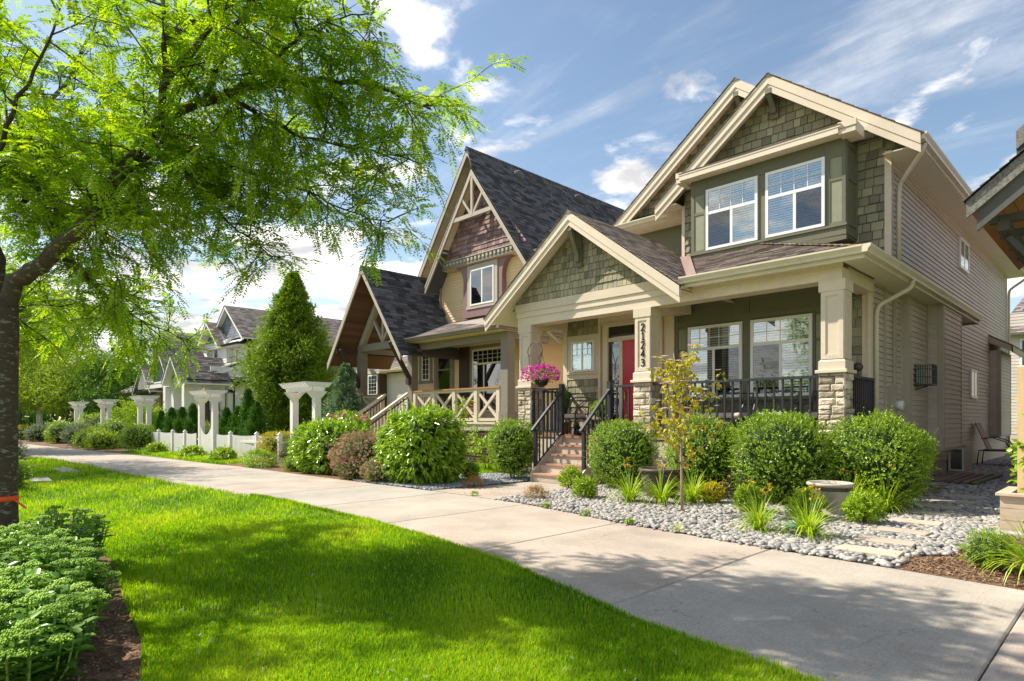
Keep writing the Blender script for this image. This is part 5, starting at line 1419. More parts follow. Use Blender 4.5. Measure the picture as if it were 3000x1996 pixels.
for i in range(n):
    a, b = i / n, (i + 1) / n; xa, xb = nx0 + (nxc - nx0) * a, nx0 + (nxc - nx0) * b
    npl.add(MB().prism([(xa + .004, nyb + .1, nz + ns * (xa - nx0) - .07), (xb - .004, nyb + .1, nz + ns * (xb - nx0) - .07), (xb - .004, 16.4, nz + ns * (xb - nx0) - .07), (xa + .004, 16.4, nz + ns * (xa - nx0) - .07)], (0, 0, -.02)))
npl.flush(); nrs.flush()
y = 11.75
while y < 16.4:
    box('ceiling_tie', (-1.52, y, 4.29), (4.6, y + .10, 4.41), M['dgrey'], N)
    box('tie_end', (-1.64, y + .002, 4.30), (-1.525, y + .098, 4.40), M['dgrey'], N); y += 1.0
box('eave_beam', (-1.52, 11.6, 4.14), (-1.38, 16.4, 4.285), M['dgrey'], N)
MB().bar((-1.43, 12.0, 4.12), (-1.0, 12.0, 3.5), .08, .08, up=(0, 1, 0)).build('brace', M['dgrey'], N)
box('porch_post', (-.98, 11.6, 0), (-.72, 11.86, 4.1), M['dgrey'], N)
box('wall', (-.9, 14.8, 0), (4.2, 26, 6.2), M['lwarm'], N)  # unseen side wall kept pale so it bounces light up to the eave
us, uxc, ux0 = .80, 1.8, -1.46
uz = 6.06; uzt = uz + us * (uxc - ux0)
MB().prism([(uxc, 13.0, uzt), (ux0, 13.0, uz), (ux0, 13.0, uz - .3), (uxc, 13.0, uzt - .3)], (0, .05, 0)).build('barge_board', M['wgrey'], N)
MB().prism([(uxc, 13.05, uzt - .1), (ux0, 13.05, uz - .1), (ux0, 13.05, uz - .5), (uxc, 13.05, uzt - .5)], (0, .05, 0)).build('barge_board', M['dgrey'], N)
roof_slab(N, [(ux0, 26, uz), (ux0, 13.02, uz), (uxc, 13.02, uzt), (uxc, 26, uzt)], .08, M['roof_black'])
roof_slab(N, [(uxc, 26, uzt), (uxc, 13.02, uzt), (uxc * 2 - ux0, 13.02, uz), (uxc * 2 - ux0, 26, uz)], .08, M['roof_black'])

# ================================================================ house behind, seen past the side yard
K = thing('back_lane_house', (0, 46, 0), 'pale beige house with brown roof behind the side yard', 'house')
box('wall', (-5.6, 45.2, 0), (9, 55, 7.4), M['lwarm'], K)
kbd = Pieces(K, 'siding_board', M['lwarm'], 60, 8); krs = Pieces(K, 'roof_shingle', M['roof_grey'], 80, 8)
laps(kbd, Vector((0, 45.2, 0)), (1, 0, 0), (0, 0, 1), (0, -1, 0), [[(-5.6, .5), (0, .5), (0, 7.4), (-5.6, 7.4)]], .18, None, 0, .02, .003, 0)
rp = [(-6.0, 44.6, 6.2), (9.6, 44.6, 6.2), (6, 49, 9.6), (-4.6, 49, 9.6)]
roof_slab(K, rp, .1, M['roof_grey']); roof_courses(krs, rp, .2, .4, .02)
rp = [(-6.0, 43.0, 4.3), (9.6, 43.0, 4.3), (9.6, 45.2, 5.3), (-6.0, 45.2, 5.3)]
window(K, FRONT(45.18), -4.9, -3.2, 4.3, 5.9, frame=.1); window(K, FRONT(45.18), -4.9, -3.2, 1.2, 2.9, frame=.1)
kbd.flush('siding_board_field'); krs.flush('roof_shingle_field')
# ================================================================ ground
def smooth_interp(xs, ys, x):
    return float(np.interp(x, xs, ys))
FAR = [(-60, 4.0), (-50, 4.6), (-40.4, 5.2), (-35.6, 5.6), (-30, 6.05), (-25, 6.5), (-20, 6.75), (-18.3, 6.95), (-14, 7.0), (-9.5, 7.17), (-7, 7.13), (-5.6, 6.88), (-4.75, 6.68), (-2.6, 6.45), (-1.5, 6.40), (-.66, 6.32), (4, 6.2), (20, 6.2)]
NEAR = [(-60, 2.0), (-50, 2.6), (-40, 3.1), (-28.2, 3.5), (-25.7, 3.75), (-20.8, 3.97), (-16.6, 4.05), (-13.4, 4.22), (-10.5, 4.42), (-7.5, 4.42), (-5.4, 4.22), (-4.1, 3.98), (-3.2, 3.72), (-2.4, 3.48), (-1.2, 3.30), (4, 3.2), (20, 3.2)]
far = lambda x: smooth_interp([p[0] for p in FAR], [p[1] for p in FAR], x)
near = lambda x: smooth_interp([p[0] for p in NEAR], [p[1] for p in NEAR], x)

def ground_mat(name, cols, scale, rough=.9, bump=.3, dist=.01, fine=60, fw=.35):
    m = bpy.data.materials.new(name); m.use_nodes = True
    nt = m.node_tree; p = nt.nodes['Principled BSDF']
    a = _noise(nt, scale, 5, .6); b = _noise(nt, fine, 5, .65, (1, 1, 1), 9)
    f = _mn(nt, 'ADD', _mn(nt, 'MULTIPLY', a, 1 - fw), _mn(nt, 'MULTIPLY', b, fw))
    cr = nt.nodes.new('ShaderNodeValToRGB'); cr.color_ramp.elements[0].position = .36; cr.color_ramp.elements[1].position = .66
    cr.color_ramp.elements[0].color = (*cols[0], 1); cr.color_ramp.elements[1].color = (*cols[-1], 1)
    for i, c in enumerate(cols[1:-1]):
        e = cr.color_ramp.elements.new(.36 + .30 * (i + 1) / (len(cols) - 1)); e.color = (*c, 1)
    nt.links.new(f, cr.inputs[0]); nt.links.new(cr.outputs[0], p.inputs['Base Color'])
    p.inputs['Roughness'].default_value = rough; p.inputs['Specular IOR Level'].default_value = .2
    bn = nt.nodes.new('ShaderNodeBump'); bn.inputs['Strength'].default_value = bump; bn.inputs['Distance'].default_value = dist
    nt.links.new(b, bn.inputs['Height']); nt.links.new(bn.outputs[0], p.inputs['Normal'])
    if 'concrete' in name:                               # broomed lines, stains, sparse cracks
        br = _noise(nt, 3.0, 3, .7, (24, .8, 1), 2.0); st = _noise(nt, .55, 5, .65, (1, 1, 1), 5.0)
        for src, lo, hi, amt in ((br, .80, 1.16, .75), (st, .72, 1.22, .8)):
            mx = nt.nodes.new('ShaderNodeMix'); mx.data_type = 'RGBA'; mx.blend_type = 'MULTIPLY'; mx.inputs[0].default_value = amt
            nt.links.new(p.inputs['Base Color'].links[0].from_socket, mx.inputs[6]); nt.links.new(_ramp(nt, src, (lo,) * 3, (hi,) * 3), mx.inputs[7]); nt.links.new(mx.outputs[2], p.inputs['Base Color'])
        vo = nt.nodes.new('ShaderNodeTexVoronoi'); vo.feature = 'DISTANCE_TO_EDGE'; vo.inputs['Scale'].default_value = .33; g = nt.nodes.new('ShaderNodeNewGeometry')
        wv = nt.nodes.new('ShaderNodeVectorMath'); wv.operation = 'ADD'; nn = nt.nodes.new('ShaderNodeTexNoise'); nn.inputs['Scale'].default_value = 2.2; nn.inputs['Detail'].default_value = 6
        nt.links.new(g.outputs['Position'], nn.inputs['Vector']); nt.links.new(g.outputs['Position'], wv.inputs[0]); nt.links.new(nn.outputs['Color'], wv.inputs[1]); nt.links.new(wv.outputs[0], vo.inputs['Vector'])
        mr = nt.nodes.new('ShaderNodeMapRange'); mr.inputs['From Min'].default_value = .0; mr.inputs['From Max'].default_value = .0022; mr.inputs['To Min'].default_value = .62; nt.links.new(vo.outputs['Distance'], mr.inputs['Value'])
        mx = nt.nodes.new('ShaderNodeMix'); mx.data_type = 'RGBA'; mx.blend_type = 'MULTIPLY'; mx.inputs[0].default_value = 1
        nt.links.new(p.inputs['Base Color'].links[0].from_socket, mx.inputs[6]); nt.links.new(mr.outputs[0], mx.inputs[7]); nt.links.new(mx.outputs[2], p.inputs['Base Color'])
    return m
M['soil'] = ground_mat('turf_soil', [(0.07, 0.11, 0.014), (0.12, 0.18, 0.02), (0.17, 0.22, 0.035)], 1.5)
M['mulch_ground'] = ground_mat('mulch_ground', [(0.08, 0.042, 0.025), (0.19, 0.11, 0.065), (0.30, 0.19, 0.12)], 9, bump=.8, dist=.02)
M['gravel_bed'] = ground_mat('gravel_bed', [(0.04, 0.038, 0.035), (0.09, 0.085, 0.08), (0.16, 0.155, 0.15)], 20, bump=1, dist=.02)
M['concrete'] = ground_mat('brushed_concrete', [(0.30, 0.255, 0.205), (0.44, 0.385, 0.32), (0.56, 0.50, 0.425)], 1.1, .85, .35, .003, 120, .62)
M['concrete2'] = ground_mat('brushed_concrete_pinkish', [(0.31, 0.25, 0.20), (0.45, 0.375, 0.31), (0.57, 0.485, 0.41)], 1.3, .85, .35, .003, 120, .62)
M['concrete3'] = ground_mat('brushed_concrete_grey', [(0.28, 0.25, 0.21), (0.42, 0.375, 0.32), (0.54, 0.485, 0.42)], 0.9, .85, .35, .003, 120, .62)
M['joint'] = ground_mat('joint_dirt', [(0.06, 0.045, 0.03), (0.10, 0.08, 0.05)], 20)

def sheet(name, poly, z, m, kind='structure', sub=None):
    mb = MB(); mb.add([(x, y, z) for x, y in poly], [tuple(range(len(poly)))])
    o = mb.build(name, m); o['kind'] = kind
    return o
sheet('ground', [(-600, -600), (600, -600), (600, 600), (-600, 600)], -.03, M['soil'])
# lawn between the path and the shrubs
xs = [x for x in np.arange(-60, 20.1, 1.0)]
sheet('lawn', [(x, -9.0) for x in xs] + [(x, near(x)) for x in xs[::-1]], -.006, M['soil'])
# front yards
sheet('yard_grass', [(-80, 2.0)] + [(x, far(x) + .02) for x in xs] + [(20, 60), (-80, 60)], -.008, M['soil'])

# sidewalk: one slab object per cast section, joint left open between them
SW = bpy.data.objects.new('sidewalk', None); COL.objects.link(SW); SW['kind'] = 'structure'
xs2 = [x for x in np.arange(-60, 12.1, .5)]
MB().add([(x, near(x), -.035) for x in xs2] + [(x, far(x), -.035) for x in xs2[::-1]], [tuple(range(2 * len(xs2)))]).build('joint_bed', M['joint'], SW)
joints = [12, 9.9, 7.8, 5.7, 3.6, 1.5, -.6, -2.72, -4.80, -6.88, -8.98, -11.1, -13.2, -15.3, -17.4, -19.5, -21.6, -23.7, -26, -29, -32, -36, -40, -46, -52, -60]
for i in range(len(joints) - 1):
    x1, x0 = joints[i] - .005, joints[i + 1] + .005
    if i % 3 == 1: x1 += .0
    xm = np.linspace(x0, x1, 6); m = [M['concrete'], M['concrete3'], M['concrete2']][i % 3]
    if i in (7,): m = M['concrete2']
    up = [(x, near(x) + (.0 if True else 0), .0) for x in xm] + [(x, far(x), .0) for x in xm[::-1]]
    n = len(up); mb = MB()
    # eased edges: a slightly lower rim
    cx = sum(p[0] for p in up) / n; cy = sum(p[1] for p in up) / n
    inn = [(x + (.012 if x < cx else -.012) * (1 if abs(x - x0) < .01 or abs(x - x1) < .01 else 0), y + (.012 if y < cy else -.012), .004) for x, y, _ in up]
    mb.add([(x, y, -.006) for x, y, _ in up] + inn + [(x, y, -.034) for x, y, _ in up],
           [tuple(range(n, 2 * n))] + [(k, (k + 1) % n, n + (k + 1) % n, n + k) for k in range(n)] + [(2 * n + k, 2 * n + (k + 1) % n, (k + 1) % n, k) for k in range(n)])
    mb.build('slab', m, SW)
# walkway from the sidewalk to the steps
WK = bpy.data.objects.new('walkway', None); COL.objects.link(WK); WK['kind'] = 'structure'
for a, b in (((-9.45, 7.20), (-9.35, 8.45)), ((-9.33, 8.47), (-9.25, 9.72))):
    MB().prism([(a[0], a[1], .006), (a[0] + 1.75, a[1] - .02, .006), (b[0] + 1.50, b[1], .006), (b[0], b[1], .006)], (0, 0, -.05)).build('slab', M['concrete2'], WK)

# gravel and mulch beds
G1 = [(-7.62, 7.22), (-7.0, 7.14), (-5.6, 6.89), (-4.75, 6.69), (-2.6, 6.46), (-1.56, 6.42), (-1.6, 7.1), (-1.35, 7.35), (-1.25, 8.2), (-1.2, 8.9), (-.6, 9.3), (-.6, 28), (-3.5, 28), (-3.5, 12.4), (-3.3, 10.8), (-7.9, 10.8), (-7.72, 9.5)]
G2 = [(-12.2, 7.10), (-9.52, 7.20), (-9.42, 9.70), (-9.9, 10.7), (-11.3, 10.7), (-11.6, 9.4), (-12.0, 8.4)]
M1 = [(-1.56, 6.41), (-.66, 6.33), (3, 6.3), (3, 9.3), (-.6, 9.3), (-1.2, 8.9), (-1.25, 8.2), (-1.35, 7.35), (-1.6, 7.1)]
sheet('gravel_bed', G1, .002, M['gravel_bed']); sheet('gravel_bed', G2, .002, M['gravel_bed'])
sheet('mulch_bed', M1, .003, M['mulch_ground'])
sheet('mulch_bed', [(-21, 6.9), (-12.2, 7.02), (-12.2, 9.3), (-20, 9.5)], .001, M['mulch_ground'])
BED = [(-9.4, -2.5), (-2.9, -2.5), (-3.05, .4), (-3.5, .86), (-4.3, 1.06), (-5.1, 1.16), (-7.0, 1.46), (-7.8, 1.35), (-9.4, .9)]
sheet('mulch_bed', BED, .002, M['mulch_ground'])
sheet('mulch_path', [(-60, -1), (-27.2, -1), (-26.9, 3.6), (-60, 3.0)], .001, M['mulch_ground'])
sheet('mulch_bed', [(-60, 4.2), (-40, 5.3), (-35, 5.7), (-30, 6.1), (-29, 7.4), (-60, 7)], .001, M['mulch_ground'])

def in_poly(px, py, poly):
    inside = np.zeros(len(px), bool); n = len(poly); j = n - 1
    for i in range(n):
        xi, yi = poly[i]; xj, yj = poly[j]
        c = ((yi > py) != (yj > py)) & (px < (xj - xi) * (py - yi) / (yj - yi + 1e-12) + xi)
        inside ^= c; j = i
    return inside

def bulk_mesh(name, V, Fc, nper, m, rnd=None, smooth=False, parent=None):
    """V (N,3), Fc (M, nper) index array; rnd per-vertex value"""
    me = bpy.data.meshes.new(name)
    V = np.asarray(V, np.float32)
    if parent is not None: V = V - base_of(parent).astype(np.float32)
    me.vertices.add(len(V)); me.vertices.foreach_set('co', V.ravel())
    Fc = np.asarray(Fc, np.int32); k = Fc.shape[1]
    me.loops.add(Fc.size); me.loops.foreach_set('vertex_index', Fc.ravel())
    me.polygons.add(len(Fc)); me.polygons.foreach_set('loop_start', np.arange(0, Fc.size, k, dtype=np.int32))
    if smooth: me.polygons.foreach_set('use_smooth', np.ones(len(Fc), bool))
    me.update(calc_edges=True)
    if rnd is not None:
        a = me.attributes.new('rnd', 'FLOAT', 'POINT'); a.data.foreach_set('value', np.asarray(rnd, np.float32))
    for mm in (m if isinstance(m, (list, tuple)) else [m]): me.materials.append(mm)
    o = bpy.data.objects.new(name, me); COL.objects.link(o)
    if parent is not None: o.parent = parent
    return o

# pebbles
def ico():
    t = (1 + 5 ** .5) / 2
    v = np.array([(-1, t, 0), (1, t, 0), (-1, -t, 0), (1, -t, 0), (0, -1, t), (0, 1, t), (0, -1, -t), (0, 1, -t), (t, 0, -1), (t, 0, 1), (-t, 0, -1), (-t, 0, 1)]) / math.sqrt(1 + t * t)
    f = np.array([(0, 11, 5), (0, 5, 1), (0, 1, 7), (0, 7, 10), (0, 10, 11), (1, 5, 9), (5, 11, 4), (11, 10, 2), (10, 7, 6), (7, 1, 8), (3, 9, 4), (3, 4, 2), (3, 2, 6), (3, 6, 8), (3, 8, 9), (4, 9, 5), (2, 4, 11), (6, 2, 10), (8, 6, 7), (9, 8, 1)])
    return v, f
def rotz_batch(v, ang):
    c, s = np.cos(ang)[:, None], np.sin(ang)[:, None]
    return np.stack([v[..., 0] * c - v[..., 1] * s, v[..., 0] * s + v[..., 1] * c, v[..., 2]], -1)
def pebbles(name, X, Y, size, m, z=0.0, flat=.62, el=1.35, seed=1, parent=None, zj=.018):
    r = np.random.default_rng(seed); n = len(X); v, f = ico()
    P = np.repeat(v[None], n, 0) * (1 + r.uniform(-.13, .13, (n, 12, 1)))
    s = size * r.uniform(.6, 1.35, n) / 2
    P = P * np.stack([s * r.uniform(1.0, el, n), s, s * r.uniform(flat * .8, flat * 1.15, n)], -1)[:, None, :]
    # tilt a little, then turn
    tx = r.uniform(-.35, .35, n); c, q = np.cos(tx)[:, None], np.sin(tx)[:, None]
    P = np.stack([P[..., 0], P[..., 1] * c - P[..., 2] * q, P[..., 1] * q + P[..., 2] * c], -1)
    P = rotz_batch(P, r.uniform(0, 6.28, n))
    zz = z + s * flat * .5 + r.uniform(0, zj, n)
    P += np.stack([X, Y, zz], -1)[:, None, :]
    F_ = (f[None] + (np.arange(n) * 12)[:, None, None]).reshape(-1, 3)
    o = bulk_mesh(name, P.reshape(-1, 3), F_, 3, m, np.repeat(r.random(n), 12), True, parent); o['kind'] = 'stuff'
    return o
def pebmat(name, stops, rough=.55):
    m = bpy.data.materials.new(name); m.use_nodes = True; nt = m.node_tree; p = nt.nodes['Principled BSDF']
    a = nt.nodes.new('ShaderNodeAttribute'); a.attribute_name = 'rnd'
    cr = nt.nodes.new('ShaderNodeValToRGB'); cr.color_ramp.interpolation = 'LINEAR'
    cr.color_ramp.elements[0].color = (*stops[0], 1); cr.color_ramp.elements[1].color = (*stops[-1], 1)
    for i, c in enumerate(stops[1:-1]): cr.color_ramp.elements.new((i + 1) / (len(stops) - 1)).color = (*c, 1)
    nt.links.new(a.outputs['Fac'], cr.inputs[0])
    n_ = _noise(nt, 55, 4, .6); mx = nt.nodes.new('ShaderNodeMix'); mx.data_type = 'RGBA'; mx.blend_type = 'MULTIPLY'; mx.inputs[0].default_value = .55
    g = _ramp(nt, n_, (.55, .55, .55), (1.3, 1.3, 1.3)); nt.links.new(cr.outputs[0], mx.inputs[6]); nt.links.new(g, mx.inputs[7])
    nt.links.new(mx.outputs[2], p.inputs['Base Color']); p.inputs['Roughness'].default_value = rough; p.inputs['Specular IOR Level'].default_value = .35
    return m
M['pebble'] = pebmat('river_pebbles', [(.15, .15, .155), (.36, .335, .30), (.27, .265, .26), (.47, .435, .39), (.24, .245, .255), (.54, .50, .45), (.35, .29, .225), (.41, .39, .365), (.19, .19, .195)])
M['pebble_dark'] = pebmat('shale_chips', [(.22, .23, .26), (.38, .38, .40), (.30, .32, .36), (.46, .45, .45), (.26, .27, .30)])
r = np.random.default_rng(3)
def scatter(poly, dens, r):
    P = np.array(poly); a, b = P.min(0), P.max(0); n = int((b[0] - a[0]) * (b[1] - a[1]) * dens)
    X, Y = r.uniform(a[0], b[0], n), r.uniform(a[1], b[1], n); k = in_poly(X, Y, poly)
    return X[k], Y[k]
STEPS = [(-1.93, 6.90), (-1.95, 7.58), (-1.98, 8.38), (-2.05, 9.27), (-2.12, 10.28), (-2.16, 11.12), (-2.15, 12.0), (-2.15, 12.9)]
X, Y = scatter(G1, 600, r)
d = -SX * X + CX * Y
keep = (Y < 13.5)
for sx_, sy_ in STEPS: keep &= ~((abs(X - sx_) < .27) & (abs(Y - sy_) < .14))
Xn, Yn = X[keep], Y[keep]
# one layer spread, small ones in front
pebbles('pebbles', Xn, Yn, .067, M['pebble'], .0, seed=11)
k2 = (Y >= 13.5) & (r.random(len(X)) < .45)
pebbles('pebbles', X[k2], Y[k2], .08, M['pebble'], .0, seed=12)
X, Y = scatter(G2, 900, r)
pebbles('gravel_chips', X, Y, .045, M['pebble_dark'], .0, flat=.4, el=1.7, seed=13)
X = r.uniform(-7.6, -2.2, 260); Y = np.array([far(x) for x in X]) + r.normal(0, .03, 260)
pebbles('loose_pebbles', X, Y, .04, M['pebble'], .004, seed=14)

# stepping stones: each a weathered plank-textured paver
M['paver'] = mat('wood_grain_paver', (0.50, 0.42, 0.33), .8, .1, (7, .25), (1, 8, 8), (3, .2), .5, dist=.01)
for i, (x, y) in enumerate(STEPS):
    lab = ['stepping stone nearest the sidewalk, cut off by pebbles', 'second stepping stone from the sidewalk', 'third stepping stone from the sidewalk', 'fourth stepping stone from the sidewalk',
           'fifth stepping stone from the sidewalk', 'sixth stepping stone, at the edge of the shade', 'seventh stepping stone, in the shade', 'farthest stepping stone, in deep shade beside the pallets'][i]
    w, h = (.28, .15)
    j = lambda s: random.uniform(-s, s)
    c = [(x - w + j(.02), y - h + j(.01)), (x + w + j(.02), y - h + j(.01)), (x + w + j(.02), y + h + j(.01)), (x - w + j(.02), y + h + j(.01))]
    o = MB().prism([(a, b, .052) for a, b in c], (0, 0, -.055)).build('stepping_stone', M['paver'], bevel=.008)
    tag(o, lab, 'stepping stone', 'stepping stones through the pebbles')
# raised timber pallets by the side wall
M['grey_plank'] = mat('weathered_plank', (0.24, 0.165, 0.125), .8, .25, (8, .3), (6, 1, 6), (3, .25), .4)
M['moss_plank'] = mat('mossy_plank', (0.17, 0.165, 0.085), .85, .25, (10, .35), (6, 1, 6), (3, .3), .4)
for (ax, ay, lab, w_, n_) in ((-3.0, 13.2, 'weathered slatted pallet lying nearest the boxwood', 1.9, 5), (-2.75, 16.6, 'weathered slatted pallet lying by the basement window', 2.6, 6)):
    pt = thing('wooden_pallet', (ax, ay, 0), lab, 'pallet', 'pallets along the side wall')
    for k in range(n_):
        bar('plank', (ax - .38 + k * .155, ay - w_ / 2, .085), (ax - .38 + k * .155 + .02 * (k - 2), ay + w_ / 2, .085), .115, .03, M['grey_plank'] if k != n_ - 1 else M['moss_plank'], pt)
    for yy in (-.8, 0, .8): box('bearer', (ax - .42, ay + yy * w_ / 2 - .04, 0), (ax + .45, ay + yy * w_ / 2 + .04, .07), M['grey_plank'], pt)
for (ax, ay) in ((-3.05, 11.7),):
    o = MB().prism([(ax - .4, ay - .16, .05), (ax + .4, ay - .2, .05), (ax + .42, ay + .16, .05), (ax - .38, ay + .2, .05)], (0, 0, -.05)).build('flat_paver', M['grey_plank'], bevel=.006)
    tag(o, 'brown flat paver at the shaded edge under the right boxwood', 'paver')
# ================================================================ vegetation builders
LG = np.random.default_rng(21)
def unit(v): return v / np.maximum(np.linalg.norm(v, axis=-1, keepdims=True), 1e-9)
def rdir(n, r=LG): return unit(r.normal(size=(n, 3)))
def leaf_arrays(B, D, N, L, W, fold=.25, curl=0.0):
    """rhombic folded leaves: base B, direction D, face normal N, length L, width W -> verts (n,4,3)"""
    S = unit(np.cross(D, N)); N = unit(np.cross(S, D))
    L, W = L[:, None], W[:, None]
    mid = B + D * L * .45
    tip = B + D * L - N * L * curl
    return np.stack([B, mid + S * W * .5 + N * W * fold, tip, mid - S * W * .5 + N * W * fold], 1)
TRI2 = np.array([(0, 1, 2), (0, 2, 3)])
def leaves_obj(name, V, m, rnd, parent=None, kind='stuff'):
    n = len(V); F_ = (TRI2[None] + (np.arange(n) * 4)[:, None, None]).reshape(-1, 3)
    o = bulk_mesh(name, V.reshape(-1, 3), F_, 3, m, np.repeat(np.clip(rnd, 0, 1), 4), False, parent)
    if kind: o['kind'] = kind
    return o
def lumpy(d, seed, amp=.07, f=3.2):
    r = np.random.default_rng(seed); s = np.zeros(len(d))
    for k in range(7):
        w = r.normal(size=3) * f * (1 + k * .45); s += np.sin(d @ w + r.uniform(0, 6.28)) / (1 + k * .5)
    return 1 + amp * s / 1.6
def sphere_dirs(n, zmin=-.75, r=LG):
    d = rdir(int(n * 2.2), r); d = d[d[:, 2] > zmin][:n]; return d
def superell(d, R3, e):
    """surface radius vectors of a superellipsoid"""
    q = np.abs(d / R3) ** e
    return d / (q.sum(1) ** (1 / e))[:, None]
def outward(P, R3, e): return unit(np.sign(P) * np.abs(P / R3) ** (e - 1) / R3)
M['twig'] = mat('twig_bark', (0.10, 0.065, 0.04), .85, 0, (30, .3), bump=.3)
M['core'] = mat('shade_dark_core', (0.028, 0.055, 0.010), .95, 0, (14, .6), bump=0)

def shrub(name, label, cat, c, R3, m, e=2.6, nspr=1500, nl=8, ll=.03, lw=.016, spr=.09, amp=.06, f=3.2, seed=1, up=.35, droop=0., zmin=-.8, depth=.12,
          spread=.8, group=None, core=True, rndbias=0., flat=0., freq2=None, stems=3, curl=.05, tipm=None, ntip=0, tips=.03):
    """a bush: sprigs rooted on a lumpy rounded body, leaves set around each sprig; a solid dark core fills the inside"""
    r = np.random.default_rng(seed); c = np.array(c, float); R3 = np.array(R3, float)
    t = thing(name, (c[0], c[1], 0), label, cat, group)
    d = sphere_dirs(nspr, zmin, r); P = superell(d, R3, e); lum = lumpy(d, seed, amp, f); N = outward(P, R3, e)
    dep = np.clip(r.exponential(depth, len(d)), 0, .45)
    P = c + P * (lum * (1 - dep) - spr / R3.mean() * .6)[:, None]
    A = unit(N + np.array([0, 0, up]) + rdir(len(d), r) * .55)
    k = np.tile(np.arange(nl), len(d)); Pi = np.repeat(P, nl, 0); Ai = np.repeat(A, nl, 0); Ni = np.repeat(N, nl, 0)
    tt = (k + r.random(len(k))) / nl
    ext = 1 + (r.random(len(d)) < .06) * r.uniform(.5, 1.6, len(d))      # a few shoots stick out
    B = Pi + Ai * (tt * spr * np.repeat(ext, nl))[:, None]
    D = unit(Ai * .55 + rdir(len(k), r) * spread + np.array([0, 0, -droop]) + Ni * .25)
    NN = unit(Ni * .8 + Ai * .5 + rdir(len(k), r) * .6 + np.array([0, 0, .3 + flat]))
    L = ll * r.uniform(.65, 1.25, len(k)); W = lw * r.uniform(.75, 1.2, len(k))
    V = leaf_arrays(B, D, NN, L, W, .22, curl)
    V[..., 2] = np.maximum(V[..., 2], .012)
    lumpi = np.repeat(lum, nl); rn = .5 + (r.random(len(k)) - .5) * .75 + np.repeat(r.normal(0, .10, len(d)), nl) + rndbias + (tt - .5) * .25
    leaves_obj('foliage', V, m, rn, t)
    if core:  # solid core added to stop see-through, dark green standing for inner shade
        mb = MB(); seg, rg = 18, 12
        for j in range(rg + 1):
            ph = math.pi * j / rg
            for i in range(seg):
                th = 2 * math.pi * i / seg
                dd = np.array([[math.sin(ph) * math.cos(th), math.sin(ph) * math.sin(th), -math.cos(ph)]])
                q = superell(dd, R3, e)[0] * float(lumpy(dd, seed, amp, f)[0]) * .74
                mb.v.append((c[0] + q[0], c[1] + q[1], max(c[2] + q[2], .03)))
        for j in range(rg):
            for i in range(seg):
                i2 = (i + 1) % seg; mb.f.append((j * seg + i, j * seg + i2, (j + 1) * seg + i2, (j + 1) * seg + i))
        mb.build('dark_core', M['core'], t, smooth=True)
    if stems:
        for _ in range(stems):
            a = r.uniform(0, 6.28); q = (c[0] + math.cos(a) * R3[0] * .12, c[1] + math.sin(a) * R3[1] * .12)
            MB().tube([(q[0], q[1], -.03), (q[0] + math.cos(a) * .05, q[1] + math.sin(a) * .05, c[2] * .5), (q[0] + math.cos(a) * R3[0] * .3, q[1] + math.sin(a) * R3[1] * .3, c[2])], [.018, .015, .008], 6).build('stem', M['twig'], t)
    if tipm is not None:
        d = sphere_dirs(ntip, -.2, r); P = c + superell(d, R3, e) * (lumpy(d, seed, amp, f) * 1.01)[:, None]
        flower_heads('flower_head', P, unit(d + np.array([0, 0, .6])), tips, tipm, t, r)
    return t

def flower_heads(name, P, N, size, m, parent, r, petals=12):
    n = len(P); k = np.repeat(np.arange(n), petals)
    D = unit(rdir(len(k), r) + N[k] * .9); B = P[k] + rdir(len(k), r) * size * .45
    L = size * r.uniform(.5, .9, len(k)); V = leaf_arrays(B, D, unit(N[k] + rdir(len(k), r) * .5), L, L * .8, .2)
    return leaves_obj(name, V, m, r.random(len(k)), parent)

M['box'] = leafmat('boxwood_leaf', (0.07, 0.155, 0.012), (0.42, 0.60, 0.045), .32, .30, (1.35, 1.35, .45), spec=.5)
M['laurel'] = leafmat('laurel_leaf', (0.08, 0.22, 0.02), (0.46, 0.64, 0.045), .22, .30, (1.4, 1.35, .4), spec=.6)
M['spirea'] = leafmat('spirea_leaf', (0.13, 0.17, 0.04), (0.46, 0.42, 0.17), .6, .25, (1.2, 1.0, .7))
M['pinkfl'] = leafmat('pink_blossom', (0.55, 0.12, 0.20), (0.80, 0.40, 0.45), .6, .3, (1.2, .9, .9))
M['duskfl'] = leafmat('dusty_pink_seed_head', (0.42, 0.24, 0.17), (0.64, 0.42, 0.31), .7, .2, (1, .9, .8))
M['magenta'] = leafmat('magenta_petunia', (0.42, 0.015, 0.26), (0.72, 0.06, 0.50), .5, .35, (1.3, .9, 1.2), third=(0.85, 0.28, 0.62))
M['yellowleaf'] = leafmat('golden_leaf', (0.36, 0.34, 0.015), (0.66, 0.58, 0.04), .5, .35, (1.2, 1.1, .4))
M['goldshrub'] = leafmat('golden_hedge_leaf', (0.17, 0.21, 0.012), (0.66, 0.56, 0.02), .5, .3, (1.2, 1.15, .4))
M['lime'] = leafmat('lime_leaf', (0.16, 0.30, 0.015), (0.45, 0.60, 0.03), .45, .35, (1.2, 1.15, .35))
M['lily'] = leafmat('daylily_blade', (0.20, 0.34, 0.02), (0.55, 0.68, 0.05), .4, .4, (1.2, 1.2, .4))
M['orangefl'] = leafmat('orange_bud', (0.62, 0.30, 0.02), (0.80, 0.50, 0.05), .5, .3, (1.2, 1, .4))
M['redsedum'] = leafmat('orange_stonecrop', (0.26, 0.17, 0.03), (0.50, 0.26, 0.07), .6, .2, (1.1, 1, .5))
M['sedum'] = leafmat('sedum_leaf', (0.07, 0.18, 0.03), (0.22, 0.42, 0.06), .32, .28, (1.3, 1.35, .5), spec=.30)
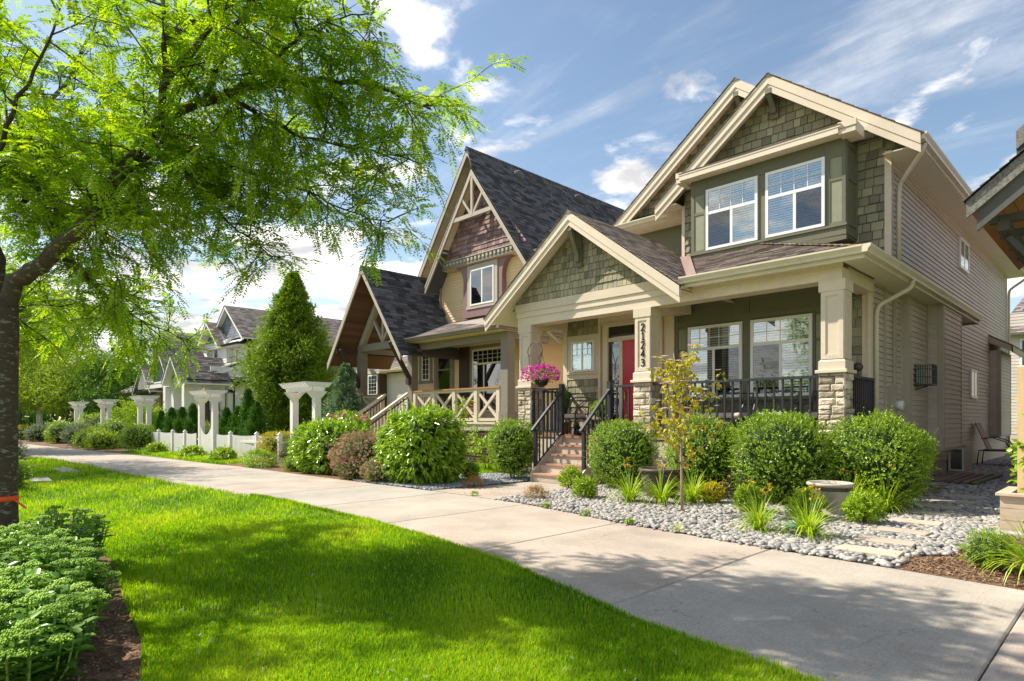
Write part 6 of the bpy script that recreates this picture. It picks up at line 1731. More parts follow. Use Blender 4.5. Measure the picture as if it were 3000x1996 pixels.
M['sedumhead'] = leafmat('sedum_flower_bud', (0.22, 0.42, 0.025), (0.48, 0.70, 0.08), .5, .35, (1.2, 1.2, .5))
M['greygreen'] = leafmat('grey_green_leaf', (0.12, 0.17, 0.09), (0.32, 0.38, 0.22), .6, .2, (1.1, 1.1, .8))
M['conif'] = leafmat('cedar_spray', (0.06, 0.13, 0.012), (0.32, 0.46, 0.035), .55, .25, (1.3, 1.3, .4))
M['bluecon'] = leafmat('blue_green_conifer', (0.06, 0.12, 0.05), (0.24, 0.36, 0.18), .6, .2, (1.1, 1.2, .8))
M['thuja'] = leafmat('thuja_spray', (0.03, 0.10, 0.012), (0.13, 0.28, 0.03), .55, .2, (1.2, 1.3, .4))
M['locust'] = leafmat('locust_leaflet', (0.085, 0.19, 0.014), (0.30, 0.47, 0.025), .42, .58, (1.6, 1.5, .30), spec=.35, third=(0.42, 0.50, 0.035))
M['bgtree'] = leafmat('street_tree_leaf', (0.08, 0.17, 0.015), (0.40, 0.54, 0.035), .5, .4, (1.4, 1.3, .4))
M['bgtree2'] = leafmat('dark_street_tree_leaf', (0.04, 0.11, 0.018), (0.19, 0.36, 0.04), .5, .3, (1.3, 1.3, .5))
M['dogleaf'] = leafmat('yellow_green_dogwood_leaf', (0.30, 0.36, 0.02), (0.56, 0.56, 0.04), .45, .4, (1.2, 1.05, .35), third=(0.62, 0.44, 0.06))
M['dogfl'] = leafmat('pale_pink_bract', (0.80, 0.50, 0.48), (0.90, 0.74, 0.70), .5, .3, (1.1, .95, .95))
M['grassblade'] = leafmat('grass_blade', (0.075, 0.22, 0.008), (0.33, 0.53, 0.014), .45, .50, (1.35, 1.3, .28), spec=.25, third=(0.56, 0.60, 0.07))

# ---------------------------------------------------------------- clipped boxwoods in front of the porch
for i, (x, y, rx, ry, h, lab) in enumerate((
        (-10.06, 9.95, .52, .56, 1.34, 'round clipped boxwood left of the front steps'),
        (-7.03, 9.95, .62, .60, 1.30, 'round clipped boxwood right of the front steps, left of the dark pot'),
        (-5.42, 10.0, .64, .62, 1.36, 'round clipped boxwood behind the flowering dogwood'),
        (-4.02, 10.0, .76, .66, 1.40, 'large clipped boxwood before the porch rail, left of the pale planter'),
        (-2.83, 10.50, .70, .70, 1.38, 'large clipped boxwood in front of the right stone pier, at the house corner'))):
    shrub('boxwood_shrub', lab, 'shrub', (x, y, h / 2 + .04), (rx, ry, h / 2), M['box'], (2.5, 2.7, 2.4, 2.9, 2.6)[i], 3600 if i > 2 else 2700, 9, .029, .018, (.085, .09, .10, .09, .10)[i], (.07, .06, .08, .08, .09)[i], 3.0 + .4 * i, 40 + i, group='clipped boxwoods along the porch', zmin=-.95)

# ---------------------------------------------------------------- laurels, spirea and the planting by the sidewalk
shrub('laurel_shrub', 'big clipped laurel with long glossy leaves beside the walkway', 'shrub', (-10.85, 7.98, .76), (.80, .66, .74), M['laurel'], 5.0, 1900, 7, .135, .042, .14, .05, 3.0, 61, up=.1, droop=.55, zmin=-.98, depth=.06, spread=.55, group='clipped laurels')
shrub('laurel_shrub', 'smaller laurel left of the spirea, near the white arbor', 'shrub', (-14.6, 7.9, .62), (1.05, .72, .60), M['laurel'], 3.6, 1700, 7, .13, .040, .14, .07, 3.0, 62, up=.2, droop=.4, zmin=-.98, depth=.06, spread=.6, group='clipped laurels')
shrub('spirea_shrub', 'dusty pink spirea between the two laurels', 'shrub', (-12.75, 7.70, .50), (.85, .62, .50), M['spirea'], 2.2, 1900, 7, .026, .015, .10, .13, 3.5, 63, tipm=M['duskfl'], ntip=420, tips=.045)
shrub('spirea_shrub', 'low spirea with a few pink flowers at the sidewalk edge', 'shrub', (-12.6, 7.32, .26), (.60, .34, .28), M['spirea'], 2.2, 900, 7, .026, .015, .10, .15, 3.5, 64, tipm=M['pinkfl'], ntip=90, tips=.035)
shrub('spirea_shrub', 'low brownish spirea at the foot of the big laurel', 'shrub', (-11.55, 7.30, .20), (.50, .26, .24), M['spirea'], 2.2, 700, 7, .024, .014, .09, .15, 3.5, 65, tipm=M['duskfl'], ntip=90, tips=.035)
shrub('rhododendron', 'rhododendron with pink flower clusters below the timber stairs', 'shrub', (-17.9, 10.3, .78), (.85, .6, .78), M['laurel'], 2.4, 900, 7, .09, .03, .12, .1, 3, 66, tipm=M['pinkfl'], ntip=30, tips=.12)
shrub('golden_hedge', 'yellow clipped hedge at the end of the picket fence', 'hedge', (-19.0, 8.5, .46), (.70, .55, .46), M['goldshrub'], 4.0, 1500, 8, .035, .018, .09, .05, 3, 67, rndbias=.15)
shrub('golden_shrub', 'loose bright yellow shrub behind the yellow hedge', 'shrub', (-18.6, 9.5, .62), (.6, .4, .60), M['yellowleaf'], 2.0, 420, 7, .05, .03, .16, .25, 3, 68, core=False)
shrub('twiggy_shrub', 'brownish purple twiggy shrub at the arbor foot', 'shrub', (-16.6, 7.9, .42), (.75, .5, .45), M['spirea'], 2.0, 900, 6, .03, .012, .13, .2, 3, 69, rndbias=-.25)
shrub('low_cypress', 'low yellow-green spreading cypress at the sidewalk edge', 'shrub', (-15.6, 7.45, .18), (.50, .34, .18), M['lime'], 2.2, 800, 8, .03, .012, .08, .12, 3, 70, rndbias=-.1)
shrub('low_perennials', 'low green perennials between the hedge and the sidewalk', 'plant', (-17.6, 7.35, .18), (1.0, .42, .22), M['box'], 2.2, 1100, 7, .05, .014, .12, .18, 4, 71, rndbias=.1, core=False)
shrub('round_willow', 'fine-leaved rounded willow shrub by the far arbor', 'shrub', (-29.9, 7.25, .56), (.86, .7, .56), M['box'], 2.2, 1700, 8, .06, .014, .16, .08, 3, 72, rndbias=.1)
for k, (x, y, w, lab) in enumerate(((-27.3, 7.25, .50, 'low yellow-green hosta farthest along the picket fence'), (-23.2, 7.3, .55, 'yellow-green hosta between the two fence arbors'), (-20.9, 7.5, .55, 'yellow-green hosta at the foot of the fence near the second arbor'))):
    shrub('hosta', lab, 'plant', (x, y, .13), (w, w * .7, .18), M['lime'], 2.0, 260, 5, .13, .06, .10, .1, 3, 80 + k, up=.2, droop=.3, core=False, group='hostas along the fence')
for k, (x, y, z, rx, m, lab) in enumerate(((-33.2, 6.6, .34, .62, 'lime', 'small bright green shrub left of the willow shrub'), (-36.0, 6.7, .42, .8, 'box', 'dark rounded shrub between far arbors'), (-39.0, 6.8, .5, 1.1, 'greygreen', 'grey-green shrub in the far planting bed'),
                                           (-43.0, 6.6, .55, 1.3, 'box', 'loose green shrub in the far planting bed'), (-47.5, 6.2, .45, 1.2, 'greygreen', 'silvery shrub before the far arbor'), (-52, 5.9, .4, 1.3, 'yellowleaf', 'yellow flowering clump at the far end of the path'),
                                           (-34.8, 7.4, .6, 1.0, 'box', 'tall green shrub behind the small lime shrub'), (-40.5, 7.7, .8, 1.5, 'lime', 'bright green shrub by the far arbor'), (-57, 6.0, .5, 1.6, 'pinkfl' if False else 'greygreen', 'dusty shrub where the path bends'))):
    shrub('garden_shrub', lab, 'shrub', (x, y, z), (rx, .8, z * 1.15), M[m], 2.2, 800, 7, .07, .03, .16, .15, 3, 90 + k, group='shrubs in the far bed')
shrub('lavender_mound', 'grey-green mounded shrub beside the far path', 'shrub', (-26.6, 2.4, .30), (1.1, .8, .32), M['greygreen'], 2.4, 1500, 8, .05, .016, .12, .08, 3, 101)
shrub('lavender_mound', 'taller blue-green grassy shrub behind the grey-green mound', 'shrub', (-31.5, 2.0, .5), (1.0, .8, .55), M['greygreen'], 2.2, 1000, 7, .10, .012, .2, .1, 3, 102, rndbias=-.1)
shrub('dark_shrub', 'small dark green shrub behind the tree trunk', 'shrub', (-15.2, 1.40, .30), (.48, .4, .34), M['box'], 2.3, 900, 8, .05, .012, .12, .1, 3, 103, rndbias=-.2)
kb = MB().box((-28.2, 1.6, -.02), (-25.3, 1.68, .07)).build('timber_edging', M['riser']); tag(kb, 'pale edging strip in front of the grey-green mound', 'edging')

# small plants in the pebbles
for k, (x, y, r_, h, m, lab) in enumerate(((-7.75, 9.25, .22, .40, 'lime', 'lime shrub at the foot of the steps'), (-6.62, 8.25, .19, .33, 'lime', 'bright lime rounded plant in front of the steps'),
        (-4.80, 9.2, .17, .30, 'yellowleaf', 'small yellow-orange plant left of the big boxwood'), (-3.98, 8.7, .19, .36, 'lime', 'lime seedling in front of the big boxwood'),
        (-3.22, 8.75, .24, .34, 'lime', 'small rhododendron left of the pale planter'), (-2.50, 8.75, .23, .38, 'lime', 'bright green spurge among the daylilies'),
        (-3.02, 11.6, .24, .80, 'redsedum', 'green and red leaved shrub against the side wall'), (-10.45, 9.0, .22, .36, 'box', 'green perennial beside the orange stonecrop'),
        (-.98, 6.98, .21, .30, 'box', 'dwarf pine at the mulch edge'), (-.55, 7.6, .20, .52, 'lime', 'lime leafy plant by the wooden planter'))):
    if m == 'redsedum':
        shrub('leafy_shrub', lab, 'shrub', (x + .2, y + 1.0, .72), (.30, .28, .34), M['box'], 2.0, 130, 6, .12, .05, .14, .2, 3, 110 + k, core=False, rndbias=.2)
        continue
    shrub('garden_plant', lab, 'plant', (x, y, h / 2 + .01), (r_, r_, h / 2), M[m], 2.2, 330, 7, .05, .020 if 'pine' not in lab else .006, .09, .12, 3, 110 + k, core=(m == 'box'), up=.7)
for k, (x, y, w, lab) in enumerate(((-9.35, 8.15, .36, 'orange stonecrop mat at the walkway left edge'), (-7.15, 7.62, .34, 'orange stonecrop mat at the walkway right edge'))):
    shrub('stonecrop', lab, 'plant', (x, y, .06), (w, w * .6, .12), M['redsedum'], 2.0, 420, 8, .028, .006, .09, .15, 4, 130 + k, up=1.0, core=False, group='orange stonecrops')

def blades(name, label, cat, x, y, n, L, W, m, seed, group=None, stalks=5, budm=None, arch=1.0):
    """arching strap leaves from one crown, with flower stalks"""
    r = np.random.default_rng(seed); t = thing(name, (x, y, 0), label, cat, group)
    seg = 6; V = []; rn = []; 
    az = r.uniform(0, 6.28, n); le = L * r.uniform(.6, 1.15, n); lean = r.uniform(.15, 1.15, n) * arch
    h = np.stack([np.cos(az), np.sin(az), 0 * az], 1); sd = np.stack([-np.sin(az), np.cos(az), 0 * az], 1)
    b0 = np.array([x, y, 0]) + h * r.uniform(0, .06, n)[:, None]
    p = b0.copy(); ang = R(84) - lean * .35; rows = []
    for i in range(seg + 1):
        w = W * (1 - (i / seg) ** 2.2) * .5 + .0006
        rows.append((p - sd * w, p + sd * w))
        p = p + (h * np.cos(ang)[:, None] + np.array([0, 0, 1]) * np.sin(ang)[:, None]) * (le / seg)[:, None]; ang = ang - lean * .40
    for i in range(seg):
        V.append(np.stack([rows[i][0], rows[i][1], rows[i + 1][1], rows[i + 1][0]], 1))
    V = np.concatenate(V); V[..., 2] = np.maximum(V[..., 2], .01)
    rn = np.tile(r.random(n), seg); N_ = len(V)
    bulk_mesh('strap_leaves', V.reshape(-1, 3), np.arange(N_ * 4).reshape(-1, 4), 4, m, np.repeat(rn, 4), False, t)['kind'] = 'stuff'
    for k in range(stalks):
        a = r.uniform(0, 6.28); d = r.uniform(.03, .16); hh = L * r.uniform(.85, 1.15)
        q = (x + math.cos(a) * d, y + math.sin(a) * d, hh)
        st = MB().tube([(x, y, 0), (x + math.cos(a) * d * .4, y + math.sin(a) * d * .4, hh * .6), q], .0035, 5).build('flower_stalk', M['limestem'], t)
        if budm:
            P = np.array([q]) + r.normal(0, .012, (5, 3)); D = unit(r.normal(0, .6, (5, 3)) + np.array([0, 0, 1]))
            leaves_obj('bud', leaf_arrays(P, D, rdir(5, r), np.full(5, .045), np.full(5, .016), .4), budm, r.random(5), st, None)
    return t
M['limestem'] = mat('green_stem', (0.20, 0.30, 0.05), .6, 0, bump=0)
for k, (x, y, n, L, lab) in enumerate(((-5.78, 8.35, 80, .52, 'daylily clump left of the dark pot'), (-5.33, 8.55, 70, .50, 'daylily clump in front of the dark pot'), (-5.02, 8.95, 80, .52, 'daylily clump right of the dogwood stem'),
        (-3.22, 7.32, 80, .42, 'pale daylily clump at the sidewalk edge left of the green label'), (-2.66, 7.32, 95, .45, 'daylily clump at the sidewalk edge right of the green label'),
        (-2.98, 9.85, 80, .52, 'daylily clump beside the pale planter'), (-2.58, 10.0, 95, .55, 'orange budded daylily clump below the corner boxwood'), (-.62, 6.78, 120, .50, 'large arching daylily at the right picture edge'))):
    blades('daylily', lab, 'daylily', x, y, int(n * 1.7), L * 1.2, .017, M['lily'], 140 + k, 'daylilies among the pebbles', 6, M['orangefl'])
blades('grass_tuft', 'yellow-green grass seedling at the left gravel bed', 'plant', -3.9, 6.62, 30, .16, .007, M['lily'], 160, None, 0)
for k, (x, y) in enumerate(((-8.3, 7.25), (-6.35, 6.98), (-5.45, 6.82), (-4.6, 6.66))):
    shrub('weed', ['small weed tuft at the walkway edge', 'small weed between pebbles and sidewalk', 'tiny weed at the pebble edge', 'tiny weed beside the dogwood bed'][k], 'plant', (x, y, .02), (.10, .06, .035), M['lime'], 2, 40, 6, .03, .014, .03, .1, 3, 170 + k, core=False, stems=0)
tg = MB().prism([(-3.06, 7.62, .075), (-2.78, 7.60, .075), (-2.76, 7.74, .085), (-3.04, 7.76, .085)], (0, 0, -.012)).build('plant_label', mat('teal_label', (0.05, 0.30, 0.25), .4, 0, bump=0)); tag(tg, 'teal garden label lying on the pebbles', 'label')

# pots
M['brownpot'] = mat('dark_brown_pot', (0.085, 0.066, 0.055), .5, 0, (10, .15), (1, 1, 3), bump=.2)
M['stonepot'] = mat('cast_stone', (0.46, 0.41, 0.34), .8, 0, (18, .2), (1, 1, 1), (6, .15), .3)
pt = thing('round_pot', (-5.75, 9.22, 0), 'dark brown round pot with rolled rim in front of the boxwoods', 'pot')
c = (-5.75, 9.22, 0)
MB().lathe([(.22, .05), (.26, .12), (.33, .40), (.335, .47), (.31, .47), (.26, .36)], c, 28).build('bowl', M['brownpot'], pt, smooth=True)
MB().lathe([(.345, .46), (.375, .47), (.38, .50), (.365, .525), (.33, .52), (.325, .48)], c, 28).build('rim', M['brownpot'], pt, smooth=True)
MB().lathe([(.30, .44), (.0, .45)], c, 20).build('potting_soil', M['mulch_ground'], pt)
pt = thing('stone_urn', (-3.08, 9.30, 0), 'pale cast stone planter with swirled sides below the big boxwood', 'planter')
c = (-3.08, 9.30, .06)
prof = [(.16, -.06), (.17, .05), (.15, .08), (.18, .14), (.23, .26), (.275, .36)]
mb = MB(); n = 36
for j, (rr, z) in enumerate(prof):
    for i in range(n):
        t = 2 * math.pi * i / n; w = rr * (1 + (.035 * math.sin(8 * t + z * 14) if j > 2 else 0)); mb.v.append((c[0] + w * math.cos(t), c[1] + w * math.sin(t), z))
for j in range(len(prof) - 1):
    for i in range(n): mb.f.append((j * n + i, j * n + (i + 1) % n, (j + 1) * n + (i + 1) % n, (j + 1) * n + i))
mb.build('body', M['stonepot'], pt, smooth=True)
MB().lathe([(.265, .35), (.30, .365), (.305, .40), (.285, .41), (.255, .40), (.25, .36)], c, 32).build('rim', M['stonepot'], pt, smooth=True)
MB().lathe([(.25, .37), (0, .38)], c, 20).build('potting_soil', M['mulch_ground'], pt)
pt = thing('black_pot', (-8.45, 11.3, FL), 'black glossy pot with green plant behind the stair rail', 'pot')
MB().lathe([(.13, 0), (.17, .1), (.20, .34), (.215, .36), (.19, .37), (.17, .30)], (-8.5, 11.15, FL), 24).build('bowl', M['dog'], pt, smooth=True)
shrub('potted_plant', 'green leafy plant in the black pot by the door', 'plant', (-8.5, 11.15, FL + .56), (.19, .19, .24), M['box'], 2, 420, 7, .04, .018, .08, .12, 3, 180, zmin=-.6)
pt = thing('corner_pot', (-10.3, 12.0, FL), 'tall slim conifer in a pot at the porch corner', 'potted tree')
MB().lathe([(.10, 0), (.14, .28), (.15, .30)], (-10.2, 11.9, FL), 18).build('bowl', M['brownpot'], pt, smooth=True)
shrub('slim_conifer', 'slim green conifer behind the left porch railing', 'plant', (-10.2, 11.9, FL + .82), (.17, .17, .58), M['thuja'], 1.6, 700, 7, .03, .012, .08, .1, 3, 181, up=1.2)

# hanging basket of petunias on its iron hook
hb = thing('hanging_basket', (-9.35, 10.9, 2.3), 'black hanging basket with magenta petunias under the porch beam', 'basket')
hc = (-9.78, 10.60, 2.30)
MB().lathe([(.05, -.20), (.13, -.15), (.175, -.04), (.185, .0), (.17, .0), (.12, -.10)], hc, 22).build('bowl', M['dog'], hb, smooth=True)
for k in range(3):
    a = k * 2.09 + .4; MB().tube([(hc[0] + .17 * math.cos(a), hc[1] + .17 * math.sin(a), hc[2]), (hc[0], hc[1], hc[2] + .62)], .004, 5).build('chain', M['black'], hb)
rr = np.random.default_rng(9); d = sphere_dirs(230, -.35, rr); P = np.array([hc[0], hc[1], hc[2] + .07]) + superell(d, np.array([.42, .34, .20]), 2.2) * (lumpy(d, 5, .14, 4))[:, None]
flower_heads('petunia', P, d, .052, M['magenta'], hb, rr, 9)
d = sphere_dirs(520, -.6, rr); P = np.array([hc[0], hc[1], hc[2] + .05]) + superell(d, np.array([.36, .30, .17]), 2.2) * rr.uniform(.4, 1.05, 520)[:, None]
leaves_obj('leaves', leaf_arrays(P, unit(d + rdir(520, rr) * .6), rdir(520, rr), np.full(520, .06), np.full(520, .03)), M['lime'], rr.random(520) * .6, hb)
hk = thing('basket_hook', (-9.9, 10.62, 3.0), 'curly wrought iron hook on the left porch column', 'hook')
zt = hc[2] + .62
MB().tube([(hc[0] - .48, 10.70, zt - .30), (hc[0] - .48, 10.68, zt - .02)] + [(hc[0] - .24 - .24 * math.cos(t), 10.64, zt + .24 * math.sin(t)) for t in [i * math.pi / 10 for i in range(11)]] + [(hc[0], 10.60, zt - .10)], .008, 6).build('hoop', M['black'], hk, smooth=True)
MB().tube([(hc[0] - .04 + .06 * math.cos(t), 10.61, zt - .14 + .06 * math.sin(t)) for t in [i * .6 for i in range(9)]] + [(hc[0] - .10, 10.62, zt - .35), (hc[0] - .02, 10.62, zt - .5)], .007, 6).build('scroll', M['black'], hk, smooth=True)
MB().bar((hc[0] - .54, 10.70, zt - .06), (hc[0] - .42, 10.70, zt - .06), .012, .012).build('cross_piece', M['black'], hk)

# ---------------------------------------------------------------- wooden planter with trellis posts
M['newwood'] = mat('fresh_pine', (0.62, 0.44, 0.24), .6, .08, (8, .22), (6, 6, .7), (2, .12), .2)
M['planterwood'] = mat('pale_cedar_board', (0.56, 0.44, 0.32), .65, .10, (8, .18), (.7, 6, 6), (2, .12), .2)
wp = thing('wooden_planter', (-.45, 9.9, 0), 'pale wooden planter box at the right edge with trellis posts', 'planter')
px0, px1, py0, py1 = -1.20, .25, 9.35, 10.35
for k in range(3):
    z0 = .01 + k * .145
    box('board', (px0, py0, z0), (px1, py0 + .03, z0 + .14), M['planterwood'], wp); box('board', (px0 + .001, py0 + .03, z0), (px0 + .03, py1, z0 + .14), M['planterwood'], wp)
box('cap_board', (px0 - .04, py0 - .04, .445), (px1, py0 + .09, .475), M['planterwood'], wp); box('cap_board', (px0 - .04, py0 + .09, .445), (px0 + .09, py1, .475), M['planterwood'], wp)
box('soil', (px0 + .03, py0 + .03, .3), (px1, py1, .42), M['mulch_ground'], wp)
for x, y, h in ((-1.02, 9.62, 1.98), (-.93, 9.80, 1.92)): box('trellis_post', (x - .045, y - .03, .40), (x + .045, y + .03, h), M['newwood'], wp)
for z in (1.22, 1.6): bar('trellis_rail', (-1.1, 9.66, z), (.2, 9.66, z), .02, .04, M['newwood'], wp)
shrub('climbing_rose', 'broad leaved climber in the wooden planter', 'plant', (-.80, 9.75, .80), (.26, .25, .42), M['box'], 2.0, 130, 5, .10, .06, .16, .25, 3, 190, core=False, rndbias=.05)
ps = thing('paving_stone', (-1.0, 8.8, 0), 'small flat stones beside the wooden planter', 'paving stone')
for a, b in ((-1.25, 8.95), (-1.05, 9.1)): MB().prism([(a - .16, b - .09, .05), (a + .15, b - .1, .05), (a + .17, b + .08, .05), (a - .14, b + .1, .05)], (0, 0, -.05)).build('stone', M['stonepot'], ps)

# maroon recliner by the far side wall
M['maroon'] = mat('maroon_slats', (0.22, 0.05, 0.05), .5, .05, (10, .1))
rc = thing('reclining_chair', (-3.0, 22.5, 0), 'dark maroon reclining garden chair by the side wall', 'chair')
for k in range(5):
    MB().bar((-3.05 + .14 * k, 22.0 + .0, .48), (-3.05 + .14 * k, 22.75, .48), .13, .02).build('seat_slat', M['maroon'], rc)
for k in range(6):
    MB().bar((-3.10, 22.0 + k * .13, .50), (-3.38, 22.0 + k * .13, 1.25), .11, .02, up=(1, 0, 0)).build('back_slat', M['maroon'], rc)
for y in (22.0, 22.78):
    MB().tube([(-3.35, y, 0), (-3.3, y, .46), (-2.55, y, .46), (-2.45, y, 0)], .02, 6).build('leg', M['dark_iron'], rc)
    MB().tube([(-3.25, y, .80), (-3.0, y, .84), (-2.7, y, .72), (-2.55, y, .46)], .018, 6).build('arm', M['dark_iron'], rc)

# mulch chips
X, Y = scatter(M1, 1500, np.random.default_rng(33)); n = len(X); r_ = np.random.default_rng(34)
D = rdir(n, r_); D[:, 2] *= .25; D = unit(D)
leaves_obj('mulch_chips', leaf_arrays(np.stack([X, Y, r_.uniform(.004, .02, n)], 1), D, unit(rdir(n, r_) * .4 + np.array([0, 0, 1])), r_.uniform(.03, .08, n), r_.uniform(.008, .018, n)),
           leafmat('bark_chip', (0.10, 0.05, 0.03), (0.46, 0.29, 0.18), .9, 0), r_.random(n))
X, Y = scatter([(-5.2, -1.2), (-2.9, -1.2), (-3.05, .4), (-3.5, .86), (-4.3, 1.06), (-5.2, 1.16)], 1600, np.random.default_rng(35)); n = len(X)
D = rdir(n, r_); D[:, 2] *= .25; D = unit(D)
leaves_obj('mulch_chips', leaf_arrays(np.stack([X, Y, r_.uniform(.004, .02, n)], 1), D, unit(rdir(n, r_) * .4 + np.array([0, 0, 1])), r_.uniform(.015, .05, n), r_.uniform(.005, .012, n)), bpy.data.materials['bark_chip'], r_.random(n))

# dry leaves and bits blown over pebbles, path edge and beds
r_ = np.random.default_rng(55); X = r_.uniform(-9, -.8, 420); Y = np.array([far(x) for x in X]) + np.abs(r_.normal(0, 1.1, 420)) - .04
D = rdir(420, r_); D[:, 2] *= .2; leaves_obj('fallen_leaves', leaf_arrays(np.stack([X, Y, r_.uniform(.03, .07, 420)], 1), unit(D), unit(rdir(420, r_) * .3 + np.array([0, 0, 1])), r_.uniform(.02, .05, 420), r_.uniform(.010, .024, 420)), bpy.data.materials['orange_stonecrop'], r_.random(420))
X = r_.uniform(-10, -.5, 500); Y = np.where(r_.random(500) < .6, np.array([near(x) for x in X]) + np.abs(r_.normal(0, .12, 500)), np.array([far(x) for x in X]) - np.abs(r_.normal(0, .10, 500)))
D = rdir(500, r_); D[:, 2] *= .1; leaves_obj('path_litter', leaf_arrays(np.stack([X, Y, np.full(500, .008)], 1), unit(D), unit(rdir(500, r_) * .2 + np.array([0, 0, 1])), r_.uniform(.008, .026, 500), r_.uniform(.003, .010, 500)), bpy.data.materials['bark_chip'], r_.random(500))
# ================================================================ sedum clumps in the foreground bed
def sedum(x, y, rx, ry, h, seed, label, n=26):
    r = np.random.default_rng(seed); t = thing('sedum_plant', (x, y, 0), label, 'sedum', 'sedum plants around the tree')
    hp = []
    for k in range(n):
        a = r.uniform(0, 6.28); q = math.sqrt(r.random()); px_, py_ = q * math.cos(a), q * math.sin(a)
        hh = h * (1 - .30 * q * q) * r.uniform(.88, 1.08); top = np.array([x + px_ * rx, y + py_ * ry, hh]); bot = np.array([x + px_ * rx * .55, y + py_ * ry * .55, 0])
        mid = (top + bot) / 2 + np.array([px_ * rx * .12, py_ * ry * .12, 0])
        MB().tube([tuple(bot), tuple(mid), tuple(top)], [.007, .006, .005], 6).build('stem', M['limestem'], t)
        # whorls of broad leaves up the stem
        nl = 15; V = []; tt = np.linspace(.22, .97, nl) + r.normal(0, .015, nl)
        c = bot + (top - bot) * tt[:, None]; az = np.arange(nl) * 2.4 + r.uniform(0, 6); el = r.uniform(.0, .55, nl)
        D = np.stack([np.cos(az) * np.cos(el), np.sin(az) * np.cos(el), np.sin(el)], 1); L = .105 * (1.1 - .30 * tt) * r.uniform(.8, 1.2, nl)
        W = L * .55; S = unit(np.cross(D, np.array([0, 0, 1.0]))); N = np.cross(S, D)
        # six-sided leaf with a folded midrib
        pts = [c, c + D * (L * .35)[:, None] + S * (W * .5)[:, None] + N * (W * .14)[:, None], c + D * (L * .75)[:, None] + S * (W * .42)[:, None] + N * (W * .10)[:, None], c + D * L[:, None] - N * (L * .08)[:, None],
               c + D * (L * .75)[:, None] - S * (W * .42)[:, None] + N * (W * .10)[:, None], c + D * (L * .35)[:, None] - S * (W * .5)[:, None] + N * (W * .14)[:, None]]
        V = np.stack(pts, 1); f = np.array([(0, 1, 2, 3), (0, 3, 4, 5)]); F_ = (f[None] + (np.arange(nl) * 6)[:, None, None]).reshape(-1, 4)
        bulk_mesh('leaf_whorl', V.reshape(-1, 3), F_, 4, M['sedum'], np.repeat(r.random(nl) * .75 + .25 * tt, 6), True, t)['kind'] = 'stuff'
        # flat flower head of many small buds on short stalks
        if k % 4 == 3: continue
        nb = 120; aa = r.uniform(0, 6.28, nb); qq = np.sqrt(r.random(nb)) * r.uniform(.042, .060); 
        P = top + np.stack([np.cos(aa) * qq, np.sin(aa) * qq, .028 - qq * qq * 5 + r.normal(0, .004, nb)], 1)
        s = r.uniform(.0045, .0095, nb); v, f = ico(); v = v[:, :]
        o = np.array([(1, 0, 0), (-.5, .87, 0), (-.5, -.87, 0), (0, 0, 1.1), (0, 0, -.8)])
        V = P[:, None, :] + o[None] * s[:, None, None]; f5 = np.array([(0, 1, 3), (1, 2, 3), (2, 0, 3), (1, 0, 4), (2, 1, 4), (0, 2, 4)])
        bulk_mesh('flower_head', V.reshape(-1, 3), (f5[None] + (np.arange(nb) * 5)[:, None, None]).reshape(-1, 3), 3, M['sedumhead'], np.repeat(r.random(nb), 5), True, t)['kind'] = 'stuff'
    return t
sedum(-6.85, 1.00, .56, .42, .50, 1, 'sedum clump farthest back, right beside the trunk', 44)
sedum(-6.00, .70, .50, .42, .47, 2, 'sedum clump behind the front ones, left of the lawn edge', 36)
sedum(-5.35, .76, .42, .34, .46, 3, 'sedum clump second from the back along the lawn edge', 34)
sedum(-4.78, .66, .42, .36, .46, 4, 'sedum clump in the middle bordering the lawn', 38)
sedum(-4.22, .54, .34, .32, .43, 5, 'sedum clump just behind the bare mulch', 34)
sedum(-3.84, .40, .28, .30, .40, 6, 'nearest sedum clump beside the bare mulch', 30)
sedum(-5.25, .10, .50, .40, .50, 7, 'sedum clump at the left picture edge below the ribbon', 34)
sedum(-4.42, -.02, .40, .36, .47, 8, 'sedum clump at the lower left picture corner', 34)
sedum(-6.4, .15, .45, .4, .46, 9, 'sedum clump partly hidden left of the trunk', 20)

# ================================================================ lawn grass
def grass_patch(name, N, sampler, hscale, seed, z=0.0):
    r = np.random.default_rng(seed); X, Y, d = sampler(N, r); n = len(X)
    H = hscale * r.uniform(.6, 1.3, n) * (1 + .045 * d); W = (.0028 + .00085 * d) * r.uniform(.8, 1.3, n)
    az = r.uniform(0, 6.28, n); ln = r.uniform(.1, .8, n)
    # tufty variation: some patches taller and bluer, some yellower
    pn = np.sin(X * 2.1 + Y * .7) + np.sin(Y * 3.3 - X * 1.2 + 1) + np.sin(X * 5.3 + Y * 4.1 + 2) * .6 + np.sin(X * 9.7 - Y * 8.3) * .4
    pn2 = np.sin(X * .9 - Y * 1.4 + .5) + np.sin(X * 2.9 + Y * 3.7)
    H *= 1 + .13 * pn
    b = np.stack([X, Y, np.full(n, z)], 1); h = np.stack([np.cos(az), np.sin(az), 0 * az], 1); s = np.stack([-np.sin(az), np.cos(az), 0 * az], 1)
    m1 = b + h * (ln * H * .25)[:, None] + np.array([0, 0, 1]) * (H * .6)[:, None]; t = b + h * (ln * H * .8)[:, None] + np.array([0, 0, 1]) * H[:, None]
    V = np.stack([b - s * W[:, None] * .5, b + s * W[:, None] * .5, m1 + s * W[:, None] * .35, m1 - s * W[:, None] * .35, t], 1)
    f = np.array([(0, 1, 2), (0, 2, 3), (3, 2, 4)]); F_ = (f[None] + (np.arange(n) * 5)[:, None, None]).reshape(-1, 3)
    rn = np.clip(.42 + .13 * pn2 + .05 * pn + r.normal(0, .17, n), 0, 1); rn[r.random(n) < .05] = .97
    o = bulk_mesh(name, V.reshape(-1, 3), F_, 3, M['grassblade'], np.repeat(rn, 5), False); o['kind'] = 'stuff'
    return o
